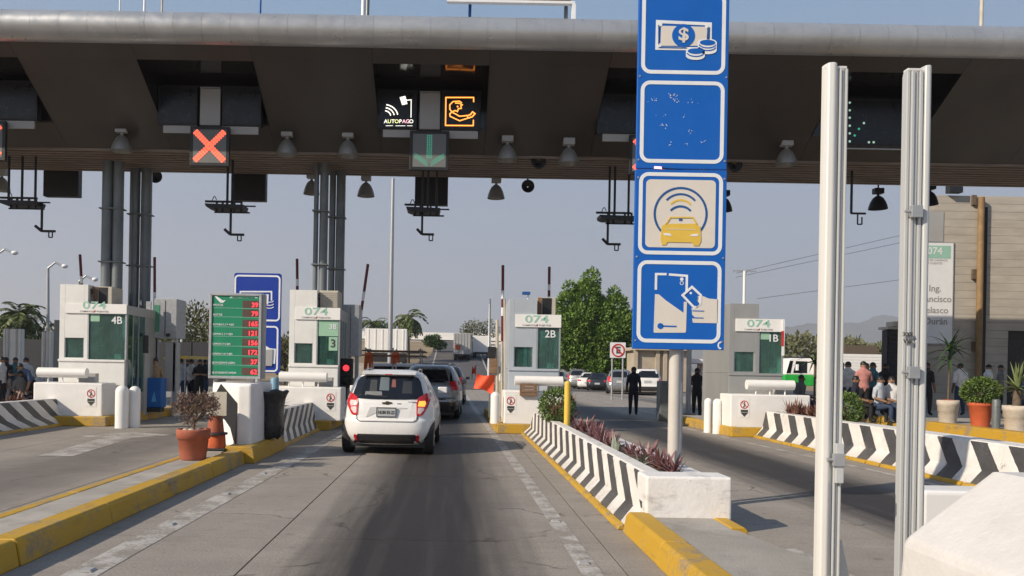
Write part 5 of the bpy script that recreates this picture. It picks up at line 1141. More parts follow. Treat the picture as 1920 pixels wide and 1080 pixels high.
class Car:
    def __init__(s, kind): s.T = TAB[kind]
    def lv(s, z):
        T_ = s.T
        if z <= T_[0][0]: return T_[0][1:]
        for a, b in zip(T_, T_[1:]):
            if a[0] <= z <= b[0]:
                k = (z - a[0]) / (b[0] - a[0]); return tuple(p + (q - p) * k for p, q in zip(a[1:], b[1:]))
        return T_[-1][1:]
    def rear(s, x, z, off=0):
        yr, yf, w, r = s.lv(z); x = max(-w, min(w, x)); e = abs(x) - (w - r)
        y = yr + .07 * (x / w) ** 2 + (r - math.sqrt(max(0, r * r - e * e)) if e > 0 else 0) * .8
        return (x, y - off, z)
    def side(s, y, z, sg, off=0):
        yr, yf, w, r = s.lv(z); x = w
        if y < s.rear(w, z)[1]:
            lo, hi = w - r, w
            for _ in range(14):
                m_ = (lo + hi) / 2
                if s.rear(m_, z)[1] < y: lo = m_
                else: hi = m_
            x = lo
        return (sg * (x + off), y, z)
    def ring(s, z):
        yr, yf, w, r = s.lv(z); P_ = []
        for i in range(15): x, y, _ = s.rear(w * (-1 + i / 7), z); P_.append((x, y, z))
        y0 = P_[-1][1]
        for i in range(1, 12): P_.append((w * (1 + .012 * math.sin(math.pi * i / 12)), y0 + (yf - r - y0) * i / 12, z))
        for i in range(15):
            x = w * (1 - i / 7); e = abs(x) - (w - r)
            P_.append((x, yf - .12 * (x / w) ** 2 - (r - math.sqrt(max(0, r * r - e * e)) if e > 0 else 0), z))
        for i in range(1, 12): P_.append((-w * (1 + .012 * math.sin(math.pi * i / 12)), yf - r - (yf - r - y0) * i / 12, z))
        return P_
    def body(s):
        zs = []
        for a, b in zip(s.T, s.T[1:]): zs += [a[0], (a[0] + b[0]) / 2]
        zs.append(s.T[-1][0]); rings = [s.ring(z) for z in zs]; n = len(rings[0]); mb = MB()
        mb.add([p for r in rings for p in r], [(k * n + i, k * n + (i + 1) % n, k * n + n + (i + 1) % n, k * n + n + i) for k in range(len(rings) - 1) for i in range(n)] + [tuple(range((len(rings) - 1) * n, len(rings) * n)), tuple(range(n - 1, -1, -1))], 0, True)
        return mb
    def patch(s, fn, poly, off, sub=7):
        P_ = []
        n = len(poly)
        for i in range(n):
            a, b = poly[i], poly[(i + 1) % n]
            for k in range(sub): P_.append((a[0] + (b[0] - a[0]) * k / sub, a[1] + (b[1] - a[1]) * k / sub))
        c = (sum(p[0] for p in P_) / len(P_), sum(p[1] for p in P_) / len(P_)); m = len(P_)
        vs = [fn(c[0], c[1], off)]
        for f_ in (.4, .75, 1): vs += [fn(c[0] + (p[0] - c[0]) * f_, c[1] + (p[1] - c[1]) * f_, off) for p in P_]
        vs += [fn(p[0], p[1], -.02) for p in P_]
        fs = [(0, 1 + i, 1 + (i + 1) % m) for i in range(m)]
        for r in range(3): fs += [(1 + r * m + i, 1 + r * m + m + i, 1 + r * m + m + (i + 1) % m, 1 + r * m + (i + 1) % m) for i in range(m)]
        return MB().add(vs, fs, 0, False)
    def rp(s, poly, off=.006): return s.patch(lambda x, z, o: s.rear(x, z, o), poly, off)
    def sp(s, poly, sg, off=.006): return s.patch(lambda y, z, o: s.side(y, z, sg, o), poly, off)
def wheel(t, x, y, r, wd, sg, paint=True):
    mb = MB(); pr = [(r * .62, wd / 2), (r * .93, wd / 2), (r, wd * .32), (r, -wd * .32), (r * .93, -wd / 2), (r * .62, -wd / 2)]; n = 24
    mb.add([(x + a, y + q * math.cos(2 * math.pi * i / n), r + q * math.sin(2 * math.pi * i / n)) for q, a in pr for i in range(n)],
           [(k * n + i, k * n + n + i, k * n + n + (i + 1) % n, k * n + (i + 1) % n) for k in range(5) for i in range(n)], 0, True)
    w_ = mb.build('wheel', M['tyre'], t)
    rm = MB().tube((x + sg * wd * .36, y, r), (x + sg * wd * .30, y, r), r * .63, n=24)
    for k in range(5):
        an = R(72 * k + 15); rm.tube((x + sg * wd * .37, y, r), (x + sg * wd * .37, y + r * .58 * math.cos(an), r + r * .58 * math.sin(an)), .03, n=6)
    rm.build('rim', M['rim'], w_)
def make_car(name, label, cat, kind, paint, wheels=(.55, 3.0), wr=.29, group=None, win=None, tailm='tail', simple=False, rails=False):
    c = Car(kind); t = thing(name, label, cat, (0, 0, 0), group)
    b = c.body().build('body', paint, t)
    T_ = c.T; belt = next(q[0] for q in T_ if q[0] >= .97); roof = T_[-3][0]; hw = c.lv(.5)[2]
    for y in wheels:
        for sg in (-1, 1):
            wheel(t, sg * (hw - .095), y, wr, .19, sg)
            n = 20; a = [(y + (wr + .07) * math.cos(R(q)), wr + .01 + (wr + .07) * math.sin(R(q))) for q in range(-15, 196, 15)]
            c.sp(a, sg, .004).build('wheel_arch', M['plastic'], t)
    MB().box(-hw + .16, .25, .13, hw - .16, T_[2][2] - .3, .24).build('underbody', M['plastic'], t)
    zb, zr = belt + .035, roof - .055
    def yb(z, k): yr, yf, w_, r = c.lv(z); return yr + (yf - yr) * k
    for sg in (-1, 1):
        for k0, k1, k2, k3 in ((.16, .50, .47, .19), (.53, .86, .78, .50)):
            c.sp([(yb(zb, k0), zb), (yb(zb, k1), zb), (yb(zr, k2), zr), (yb(zr, k3), zr)], sg).build('side_window', M['car_glass'], t)
        m_ = MB().box(sg * (hw - .02), yb(zb, .80), zb + .02, sg * (hw + .17), yb(zb, .80) + .09, zb + .15).build('wing_mirror', M['plastic'] if simple else paint, t, .02)
        if not simple:
            for y in (yb(zb, .17), yb(zb, .515), yb(zb, .88)): c.sp([(y, .32), (y + .012, .32), (y + .012, belt), (y, belt)], sg, .002).build('door_seam', M['plastic'], t)
            c.sp([(yb(zb, .28), belt - .14), (yb(zb, .28) + .16, belt - .14), (yb(zb, .28) + .16, belt - .10), (yb(zb, .28), belt - .10)], sg, .02).build('door_handle', paint, t)
    yr, yf, w_, r = c.lv(zb)
    # windscreen
    fw = lambda x, z, o: (x, c.lv(z)[1] - .12 * (x / c.lv(z)[2]) ** 2 + o, z)
    c.patch(fw, [(-w_ + .12, zb + .0), (-c.lv(zr)[2] + .1, zr), (c.lv(zr)[2] - .1, zr), (w_ - .12, zb)], .006).build('windscreen', M['car_glass'], t)
    return c, t
def copycar(t, loc, rz, label, paint):
    c = dup(t, loc, rz, label)
    for ch in kids(c):
        if ch.name.split('.')[0] == 'body':
            ch.data = ch.data.copy(); ch.data.materials[0] = paint
    return c
def rear_kit(c, t, win, lights, plate, tailm='tail', bumper=None, window_m='car_glass'):
    c.rp(win, .005).build('rear_window', M[window_m], t)
    for poly, m in lights:
        for sg in (-1, 1): c.rp([(sg * x, z) for x, z in poly], .012).build('tail_light', M[m], t)
    x0, z0, x1, z1 = plate
    yb = c.rear((x0 + x1) / 2, (z0 + z1) / 2)[1]; MB().box(x0, yb - .03, z0, x1, yb - .01, z1).build('number_plate', M['plate'], t, .004)
    if bumper: c.rp(bumper, .012).build('bumper_insert', M['plastic'], t)
def carpaint(nm, c, met=.0): return mat('paint_' + nm, c, .26, met, v=.03, s=2, coat=.7, dirt=.10, dc=tuple(x * .6 + .04 for x in c))
# white hatchback ------------------------------------------------
c, t = make_car('hatchback_car', 'white hatchback waiting in the middle lane with amber indicator lit', 'car', 'hatch', carpaint('white', (.74, .735, .72)), (.52, 2.95), .275)
c.rp([(-.655, 1.07), (-.62, 1.03), (-.3, 1.012), (.3, 1.012), (.62, 1.03), (.655, 1.07), (.585, 1.33), (.54, 1.40), (.46, 1.435), (-.46, 1.435), (-.54, 1.40), (-.585, 1.33)], .016).build('rear_window', M['car_glass'], t)
hatch = c.rp([(-.60, 1.00), (-.53, .66), (-.47, .63), (.47, .63), (.53, .66), (.60, 1.00)], .004).build('tailgate', carpaint('white', (.74, .735, .72)), t)
seam = [(-.625, 1.02), (-.545, .645), (-.48, .612), (.48, .612), (.545, .645), (.625, 1.02)]
for a, b in zip(seam, seam[1:]):
    d = Vector((b[0] - a[0], b[1] - a[1])).normalized(); nn = Vector((-d.y, d.x)) * .006
    c.rp([(a[0] - nn.x, a[1] - nn.y), (b[0] - nn.x, b[1] - nn.y), (b[0] + nn.x, b[1] + nn.y), (a[0] + nn.x, a[1] + nn.y)], .007).build('tailgate_seam', M['plastic'], hatch)
lightp = [(.535, .73), (.60, .715), (.655, .74), (.735, .88), (.775, 1.03), (.745, 1.115), (.70, 1.13), (.56, 1.05), (.53, .95)]
for sg in (-1, 1):
    tl = c.rp([(sg * x, z) for x, z in lightp], .016).build('tail_light', M['tail'], t)
    c.rp([(sg * x, z) for x, z in ((.555, .765), (.60, .75), (.67, .83), (.66, .87), (.56, .87))], .021).build('reversing_lens', M['tail_w'], tl)
    c.rp([(sg * x, z) for x, z in ((.555, .895), (.675, .885), (.70, .945), (.68, .99), (.575, .985))], .021).build('indicator_lens', M['tail_a' if sg > 0 else 'tail_w'], tl)
    c.rp([(sg * x, z) for x, z in ((.53, .25), (.565, .24), (.60, .34), (.575, .38), (.54, .36))], .016).build('red_trim', M['tail'], t)
c.rp([(-.62, .205), (-.52, .385), (.52, .385), (.62, .205)], .010).build('bumper_insert', M['plastic'], t)
c.rp([(-.38, .69), (-.31, .865), (-.18, .875), (-.18, .87), (.30, .868), (.36, .862), (.36, .85), (-.29, .845), (-.36, .69)], .012).build('plate_recess_shade', mat('paint_shadow', (.5, .5, .5), .35), t)  # shade along the plate recess, painted as a grey strip on the tailgate
yb = c.rear(0, .78)[1]
pl_ = MB().box(-.185, yb - .035, .695, .17, yb - .012, .865).build('number_plate', M['plate'], t, .004)
MB().stroke([(-.18, .70), (.165, .70), (.165, .86), (-.18, .86)], .014, yb - .04, yb - .0355, True).build('plate_frame', M['plastic'], pl_)
text('plate_text', 'NUM 83-22', .085, (-.008, yb - .0375, .775), M['ink'], pl_, .018, .72)
yb = c.rear(0, .95)[1]
MB().xz([(-.085, .925), (-.03, .925), (-.025, .915), (.03, .915), (.035, .93), (.09, .935), (.075, .965), (.035, .965), (.03, .975), (-.025, .975), (-.03, .96), (-.1, .955)], yb - .022, yb - .002).build('bowtie_emblem', mat('gold_emblem', (.10, .075, .045), .3, .6), t)
MB().box(.18, yb - .012, .93, .25, yb - .002, .945).build('badge', M['chrome'], t); MB().box(.37, c.rear(.45, .965)[1] - .014, .965, .53, c.rear(.45, .965)[1] - .0, .975).build('model_badge', M['chrome'], t)
# spoiler, roof, wiper, cabin contents seen through the rear glass
yb = c.rear(0, 1.49)[1]
sp_ = MB(); sp_.yz([(.27, 1.465), (.29, 1.45), (.55, 1.50), (.62, 1.53), (.48, 1.52)], -.50, .50).build('roof_spoiler', carpaint('white', (.74, .735, .72)), t, .008)
MB().box(-.07, .262, 1.455, .07, .285, 1.47).build('brake_light', M['tail'], t)
yw = c.rear(0, 1.06)[1]; MB().tube((.0, yw - .03, 1.05), (-.40, c.rear(-.4, 1.11)[1] - .025, 1.09), .009, n=6).build('wiper', M['plastic'], t)
for x0, z0, x1, z1, m in ((-.16, 1.17, .02, 1.41, 'glass_lt'), (.06, 1.23, .14, 1.37, 'led_pnk'), (-.42, 1.08, -.1, 1.15, 'paleleaf'), (-.34, 1.15, -.2, 1.36, 'fencem'), (.26, 1.12, .44, 1.34, 'fencem')):
    mm = {'glass_lt': mat('window_poster', (.10, .13, .145), .5), 'led_pnk': mat('pink_cushion', (.20, .07, .06), .6), 'paleleaf': mat('window_sticker', (.16, .165, .17), .5), 'fencem': mat('headrest', (.022, .025, .034), .6)}[m]
    c.rp([(x0, z0), (x1, z0), (x1 - .01, z1), (x0 + .01, z1)], .0175).build('rear_shelf_item', mm, t)
for sg in (-1, 1): MB().path([(sg * .50, .9, 1.525), (sg * .50, 1.0, 1.56), (sg * .50, 1.75, 1.555), (sg * .50, 1.85, 1.51)], .016, 8).build('roof_rail', M['chrome'], t)
hb = at(730, 855, 14.5); place(t, (-1.19, 14.4, 0), R(-1.5))
# grey and dark cars ahead ------------------------------------------------
ps = carpaint('silver', (.25, .255, .265), .5); pd = carpaint('dark', (.018, .02, .026), .2); pw = carpaint('white2', (.68, .68, .67)); pr_ = carpaint('red', (.30, .012, .02)); pgr = carpaint('grey', (.10, .105, .11), .4)
SUVL = [(.66, .92), (.60, 1.16), (.80, 1.22), (.88, 1.1), (.90, .92)]
def suv(label, paint, group=None):
    c, t = make_car('suv_car', label, 'car', 'suv', paint, (.85, 3.6), .35, group)
    rear_kit(c, t, [(-.72, 1.14), (.72, 1.14), (.62, 1.54), (-.62, 1.54)], [(SUVL, 'tail')], (-.2, .82, .2, .97), bumper=[(-.75, .28), (.75, .28), (.82, .55), (-.82, .55)])
    c.rp([(-.5, .62), (.5, .62), (.5, .66), (-.5, .66)], .01).build('tailgate_seam', M['plastic'], t)
    for sg in (-1, 1): MB().path([(sg * .56, .8, 1.69), (sg * .56, .9, 1.74), (sg * .56, 2.2, 1.72), (sg * .56, 2.35, 1.64)], .02, 8).build('roof_rail', M['chrome'], t)
    return c, t
_, s1 = suv('silver off-roader directly ahead of the white hatchback', ps); place(s1, (-.72, 24.6, 0), R(-2))
_, s2 = suv('black off-roader at the head of the middle lane', pd); place(s2, (-.42, 34.5, 0), R(-2))
# parked cars at the roadside on the right -----------------------------------
G1 = 'cars parked nose to tail at the roadside'
cv, van = make_car('minivan_car', 'white minivan parked nearest behind the standing guard', 'car', 'van', pw, (.8, 3.6), .33, G1)
rear_kit(cv, van, [(-.74, 1.18), (.74, 1.18), (.66, 1.64), (-.66, 1.64)], [([(.72, .75), (.72, 1.1), (.84, 1.1), (.9, .9), (.9, .75)], 'tail')], (-.22, .84, .22, 1.0), bumper=[(-.8, .3), (.8, .3), (.86, .6), (-.86, .6)])
p = gd(1214, 742); place(van, (p.x, p.y, 0), R(-8))
ch2, hb2 = make_car('hatchback_car', 'silver hatchback parked next in front of the white minivan', 'car', 'hatch', ps, (.52, 2.95), .275, G1, simple=True)
rear_kit(ch2, hb2, [(-.62, 1.05), (.62, 1.05), (.54, 1.42), (-.54, 1.42)], [(lightp, 'tail')], (-.18, .7, .18, .85))
p = gd(1161, 739); place(hb2, (p.x, p.y, 0), R(-14), sc=1.1)
csd, sd_ = make_car('sedan_car', 'dark saloon parked in front of the silver hatchback', 'car', 'sedan', pd, (.8, 3.4), .30, G1, simple=True)
rear_kit(csd, sd_, [(-.66, 1.0), (.66, 1.0), (.56, 1.35), (-.56, 1.35)], [([(.5, .7), (.5, .84), (.78, .86), (.80, .72)], 'tail')], (-.2, .5, .2, .64))
p = gd(1138, 736); place(sd_, (p.x, p.y + 4, 0), R(-14))
p = gd(1108, 732); sd3 = copycar(sd_, (p.x, p.y + 2, 0), R(-18), 'white saloon parked in front of the dark saloon', pw)
p = gd(1080, 729); sd4 = copycar(hb2, (p.x, p.y, 0), R(-20), 'silver hatchback parked near the far end of the roadside row', ps)
p = gd(1062, 726); sd5 = copycar(sd_, (p.x - .5, p.y + 5, 0), R(-20), 'grey saloon at the far end of the roadside row by the booth', pgr)
p = gd(1328, 735); rd = copycar(hb2, (p.x, p.y - 4, 0), R(-6), 'red hatchback beside the steel booth', pr_)
p = gd(1352, 738); rd2 = copycar(sd_, (p.x + 1.2, p.y + 2, 0), R(-4), 'red saloon half hidden behind the steel booth', pr_)
p = gd(1300, 740); pk = copycar(van, (p.x, p.y - 6, 0), R(-5), 'dark blue van parked in the shade beside the grey sign pole', carpaint('navy', (.03, .04, .075)))
p = gd(1292, 728); pk2 = copycar(van, (p.x + .6, p.y + 18, 0), R(-5), 'white van showing its roof beyond the dark blue van', pw); pk2.scale = (1.1, 1.1, 1.28)
# pickup with a ladder rack ahead on the left ---------------------------------
t = thing('pickup_truck', 'pickup truck with a tube ladder rack and orange rope bundles', 'pickup', (0, 0, 0))
Yp = 31.0
def W(u, v): q = at(u, v, Yp); return (q.x, q.z)
x0, x1 = W(682, 690)[0], W(790, 690)[0]
t.location = ((x0 + x1) / 2, Yp, 0)
MB().box(x0, Yp, .55, x1, Yp + 2.0, 1.15).build('cargo_bed', pw, t, .04); MB().box(x0 + .05, Yp + 2.02, .45, x1 - .05, Yp + 3.8, 1.1).build('cab_base', pw, t, .06)
MB().yz([(Yp + 2.05, 1.1), (Yp + 3.7, 1.1), (Yp + 3.2, 1.72), (Yp + 2.2, 1.75)], x0 + .1, x1 - .1).build('cab', pw, t, .04)
MB().box(x0 + .2, Yp + 2.03, 1.2, x1 - .2, Yp + 2.06, 1.62).build('rear_window', M['car_glass'], t)
for y in (Yp + .7, Yp + 3.2):
    for x, sg in ((x0 + .1, -1), (x1 - .1, 1)): wheel(t, x - t.location.x + 0 + t.location.x, y, .36, .22, sg) if False else MB().tube((x - .1, y, .36), (x + .1, y, .36), .36, n=20).build('wheel', M['tyre'], t)
zt_ = W(735, 657)[1]
for x in (x0 + .05, (x0 + x1) / 2, x1 - .05):
    for y in (Yp + .1, Yp + 1.9): MB().tube((x, y, 1.1), (x, y, zt_ + .1), .03, n=8).build('rack_post', M['panel_lt'], t)
for y in (Yp + .1, Yp + 1.9):
    for zz in (zt_ - .02, zt_ - .2): MB().tube((x0 - .1, y, zz), (x1 + .15, y, zz), .03, n=8).build('rack_bar', M['wood'], t)
for x in (x0 + .1, x1 - .1): MB().tube((x, Yp - .1, zt_ + .03), (x, Yp + 3.2, zt_ + .03), .03, n=8).build('ladder_rail', M['panel_lt'], t)
for u in (692, 742):
    x, zz = W(u, 660); rb = MB()
    for i in range(9): rb.tube((x - .14 + i * .035, Yp - .06, zz - .12), (x - .17 + i * .04 + random.uniform(-.03, .03), Yp - .08, zz - (.75 if u < 700 else .5) + random.uniform(0, .1)), .024, n=6)
    rb.ball((x, Yp - .06, zz - .1), .17, .08, .1, 8, 5); rb.build('rope_bundle', M['orange'], t)
# far trailers ---------------------------------------------------------
def trailer(label, u0, v0, u1, v1, Y, depth, m, ribs, rearpanel=None):
    a, b = at(u0, v1, Y), at(u1, v0, Y); g = th((a.x + b.x) / 2, Y)
    t = thing('trailer', label, 'trailer', ((a.x + b.x) / 2, Y, g), 'cargo trailers on the rising road')
    MB().box(a.x, Y, a.z, b.x, Y + depth, b.z).build('box_body', M[m], t, .04)
    for k in range(ribs): x = a.x + (b.x - a.x) * (k + .5) / ribs; MB().box(x - .05, Y - .05, a.z + .05, x + .05, Y - .002, b.z - .05).build('rib', M[m], t)
    for x in (a.x + .3, b.x - .3):
        for y in (Y + .6, Y + depth - .8): MB().tube((x - .2, y, g + .5), (x + .2, y, g + .5), .5, n=16).build('wheel', M['tyre'], t)
    MB().box(a.x + .1, Y + .05, g + .6, b.x - .1, Y + depth, a.z - .01).build('chassis', M['steel_d'], t)
    return t, a, b
trailer('long white box trailer left of the palm tree', 684, 617, 763, 661, 90, 2.5, 'white_clean', 6)
tt, a, b = trailer('pale ribbed container trailer with a small orange placard', 850, 625, 884, 664, 100, 10, 'panel_lt', 6)
rect_at(MB(), 853, 647, 863, 655, 99.93, .03).build('orange_placard', M['orange'], tt)
trailer('white trailer standing beside the ribbed container', 886, 630, 921, 660, 104, 2.5, 'white_clean', 0)
# green and white truck ------------------------------------------------
def cab_truck(Y=58):
    a, b = at(1466, 722, Y), at(1528, 666, Y); x0, x1 = a.x, b.x
    t = thing('truck', 'white truck cab with a bright green lower half behind the steel booth', 'truck', ((x0 + x1) / 2, Y, 0))
    zt, zm = at(0, 666 + 10, Y).z, 1.55; zt = 2.75
    MB().xz([(x0 + .25, zm), (x1, zm), (x1, zt), (x0 + .75, zt), (x0 + .5, zt - .1)], Y, Y + 2.1).build('cab_upper', M['white_clean'], t, .05)
    MB().xz([(x0 + .12, .75), (x1, .75), (x1, zm - .002), (x0 + .22, zm - .002)], Y - .02, Y + 2.12).build('cab_lower', mat('truck_green', (.02, .36, .05), .3, coat=.5), t, .05)
    MB().xz([(x0 + .8, zm + .12), (x1 - .55, zm + .12), (x1 - .55, zt - .22), (x0 + 1.0, zt - .22)], Y - .015, Y - .003).build('door_window', M['car_glass'], t)
    MB().xz([(x0 + .30, zm + .1), (x0 + .62, zm + .1), (x0 + .78, zt - .2), (x0 + .55, zt - .2)], Y - .016, Y - .003).build('quarter_window', M['car_glass'], t)
    MB().box(x0 + .95, Y - .25, zm + .3, x0 + 1.1, Y - .02, zm + .75).build('wing_mirror', M['signw'], t, .02)
    MB().tube((x0 + 1.0, Y - .1, .5), (x0 + 1.0, Y + .25, .5), .5, n=22).build('wheel', M['tyre'], t)
    MB().box(x0 + .9, Y + .4, zt + .002, x1 - .4, Y + 1.6, zt + .12).build('roof_rack', M['steel_d'], t, .02)
    x2 = at(1690, 700, Y).x
    return t
cab_truck()
t = thing('box_truck', 'white box truck body with a dark roof between the two aluminium posts', 'truck', (27, 56, 0))
a, b = at(1560, 708, 56), at(1668, 665, 56)
for k in range(8): zz0 = a.z + (b.z - a.z) * k / 8; MB().box(a.x, 56, zz0 + .008, b.x, 56.06, a.z + (b.z - a.z) * (k + 1) / 8 - .008).build('side_panel', M['white_clean'], t, .004)
MB().box(a.x, 56.07, a.z, b.x, 58.4, b.z).build('box_body', M['white_clean'], t); MB().box(a.x + .2, 56, .5, b.x - .2, 58.2, a.z - .01).build('chassis', M['steel_d'], t)
for k in (1, 2.2, b.x - a.x - 1): MB().tube((a.x + k, 55.98, .5), (a.x + k, 56.4, .5), .5, n=18).build('wheel', M['tyre'], t)
p0, p1 = at(1583, 664, 62), at(1646, 648, 62)
o = MB().box(p0.x, 62, p0.z, p1.x, 66, p1.z).box(p0.x + .2, 63, 0, p0.x + .4, 63.2, p0.z).box(p1.x - .4, 63, 0, p1.x - .2, 63.2, p0.z).build('dark_shelter', M['bark']); tag(o, 'dark flat roofed shelter above the white box truck', 'shelter')
# ------------------------------------------------------------------ plants
class Leaves:
    def __init__(s): s.v = []; s.f = []
    def leaf(s, c, d, ln, wd, n=None):
        d = Vector(d).normalized(); n = n or Vector((random.gauss(0, 1), random.gauss(0, 1), random.gauss(0, 1)))
        e = d.cross(n)
        if e.length < 1e-4: e = Vector((1, 0, 0))
        e.normalize(); o = len(s.v); c = Vector(c)
        s.v += [tuple(c), tuple(c + d * ln * .45 + e * wd / 2), tuple(c + d * ln), tuple(c + d * ln * .45 - e * wd / 2)]
        s.f.append((o, o + 1, o + 2, o + 3))
    def build(s, name, m, parent):
        me = bpy.data.meshes.new(name); off = wl(parent)
        me.from_pydata([(x - off.x, y - off.y, z - off.z) for x, y, z in s.v], [], s.f); me.materials.append(m)
        o = bpy.data.objects.new(name, me); col.objects.link(o); o.parent = parent; return o
def rv(k=1): return Vector((random.gauss(0, k), random.gauss(0, k), random.gauss(0, k)))
def crown(lv, blobs, n, ln, wd, up=.3):
    """leaf-sized faces through the volume of several uneven clumps"""
    tot = sum(b[3] ** 3 for b in blobs)
    for bx_, by, bz, br, sq in blobs:
        for i in range(int(n * br ** 3 / tot)):
            d = rv().normalized(); rr_ = br * (.35 + .65 * random.random() ** .5) * (1 + .12 * math.sin(d.x * 7) * math.cos(d.z * 6))
            c = Vector((bx_ + d.x * rr_, by + d.y * rr_, bz + d.z * rr_ * sq))
            dd = d + rv(.5) + Vector((0, 0, up)); lv.leaf(c, dd, ln * random.uniform(.6, 1.3), wd * random.uniform(.6, 1.3))
def tree(name, label, x, y, z, h, blobs, n, ln, wd, m, trunk=.2, cat='tree', group=None, limbs=True):
    t = thing(name, label, cat, (x, y, z), group); tb = MB(); top = Vector((x + .1, y, z + h * .55))
    tb.tube((x, y, z - .05), (x + .05, y, z + h * .3), trunk, trunk * .75, 10); tb.tube((x + .05, y, z + h * .3), top, trunk * .75, trunk * .4, 10)
    tr = tb.build('trunk', M['bark'], t)
    if limbs:
        for b in blobs[:9]:
            s = Vector((x + .05, y, z + h * random.uniform(.22, .45))); e = Vector((x + b[0], y + b[1], z + b[2])); mid = (s + e) / 2 + Vector((0, 0, .1 * h * .3))
            MB().tube(s, mid, trunk * .4, trunk * .25, 7).tube(mid, e, trunk * .25, trunk * .07, 7).build('limb', M['bark'], t)
    lv = Leaves(); crown(lv, [(x + b[0], y + b[1], z + b[2], b[3], b[4]) for b in blobs], n, ln, wd); lv.build('crown', M[m], t)
    return t
# big tree behind the parked cars
TY = 72.0; p = at(1112, 695, TY); bl = []
def tb_(u, v, r, dy=0, sq=1.0):
    q = at(u, v, TY); bl.append((q.x - p.x, dy, q.z, r, sq))
for u, v, r, dy, sq in ((1108, 528, .8, 0, 1.5), (1100, 560, 1.3, .3, 1.3), (1068, 540, .55, 0, 1.2), (1064, 575, 1.1, 0, 1.3), (1080, 610, 1.6, -.5, 1.2), (1056, 630, 1.2, 0, 1.2), (1120, 600, 1.7, .4, 1.2), (1150, 552, .55, 0, 1.3), (1155, 575, 1.0, 0, 1.2), (1160, 615, 1.4, -.3, 1.2),
                        (1130, 640, 1.6, -.5, 1.1), (1085, 660, 1.5, -.3, 1.0), (1175, 650, 1.3, .2, 1.1), (1060, 670, 1.1, 0, 1.0), (1190, 610, 1.2, .5, 1.2), (1112, 690, 1.3, -.8, .8), (1160, 680, 1.2, -.8, .8)): tb_(u, v, r, dy, sq)
tree('broadleaf_tree', 'big bushy green tree behind the parked cars', p.x, TY, 0, 8, bl, 46000, .30, .16, 'leaf', .3)
p2 = at(1062, 690, 70); lv = Leaves()
# palms
def palm(label, u, vb, vc, Y, sc=1.0, m='palm', n=38, z=None):
    b = at(u, vb, Y); c = at(u, vc, Y); g = th(b.x, Y) if z is None else z
    t = thing('palm_tree', label, 'palm', (b.x, Y, g), 'palms beyond the booths')
    MB().tube((b.x, Y, g - .1), (c.x, Y, c.z), .22 * sc, .15 * sc, 10).build('trunk', M['bark'], t)
    for k in range(n):
        an = random.uniform(0, 2 * math.pi); el = random.uniform(-.35, 1.25); ln = random.uniform(1.9, 2.6) * sc; lv = Leaves(); P_ = Vector((c.x, Y, c.z)); d = Vector((math.cos(an) * math.cos(el), math.sin(an) * math.cos(el), math.sin(el)))
        for i in range(11):
            d = (d + Vector((0, 0, -.19))).normalized(); P2_ = P_ + d * ln / 11; sd2 = d.cross(Vector((0, 0, 1))); sd2 = sd2.normalized() if sd2.length > .1 else Vector((1, 0, 0))
            for sg in (-1, 1):
                for q in (0, .5): lv.leaf(P_ + (P2_ - P_) * q, sd2 * sg + d * .6 + Vector((0, 0, -.35)), .62 * sc * (1 - abs(i - 5) / 9), .11 * sc)
            P_ = P2_
        lv.build('frond', M[m], t)
    return t
palm('tall palm tree right of the white box trailer', 765, 660, 598, 96, 1.25)
palm('shaggy palm tree standing left of the booth numbered 4B', 38, 690, 592, 60, 1.05, n=54)
palm('small palm at the rear of the white box trailer', 700, 660, 608, 100, .95, n=32)
def shrub(name, label, u, v, Y, w_, h, n, m, ln=.35, group=None, z=None, cat='tree'):
    q = at(u, v, Y); g = th(q.x, Y) if z is None else z; B = []
    for k in range(6): B.append((random.uniform(-.5, .5) * w_, random.uniform(-.4, .4) * w_ * .5, h * random.uniform(.4, .72), max(.25, h * random.uniform(.24, .36)), random.uniform(.8, 1.1)))
    return tree(name, label, q.x, Y, g, h, B, n, ln, ln * .5, m, .08 * h / 3, cat, group)
for u, v, Y, w_, h, m, lb in ((350, 690, 62, 3, 6.2, 'leaf_o', 'olive tree behind the tariff board'), (378, 690, 66, 3, 7.0, 'leaf_o', 'taller olive tree directly behind the tariff board'), (15, 690, 66, 4, 4.5, 'leaf_d', 'dark tree at the foot of the shaggy palm'), (60, 690, 62, 3, 3.6, 'leaf_d', 'dark shrub right of the shaggy palm'),
                              (98, 690, 64, 3, 4.6, 'leaf_o', 'olive tree peeking out left of booth 4B'), (533, 690, 64, 2, 4.6, 'leaf_o', 'olive tree between the blue sign and booth 3'), (325, 690, 70, 2.4, 3.8, 'leaf_d', 'dark shrub beside the grey cabinet'),
                              (722, 668, 108, 3, 4.2, 'leaf_d', 'dark tree behind the white box trailer'), (812, 672, 112, 2, 2.3, 'leaf_d', 'small dark tree on the bank before the overpass'), (905, 660, 125, 5, 4.6, 'leaf_o', 'tree top above the container trailer'),
                              (1040, 690, 80, 3, 5, 'leaf_d', 'dark tree behind the blue grey booth')):
    shrub('background_tree', lb, u, v, Y, w_, h, 1700, m, .34, 'trees beyond the booths')
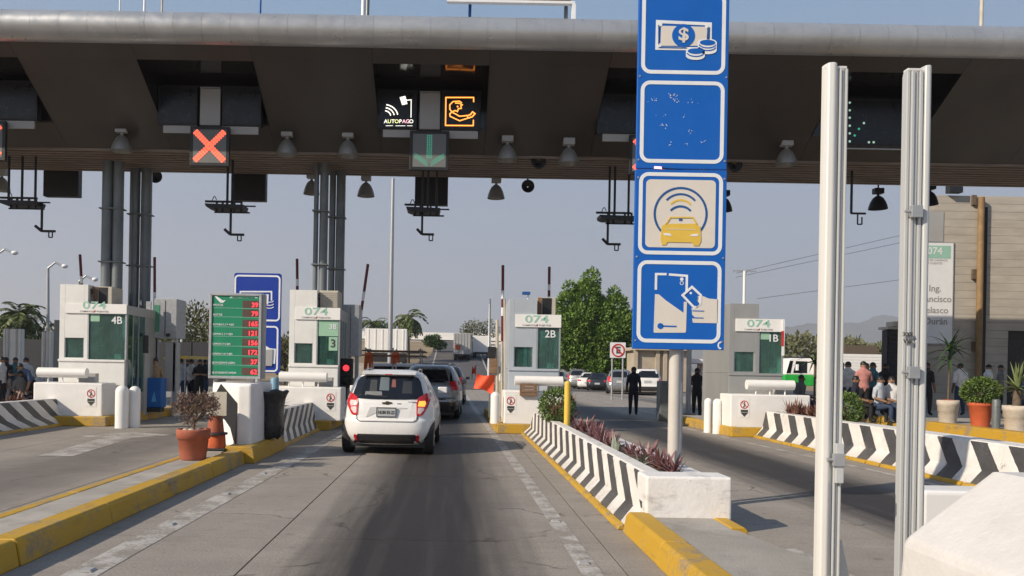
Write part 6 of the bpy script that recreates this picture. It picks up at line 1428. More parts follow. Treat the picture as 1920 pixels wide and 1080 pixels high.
# far brush line
lv = Leaves()
for i in range(9000):
    u = random.uniform(1385, 2000); Y = random.uniform(150, 175); top = 634 + 6 * math.sin(u * .02) + 4 * math.sin(u * .07); q0, q1 = at(u, 700, Y), at(u, top + random.uniform(0, 14), Y)
    zz = random.uniform(0, 1) ** .6 * q1.z; lv.leaf((q0.x, Y, zz), rv() + Vector((0, 0, .6)), random.uniform(.6, 1.5), random.uniform(.4, .9))
for i in range(7000):
    u = random.uniform(-300, 720); Y = random.uniform(130, 160); top = 655 + 7 * math.sin(u * .03); q0, q1 = at(u, 700, Y), at(u, top + random.uniform(0, 14), Y)
    zz = random.uniform(0, 1) ** .6 * q1.z; lv.leaf((q0.x, Y, zz), rv() + Vector((0, 0, .6)), random.uniform(.6, 1.5), random.uniform(.4, .9))
o = lv.build('brush', M['leaf_o'], None); o['kind'] = 'stuff'
# hills
def ridge(name, Y, pts, depth, m):
    vs = []; n = 90
    xs = [pts[0][0] + (pts[-1][0] - pts[0][0]) * i / n for i in range(n + 1)]
    for u in xs:
        for a, b in zip(pts, pts[1:]):
            if a[0] <= u <= b[0]: v = a[1] + (b[1] - a[1]) * (.5 - .5 * math.cos(math.pi * (u - a[0]) / (b[0] - a[0]))); break
        v += 1.5 * math.sin(u * .09) + .8 * math.sin(u * .31); q = at(u, v, Y)
        vs += [(q.x, Y - depth, -5), (q.x, Y - depth * .4, q.z * .55 + random.uniform(-6, 6)), (q.x, Y, q.z), (q.x, Y + depth, -5)]
    mb = MB().add(vs, [(4 * i + k, 4 * i + 4 + k, 4 * i + 5 + k, 4 * i + 1 + k) for i in range(n) for k in range(3)], 0, True)
    return struct(name, mb, M[m])
ridge('hills', 3600, [(1250, 660), (1400, 640), (1470, 612), (1530, 607), (1600, 606), (1650, 592), (1720, 596), (1850, 625), (2100, 660)], 500, 'hill')
ridge('hills', 4000, [(-500, 650), (-100, 640), (100, 650), (500, 668), (800, 668), (1000, 655), (1300, 664)], 500, 'hill')
# overpass
t = thing('overpass', 'pale concrete overpass crossing far beyond the palm', 'bridge', (0, 190, 0))
a, b = at(640, 634, 190), at(960, 626, 190)
MB().box(a.x, 190, a.z, b.x, 200, b.z).build('deck', M['white'], t); MB().box(a.x, 189.6, a.z - .8, b.x, 189.9, a.z - .3).build('girder', M['white'], t)
for u in (700, 765, 795, 870, 925): x = at(u, 640, 190).x; MB().box(x - .4, 191, 0, x + .4, 199, a.z - .01).build('pier', M['white'], t)
# retaining bank edge and warehouse wall
a, b = at(765, 690, 70), at(640, 660, 70)
o = MB().box(b.x, 74, 0, a.x, 74.4, 1.9).build('low_wall', M['board']); tag(o, 'low tan wall behind the pickup rack', 'wall')
# dark fence on the left behind the crowd
t = thing('metal_fence', 'dark metal fence behind the waiting people', 'fence', (-20, 56, 0))
xx = at(-30, 690, 56).x
while xx < at(400, 690, 56).x:
    MB().box(xx, 56, .05, xx + 2.3, 56.06, 3.1).build('fence_panel', M['fencem'], t); MB().box(xx + 2.31, 55.95, 0, xx + 2.4, 56.1, 3.25).build('post', M['fencem'], t); xx += 2.42
for u0, v0, u1, v1, Y, m, lb in ((5, 617, 41, 690, 30, 'booth_w', 'white ribbed panel of the next booth at the frame edge'), (78, 622, 96, 700, 29, 'booth_w', 'white ribbed post panel left of booth 4B'), (100, 600, 112, 690, 28, 'column', 'grey panel edge against booth 4B')):
    q = at((u0 + u1) / 2, v1, Y); t = thing('panel_stand', lb, 'panel', (q.x, Y, 0), 'panels of the booths further left')
    a, b = at(u0, v1, Y), at(u1, v0, Y); wd = b.x - a.x
    MB().box(a.x, Y, 0, b.x, Y + .2, b.z).build('sheet', M[m], t, .01)
    if wd > .3:
        for f_ in (.08, .28, .72, .92): MB().box(a.x + wd * f_ - .03, Y - .03, .0, a.x + wd * f_ + .03, Y - .002, b.z).build('rib', M['steel' if f_ in (.28, .72) else m], t)
# street lamps, utility poles
def slamp(label, u, vt, vb, ua, Y, g=0):
    b, q = at(u, vb, Y), at(u, vt, Y); e = at(ua, vt - 4, Y); t = thing('street_lamp', label, 'street lamp', (b.x, Y, 0), 'street lamps beyond the booths')
    r = .0017 * Y
    MB().tube((b.x, Y, 0), q, r * 1.4, r, 10).build('pole', M['steel'], t)
    MB().path([tuple(q), tuple(q + (e - q) * .5 + Vector((0, 0, .012 * Y * .5))), tuple(e)], r * .7, 8).build('arm', M['steel'], t)
    MB().ball(tuple(e + Vector(((e.x - q.x) * .12, 0, 0))), abs(e.x - q.x) * .22, r * 2, r * 1.6, 10, 6).build('lamp_head', M['signw'], t)
slamp('street lamp with a curved arm left of booth 4B', 90, 503, 690, 118, 60); slamp('street lamp arm reaching in from the frame edge', -6, 478, 690, 24, 52); slamp('street lamp showing just above booth 4B', 148, 528, 690, 175, 70)
for u, vt, Y, r, m, lb in ((737, 335, 66, .17, 'steel', 'very tall grey light mast behind the white box trailer'), (918, 570, 80, .08, 'signw', 'slim white pole by the container trailer'), (341, 600, 60, .08, 'signw', 'slim white pole behind the grey cabinet')):
    q = at(u, vt, Y); o = MB().tube((q.x - (.0), Y, th(q.x, Y)), (q.x, Y, q.z), r * 1.3, r * .8, 10).build('mast', M[m]); tag(o, lb, 'pole')
# wires at the far right
t = thing('power_lines', 'thin power lines crossing the sky behind the aluminium posts', 'power line', at(1460, 540, 140))
for u0, v0, u1, v1 in ((1380, 512, 1760, 425), (1380, 520, 1760, 440), (1420, 560, 1760, 515)):
    a, b = at(u0, v0, 140), at(u1, v1, 140); MB().tube(a, b, .035, n=5).build('wire', M['steel_d'], t)
# kiosk building beyond the road (right of the tree)
t = thing('small_building', 'low tan building with dark openings behind the white minivan', 'building', at(1235, 700, 64))
bz = lambda u, v: at(u, v, 64)
a, b = bz(1195, 715), bz(1290, 658)
MB().box(a.x, 64.1, 0, b.x, 68, b.z).build('wall', M['bldg'], t); MB().box(a.x - .3, 63.6, b.z + .002, b.x + .3, 68.4, b.z + .25).build('roof', M['bldg'], t)
for u0, u1, m in ((1204, 1216, 'black'), (1219, 1226, 'redp'), (1228, 1233, 'black')): MB().box(bz(u0, 0).x, 64.0, .1, bz(u1, 0).x, 64.09, bz(0, 668).z - .1).build('opening', M[m], t)
for u in (1200, 1241, 1255, 1268): MB().box(bz(u, 0).x, 63.85, 0, bz(u + 7, 0).x, 64.09, b.z - .002).build('pillar', M['bldg'], t)
t = thing('long_roof', 'pale long roof behind the parked cars right of the sign pole', 'building', at(1330, 690, 66))
a, b = at(1290, 681, 66), at(1372, 674, 66)
MB().box(a.x, 66, a.z, b.x, 72, b.z).build('roof', M['white_clean'], t)
for u in (1310, 1316, 1364): x = at(u, 680, 66).x; MB().box(x, 66.2, 0, x + .2, 66.4, a.z - .002).build('post', M['bldg'], t)
# rosettes and low planting
def rosette(m, n, ln, wd, name='foliage', spread=1.0):
    mb = MB()
    for k in range(n):
        an = random.uniform(0, 6.28); el = random.uniform(.35, 1.4); l_ = ln * random.uniform(.6, 1.15); d = Vector((math.cos(an) * math.cos(el) * spread, math.sin(an) * math.cos(el) * spread, math.sin(el))); s = Vector((-math.sin(an), math.cos(an), 0)); P_ = Vector((random.uniform(-.04, .04), random.uniform(-.04, .04), 0)); rows = []
        for i in range(4):
            q = i / 3; w2 = wd * (.6 + .9 * q if q < .5 else 1.05 * (1 - q) * 2) * .5 + .001
            rows.append((P_ + s * w2, P_ - s * w2)); d = (d + Vector((0, 0, -.12))).normalized(); P_ = P_ + d * l_ / 3
        mb.add([p for r in rows for p in r], [(2 * i, 2 * i + 1, 2 * i + 3, 2 * i + 2) for i in range(3)], 0, True)
    return mb.mesh(name, M[m])
def plant(name, label, cat, loc, me, group, sc=1.0):
    t = thing(name, label, cat, loc, group); o = bpy.data.objects.new('foliage', me); col.objects.link(o); o.parent = t; t.scale = (sc, sc, sc * random.uniform(.85, 1.15)); t.rotation_euler.z = random.uniform(0, 6.28); return t
PR = [rosette('purple', 24, .30, .042) for _ in range(3)] + [rosette('paleleaf', 12, .30, .045)]
for i in range(34):
    y = 8.75 + i * .255 + random.uniform(-.08, .08)
    if y > 15.2: break
    k = 3 if i in (3, 9) else i % 3
    plant('purple_plant', 'silvery leaved plant among the purple ones in the planter' if k == 3 else 'purple leaved plant in the row behind the striped planter wall', 'plant', (2.2 + random.uniform(.02, .30), y, .48), PR[k], 'silvery plants in the near planter' if k == 3 else 'purple plants in the near planter', random.uniform(.65, 1.05))
RL = [rosette('redleaf', 24, .42, .05) for _ in range(3)]
for i in range(20):
    plant('reddish_plant', 'reddish spiky plant behind the striped barrier of booth 1B', 'plant', (8.05 + random.uniform(0, .45), 16.9 + i * .145, .57), RL[i % 3], 'reddish plants before booth 1B', random.uniform(.8, 1.15))
for i in range(9):
    plant('reddish_plant', 'reddish dry plant behind the short barrier of booth 3', 'plant', (-4.25 + random.uniform(.0, .45), 15.9 + i * .22, .58), RL[i % 3], 'reddish plants before booth 3', random.uniform(1.0, 1.4))
for i in range(12):
    plant('sparse_plant', 'sparse reddish sprout behind the striped barrier of booth 4B', 'plant', (-10.6 + random.uniform(.0, .4), 13 + i * .6, .57), RL[i % 3], 'sprouts before booth 4B', random.uniform(.5, .8))
for i in range(7):
    plant('reddish_plant', 'dry reddish plant at the far end of the near planter, by the crate', 'plant', (2.2 + random.uniform(.0, .35), 17.0 + i * .3, .48), RL[i % 3], 'dry plants at the far end of the planter', random.uniform(1.1, 1.4))
def hedge(name, label, x, y, z, r, h, n, m, ln=.07, base=True, shape=None):
    t = thing(name, label, 'bush', (x, y, z)); lv = Leaves()
    for i in range(n):
        d = rv().normalized(); q = random.uniform(.55, 1) ** .5
        c = Vector((x + d.x * r * q, y + d.y * r * q, z + h * .5 + d.z * h * .5 * q)); lv.leaf(c, d + rv(.6) + Vector((0, 0, .3)), ln * random.uniform(.6, 1.3), ln * .55)
    lv.build('foliage', M[m], t); MB().tube((x, y, z - .05), (x, y, z + h * .6), .03, .02, 7).build('stem', M['bark'], t); return t
q = at(1044, 758, 16.4); hedge('hedge_bush', 'round green bush beside the yellow post in the planter', q.x, 16.4, .5, .36, .72, 1500, 'leaf_h')
q = at(1590, 775, 16.7); hedge('hedge_bush', 'round green bush behind the striped barrier between the aluminium posts', q.x, 16.7, .56, .29, .66, 1300, 'leaf_h')
# potted plants on the sidewalk
def pot(t, x, y, z, pr, m, n=26): return MB().lathe(pr, x, y, z, n).build('pot', M[m], t)
q = gd(1777, 793, .26); t = thing('potted_plant', 'tall thin potted dracaena with a drooping leafy top', 'potted plant', (q.x, q.y, .26), 'plant pots on the sidewalk')
pot(t, q.x, q.y, .26, [(.22, 0), (.24, .16), (.25, .17), (.25, .33), (.27, .34), (.27, .5), (.29, .52), (.29, .66), (.25, .66), (.25, .6)], 'stonepot')
MB().ball((q.x, q.y, .89), .24, .24, .05).build('soil', M['terra2'], t)
MB().tube((q.x, q.y, .85), (q.x + .03, q.y, 2.3), .03, .025, 8).build('stem', M['bark'], t)
def fan(t, cx_, cy_, cz, n, ln, wd, m, droop, elr=(-.2, 1.3), zs=.0):
    for k in range(n):
        an = random.uniform(0, 6.28); el = random.uniform(*elr); l_ = ln * random.uniform(.75, 1.15); d = Vector((math.cos(an) * math.cos(el), math.sin(an) * math.cos(el), math.sin(el))); s = Vector((-math.sin(an), math.cos(an), 0)); P_ = Vector((cx_, cy_, cz + random.uniform(-zs, zs))); rows = []
        for i in range(6):
            w2 = wd * (1 - (i / 5) ** 2 * .95) * .5; rows.append((P_ + s * w2 + Vector((0, 0, w2 * .5)), P_, P_ - s * w2 + Vector((0, 0, w2 * .5)))); d = (d + Vector((0, 0, -droop))).normalized(); P_ = P_ + d * l_ / 5
        MB().add([p for r in rows for p in r], [(3 * i + a, 3 * i + a + 1, 3 * i + a + 4, 3 * i + a + 3) for i in range(5) for a in (0, 1)], 0, True).build('leaf', M[m], t)
fan(t, q.x + .03, q.y, 2.25, 34, .85, .07, 'leaf_d', .18, (-.4, 1.4), .3)
q = gd(1838, 801, .26); t = thing('potted_plant', 'clipped round bush in a bright orange clay pot', 'potted plant', (q.x, q.y, .26), 'plant pots on the sidewalk')
pot(t, q.x, q.y, .26, [(.21, 0), (.28, .56), (.31, .58), (.31, .66), (.28, .66), (.27, .6)], 'terra2')
lv = Leaves()
for i in range(2600):
    d = rv().normalized(); k = random.uniform(.6, 1) ** .5; lv.leaf((q.x + d.x * .46 * k, q.y + d.y * .46 * k, 1.22 + d.z * .36 * k), d + rv(.6), random.uniform(.06, .1), .045)
lv.build('foliage', M['leaf_h'], t); MB().tube((q.x, q.y, .8), (q.x, q.y, 1.2), .05, n=8).build('stem', M['bark'], t)
q = gd(1905, 808, .26); t = thing('potted_plant', 'yucca with stiff pale leaves in a stone pot', 'potted plant', (q.x, q.y, .26), 'plant pots on the sidewalk')
pot(t, q.x, q.y, .26, [(.24, 0), (.26, .16), (.27, .17), (.27, .34), (.29, .35), (.29, .5), (.31, .52), (.31, .64), (.27, .64), (.26, .58)], 'stonepot')
MB().tube((q.x, q.y, .8), (q.x + .02, q.y, 1.28), .10, .09, 12).build('stem', M['bark'], t); MB().ball((q.x, q.y, .86), .26, .26, .04).build('soil', M['soil'], t)
fan(t, q.x + .02, q.y, 1.3, 44, .72, .06, 'yucca', .06, (-.35, 1.5), .05)
q = gd(1860, 803, .26); o = MB().lathe([(.1, 0), (.1, .72), (.09, .76), (0, .78)], 0, 0, 0, 16).build('bollard', M['column']); o.location = (q.x, q.y - .15, .26); tag(o, 'dark grey bollard between the clay pot and the yucca', 'bollard')
# thin hanging-leaf plant behind the near post
q = at(1590, 660, 22); t = thing('small_palm', 'dark drooping palm top right of the near aluminium post', 'palm', (q.x, 24, 0))
MB().tube((q.x, 24, .26), (q.x, 24, 2.0), .03, n=8).build('stem', M['bark'], t); fan(t, q.x, 24, 1.95, 26, .7, .07, 'leaf_d', .2, (-.3, 1.3), .1)
# dry bush in the terracotta pot
q = gd(362, 861, .165); t = thing('potted_plant', 'leafless dry bush in a big terracotta pot at the island tip', 'potted plant', (q.x, q.y, .165))
pot(t, q.x, q.y, .165, [(.175, 0), (.19, .03), (.195, .10), (.203, .11), (.22, .31), (.243, .315), (.25, .43), (.243, .455), (.22, .455), (.212, .38)], 'terra', 30)
MB().ball((q.x, q.y, .56), .214, .214, .03).build('soil', M['soil'], t)
for k in range(5): MB().ball((q.x + random.uniform(-.17, .17), q.y + random.uniform(-.15, .1), .60), .05, .05, .035, 8, 5).build('pebble', M['beige'], t)
MB().tube((q.x, q.y, .55), (q.x + .01, q.y, .76), .022, .016, 8).build('stem', M['twig'], t)
rb = random.Random(11)
def twigs(P_, d, ln, r, lvl, mb, lvv):
    e = P_ + d * ln; mb.tube(P_, e, r, r * .65, 5, cap=False)
    if lvl == 0:
        for k in range(5): lvv.leaf(P_ + d * ln * rb.uniform(.2, 1), Vector((rb.gauss(0, 1), rb.gauss(0, 1), rb.gauss(0, 1))), rb.uniform(.02, .04), rb.uniform(.014, .024))
        return
    for k in range(4 if lvl > 1 else 3):
        nd = (d + Vector((rb.gauss(0, .6), rb.gauss(0, .6), rb.gauss(.05, .5)))).normalized(); twigs(P_ + d * ln * rb.uniform(.5, 1), nd, ln * rb.uniform(.6, .9), r * .6, lvl - 1, mb, lvv)
for k in range(11):
    mb, lvv = MB(), Leaves(); an = k * .698 + rb.uniform(-.2, .2); el = rb.uniform(.25, 1.45)
    twigs(Vector((q.x + .01, q.y, .72)), Vector((math.cos(an) * math.cos(el), math.sin(an) * math.cos(el), math.sin(el))), .215, .011, 3, mb, lvv)
    br = mb.build('branch', M['twig'], t); lvv.build('foliage', M['dryleaf'], br)
# ------------------------------------------------------------------ people
POSES = {}
def bones(pose):
    J = dict(pel=(0, 0, .94, .125, .10), wst=(0, 0, 1.10, .125, .095), cst=(0, .0, 1.30, .155, .105), nkb=(0, .01, 1.45, .085, .075), nck=(0, -.005, 1.53, .052, .055), hd=(0, -.02, 1.63, .082, .098), top=(0, -.01, 1.70, .062, .075))
    for s, n in ((-1, 'l'), (1, 'r')):
        J['sh' + n] = (s * .165, .01, 1.41, .062, .06); J['el' + n] = (s * .225, .03, 1.15, .045, .045); J['wr' + n] = (s * .235, -.04, .91, .030, .032); J['pa' + n] = (s * .235, -.06, .83, .026, .042)
        J['hp' + n] = (s * .085, 0, .88, .095, .095); J['kn' + n] = (s * .10, -.015, .50, .062, .065); J['an' + n] = (s * .105, .02, .10, .042, .045); J['to' + n] = (s * .12, -.13, .045, .042, .035)
    def sh(k, **kw): J[k] = tuple(kw.get(c, J[k][i]) for i, c in enumerate(('x', 'y', 'z'))) + J[k][3:]
    if pose == 'folded':
        for s, n in ((-1, 'l'), (1, 'r')): sh('el' + n, x=s * .25, y=-.02, z=1.17); sh('wr' + n, x=s * .06, y=-.20, z=1.20); sh('pa' + n, x=-s * .02, y=-.21, z=1.21)
    if pose == 'reach':
        sh('elr', x=.27, y=-.14, z=1.2); sh('wrr', x=.30, y=-.36, z=1.26); sh('par', x=.30, y=-.44, z=1.28)
    if pose == 'walk':
        sh('knl', y=-.16); sh('anl', y=-.06); sh('tol', y=-.21); sh('anr', y=.2, z=.13); sh('tor', y=.06, z=.05); sh('wrl', y=.1); sh('pal', y=.12)
    if pose == 'sit':
        for k in ('pel', 'wst', 'cst', 'nkb', 'nck', 'hd', 'top', 'shl', 'shr', 'ell', 'elr', 'wrl', 'wrr', 'pal', 'par', 'hpl', 'hpr'): J[k] = J[k][:2] + (J[k][2] - .44,) + J[k][3:]
        for s, n in ((-1, 'l'), (1, 'r')): sh('kn' + n, y=-.42, z=.50, x=s * .12); sh('an' + n, y=-.40, z=.1); sh('to' + n, y=-.55, z=.045); sh('wr' + n, y=-.30, z=.62); sh('pa' + n, y=-.38, z=.60)
    if pose == 'bend':
        for k in ('wst', 'cst', 'nkb', 'nck', 'hd', 'top', 'shl', 'shr', 'ell', 'elr', 'wrl', 'wrr', 'pal', 'par'):
            x, y, z_ = J[k][:3]; dz = z_ - .94; a = .75; J[k] = (x, y * math.cos(a) - dz * math.sin(a), .94 + dz * math.cos(a) + y * math.sin(a)) + J[k][3:]
        for n in 'lr': sh('wr' + n, z=J['sh' + n][2] - .48, y=J['sh' + n][1] - .06); sh('pa' + n, z=J['sh' + n][2] - .56, y=J['sh' + n][1] - .1); sh('el' + n, z=J['sh' + n][2] - .25, y=J['sh' + n][1])
    return J
EDG = [('pel', 'wst', 1), ('wst', 'cst', 1), ('cst', 'nkb', 1), ('nkb', 'nck', 0), ('nck', 'hd', 0), ('hd', 'top', 0)]
for n_ in 'lr': EDG += [('nkb', 'sh' + n_, 1), ('sh' + n_, 'el' + n_, 1), ('el' + n_, 'wr' + n_, 0), ('wr' + n_, 'pa' + n_, 0), ('pel', 'hp' + n_, 2), ('hp' + n_, 'kn' + n_, 2), ('kn' + n_, 'an' + n_, 2), ('an' + n_, 'to' + n_, 3)]
def figure(pose):
    if pose in POSES: return POSES[pose]
    J = bones(pose); ks = list(J); me = bpy.data.meshes.new('skeleton'); me.from_pydata([J[k][:3] for k in ks], [(ks.index(a), ks.index(b)) for a, b, _ in EDG], [])
    o = bpy.data.objects.new('skeleton', me); col.objects.link(o); o.modifiers.new('skin', 'SKIN'); sb = o.modifiers.new('sub', 'SUBSURF'); sb.levels = 1; sb.render_levels = 1
    if not me.skin_vertices: raise RuntimeError('no skin layer')
    for i, k in enumerate(ks): me.skin_vertices[0].data[i].radius = (J[k][3] * 1.22, J[k][4] * 1.22); me.skin_vertices[0].data[i].use_root = (k == 'pel')
    dg = bpy.context.evaluated_depsgraph_get(); dg.update(); ev = bpy.data.meshes.new_from_object(o.evaluated_get(dg)); bpy.data.objects.remove(o)
    mb = MB()
    V = [tuple(v.co) for v in ev.vertices]; idx = {}
    def seg(p):
        best, bi = 9, 0
        for a, b, m in EDG:
            A_, B_ = Vector(J[a][:3]), Vector(J[b][:3]); d = B_ - A_; k = max(0, min(1, (p - A_).dot(d) / max(1e-6, d.length_squared))); q = (p - (A_ + d * k)).length / (J[a][3] + .02)
            if q < best: best, bi = q, m
        return bi
    mb.v = V
    for f in ev.polygons: mb.f.append(list(f.vertices)); mb.m.append(seg(f.center)); mb.s.append(True)
    bpy.data.meshes.remove(ev)
    hx, hy, hz = J['hd'][:3]
    mb.tube((hx, hy - .075, hz + .01), (hx, hy - .12, hz - .022), .012, .018, 8, 0)           # nose
    for s in (-1, 1): mb.ball((hx + s * .083, hy + .015, hz - .005), .012, .022, .032, 8, 5, 0); mb.ball((hx + s * .032, hy - .092, hz + .02), .013, .008, .008, 8, 5, 4)
    mb.box(hx - .028, hy - .098, hz - .055, hx + .028, hy - .085, hz - .047, 4)
    for s, n in ((-1, 'l'), (1, 'r')):
        pa, wr = Vector(J['pa' + n][:3]), Vector(J['wr' + n][:3]); d = (pa - wr).normalized(); e = d.cross(Vector((1, 0, 0)) if abs(d.x) < .7 else Vector((0, 0, 1))).normalized()
        for k in range(4):
            q = pa + e * (.028 * (k - 1.5) * .75); ln = (.055, .07, .075, .06)[k]; m1 = q + d * ln * .6; mb.tube(q, m1, .0095, .009, 6, 0).tube(m1, m1 + (d * .8 + Vector((-s * .3, 0, 0))).normalized() * ln * .5, .009, .006, 6, 0)
        q = wr + (pa - wr) * .5; mb.tube(q, q - e * .045 + d * .035, .012, .008, 6, 0)
    POSES[pose] = (mb, J); return POSES[pose]
SK = [mat('skin_brown', (.20, .105, .06), .6), mat('skin_tan', (.30, .17, .105), .6), mat('skin_dark', (.12, .065, .04), .6)]
HAIR = mat('black_hair', (.012, .010, .009), .5); EYE_M = mat('face_dark', (.03, .02, .02), .5); SHOE = mat('dark_shoe', (.02, .02, .02), .5)
CL = dict(navy=(.012, .014, .028), black=(.015, .015, .017), white=(.62, .62, .62), blue=(.06, .10, .20), grey=(.14, .14, .15), red=(.25, .04, .035), jeans=(.03, .05, .10), tan=(.3, .22, .14), pink=(.45, .2, .18), pale=(.42, .46, .52), teal=(.04, .14, .18))
def cloth(n): return mat('cloth_' + n, CL[n], .85, v=.2, s=9)
def person(label, loc, rz, top, bottom, pose='stand', skin=0, cap=None, group=None, sc=1.0):
    mb, J = figure(pose); t = thing('person', label, 'person', (0, 0, 0), group)
    o = bpy.data.objects.new('body', mb.mesh('body', [SK[skin], cloth(top), cloth(bottom), SHOE, EYE_M])); col.objects.link(o); o.parent = t
    hx, hy, hz = J['hd'][:3]
    h = MB(); h.lathe([(.094 * math.sin(R(a)), .094 * 1.12 * math.cos(R(a))) for a in range(4, 108, 13)], hx, hy + .012, hz + .03, 16); h.build('hair', HAIR if not cap else cloth(cap), t)
    if cap: MB().xy([(hx - .07, hy - .06), (hx + .07, hy - .06), (hx + .05, hy - .18), (hx - .05, hy - .18)], hz + .055, hz + .068).build('cap_peak', cloth(cap), t, .004)
    place(t, loc, rz, sc=sc); return t
def pg(u, v, z=0): q = gd(u, v, z); return (q.x, q.y, z)
q = gd(1187, 779); person('guard in dark navy clothes standing in the lane right of booth 2B', (q.x, q.y, 0), R(170), 'navy', 'navy', 'stand', 2, 'black')
def pa_(u, v, Y, z=.26): q = at(u, v, Y); return (q.x, Y, z)
G = 'people waiting by the right sidewalk'
for u, Y, rz, tp, bt, ps_, sk, cap, lb in (
    (1502, 24.5, 40, 'grey', 'jeans', 'sit', 0, None, 'person in a dark grey top sitting between booth 1B and the near aluminium post'),
    (1590, 25.0, 150, 'white', 'jeans', 'stand', 0, None, 'person in a white shirt just right of the near aluminium post'), (1578, 26.5, 200, 'red', 'black', 'stand', 1, None, 'person in dark red partly hidden by the near aluminium post'),
    (1619, 24.0, 175, 'pink', 'black', 'folded', 1, None, 'person in a salmon pink top seen from behind in the waiting group'), (1624, 27.5, 20, 'tan', 'grey', 'folded', 1, None, 'person in a tan top facing the road in the waiting group'),
    (1636, 25.6, 100, 'teal', 'black', 'folded', 0, None, 'person in a teal top turned sideways in the waiting group'), (1660, 26.5, 110, 'black', 'black', 'folded', 2, 'black', 'person in black with a black cap at the edge of the waiting group'),
    (1650, 22.6, 30, 'pale', 'jeans', 'sit', 0, None, 'person in a pale shirt sitting at the front of the waiting group'), (1672, 22.8, -30, 'white', 'black', 'sit', 1, None, 'person in white sitting against the far aluminium post'), (1604, 22.8, 60, 'navy', 'black', 'sit', 0, None, 'person in navy sitting low behind the green bush')):
    person(lb, pa_(u, 700, Y), R(rz), tp, bt, ps_, sk, cap, G, 1.0)
for u, Y, rz, tp, bt, ps_, cap, lb in ((1801, 27.5, 185, 'white', 'jeans', 'stand', None, 'person in a white shirt and jeans walking behind the dracaena'), (1853, 29, 80, 'white', 'jeans', 'folded', 'black', 'person in a white shirt and black cap near the doorway'),
                                       (1876, 29.5, 60, 'grey', 'black', 'stand', None, 'person in grey next to the doorway'), (1738, 27, 120, 'black', 'black', 'stand', None, 'person in black beside the far aluminium post'), (1918, 27, 10, 'blue', 'jeans', 'sit', None, 'person in blue sitting at the frame edge by the yucca')):
    person(lb, pa_(u, 700, Y), R(rz), tp, bt, ps_, random.randint(0, 2), cap, 'people on the right sidewalk', 1.03)
G = 'people waiting left of booth 4B'
for i, (u, Y, rz, tp, bt, ps_, lb) in enumerate(((2, 24.5, 90, 'pale', 'navy', 'stand', 'person in a pale shirt cut by the frame edge'), (20, 25.5, 130, 'navy', 'black', 'sit', 'person in navy sitting beside the pale shirt at the frame edge'), (36, 24.8, 70, 'grey', 'navy', 'sit', 'person in grey sitting in the middle of the left group'),
                                                  (48, 26.5, 200, 'pale', 'black', 'stand', 'person in pale blue standing in the left group'), (60, 25.2, -20, 'blue', 'navy', 'bend', 'person in blue bending next to the white guard tube'), (10, 27.5, 190, 'black', 'black', 'stand', 'person in black standing behind the left group'), (72, 27.5, 150, 'pale', 'navy', 'sit', 'person in a pale top sitting behind the guard tube'), (28, 28.5, 10, 'teal', 'black', 'stand', 'person in teal at the back of the left group'))):
    q = at(u, 740, Y); person(lb, (q.x, Y, 0), R(rz), tp, bt, ps_, i % 3, None, G, .97)
G = 'people under the yellow canopy left of the tariff board'
for u, Y, rz, tp, bt, lb in ((338, 30, 190, 'pale', 'jeans', 'person in a pale blue shirt left of the tariff board'), (358, 30.5, 150, 'white', 'navy', 'person in white behind the pale blue shirt'), (374, 29.5, 20, 'black', 'black', 'person in black next to the tariff board'), (350, 33, 0, 'blue', 'black', 'person in blue at the back beside the tariff board'), (384, 32, 80, 'navy', 'jeans', 'person in navy half hidden by the tariff board')):
    q = at(u, 740, Y); person(lb, (q.x, Y, 0), R(rz), tp, bt, 'folded' if tp != 'white' else 'stand', 1, None, G, 1.0)
q = at(289, 700, 22.9); person('person in pale clothes standing behind the bright blue cabinet', (q.x, 23.0, .22), R(10), 'tan', 'grey', 'stand', 1, None, None, .86)
# flag waver by booth 2B and the flags
q = at(943, 735, 23.6)
fw_ = person('person in white and blue beside booth 2B waving the orange flag', (q.x, 23.6, .22), R(60), 'white', 'blue', 'reach', 0, 'tan', None, .84)
def flag(name, label, pts, Y, m, pole):
    t = thing(name, label, 'flag', at(*pts[0], Y)); n = 10; vs = []
    (u0, v0), (u1, v1), (u2, v2), (u3, v3) = pts
    for j in range(n + 1):
        for i in range(n + 1):
            s, r = i / n, j / n; u = (u0 * (1 - s) + u1 * s) * (1 - r) + (u3 * (1 - s) + u2 * s) * r; v = (v0 * (1 - s) + v1 * s) * (1 - r) + (v3 * (1 - s) + v2 * s) * r
            q = at(u, v + 2.5 * math.sin(s * 5 + r * 2), Y); vs.append((q.x, Y + .05 * math.sin(s * 7 + r * 3), q.z))
    MB().add(vs, [(j * (n + 1) + i, (j + 1) * (n + 1) + i, (j + 1) * (n + 1) + i + 1, j * (n + 1) + i + 1) for j in range(n) for i in range(n)], 0, True).build('cloth', M[m], t)
    a, b = at(*pole[0], Y), at(*pole[1], Y); MB().tube(a, b, .014, n=6).build('stick', M['wood'], t); return t
flag('orange_flag', 'orange flag held out beside the blue grey booth', [(895, 700), (928, 706), (924, 740), (888, 726)], 21.6, 'flag', ((929, 702), (925, 748)))
fl = flag('red_white_flag', 'small red and white flag up the road beyond the orange flag', [(885, 689), (893, 687), (892, 702), (884, 703)], 27, 'flag', ((886, 687), (885, 712)))
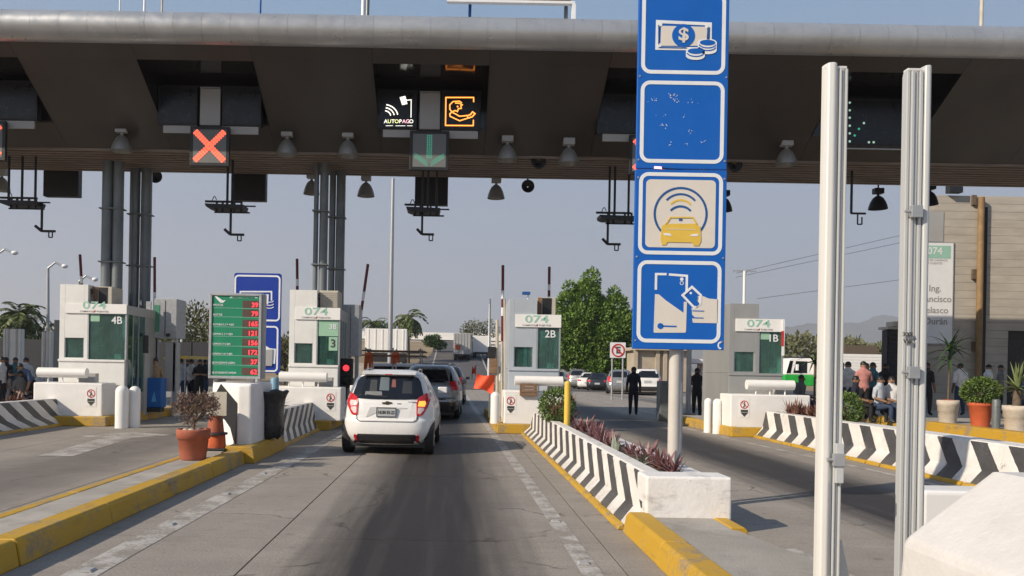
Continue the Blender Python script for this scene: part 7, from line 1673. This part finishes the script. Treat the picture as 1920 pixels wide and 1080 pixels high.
a, b = at(893.5, 687, 27), at(900, 702, 27); MB().box(a.x, 26.98, b.z, b.x, 27.0, a.z).build('white_half', M['signw'], fl)
# yellow awning over the people left of the tariff board
a, b = at(332, 674, 31), at(372, 671, 31); t = thing('yellow_awning', 'small yellow awning over the people left of the tariff board', 'awning', (a.x, 31, 0))
MB().xz([(a.x, a.z), (b.x, b.z - .05), (b.x, b.z + .06), (a.x, a.z + .08)], 29.6, 33).build('sheet', M['yellow'], t)
for x in (a.x + .05, b.x - .05): MB().tube((x, 29.65, 0), (x, 29.65, a.z + .02), .025, n=8).build('pole', M['steel'], t)
# grey sign pole and box beyond the planter
q = gd(1290, 786); t = thing('signal_post', 'slim grey post in the shade behind the pale sign pole', 'post', (q.x, q.y, 0)); zt_ = at(1292, 655, q.y).z
MB().tube((q.x, q.y, 0), (q.x, q.y, zt_), .085, n=12).build('pole', M['steel'], t); MB().box(q.x - .2, q.y - .2, 0, q.x + .2, q.y + .2, .22).build('foot', M['island'], t, .02)
q = gd(1249, 790); t = thing('grey_cabinet', 'grey roadside cabinet left of the pale sign pole', 'cabinet', (q.x, q.y, 0)); MB().box(q.x - .2, q.y, .0, q.x + .22, q.y + .5, 1.3).build('housing', M['column'], t, .02); MB().box(q.x - .15, q.y - .008, .3, q.x + .17, q.y - .001, 1.2).build('door', M['column'], t, .004)
q = gd(1306, 782); person('person in black standing in the shade beside the steel booth', (q.x, q.y, 0), R(170), 'black', 'black', 'folded', 2, 'black', None, 1.0)
# ------------------------------------------------------------------ air
hz_, t_, p_ = newmat('haze_air'); t_.nodes.remove(p_)
pv = t_.nodes.new('ShaderNodeVolumePrincipled'); pv.inputs['Density'].default_value = HAZE; pv.inputs['Color'].default_value = (.93, .95, 1, 1); pv.inputs['Anisotropy'].default_value = .2
L(t_, pv.outputs[0], t_.nodes['Material Output'].inputs['Volume'])
if HAZE: o = MB().box(-4200, -420, -6.5, 4200, 5300, 360).build('haze', hz_); o['kind'] = 'stuff'
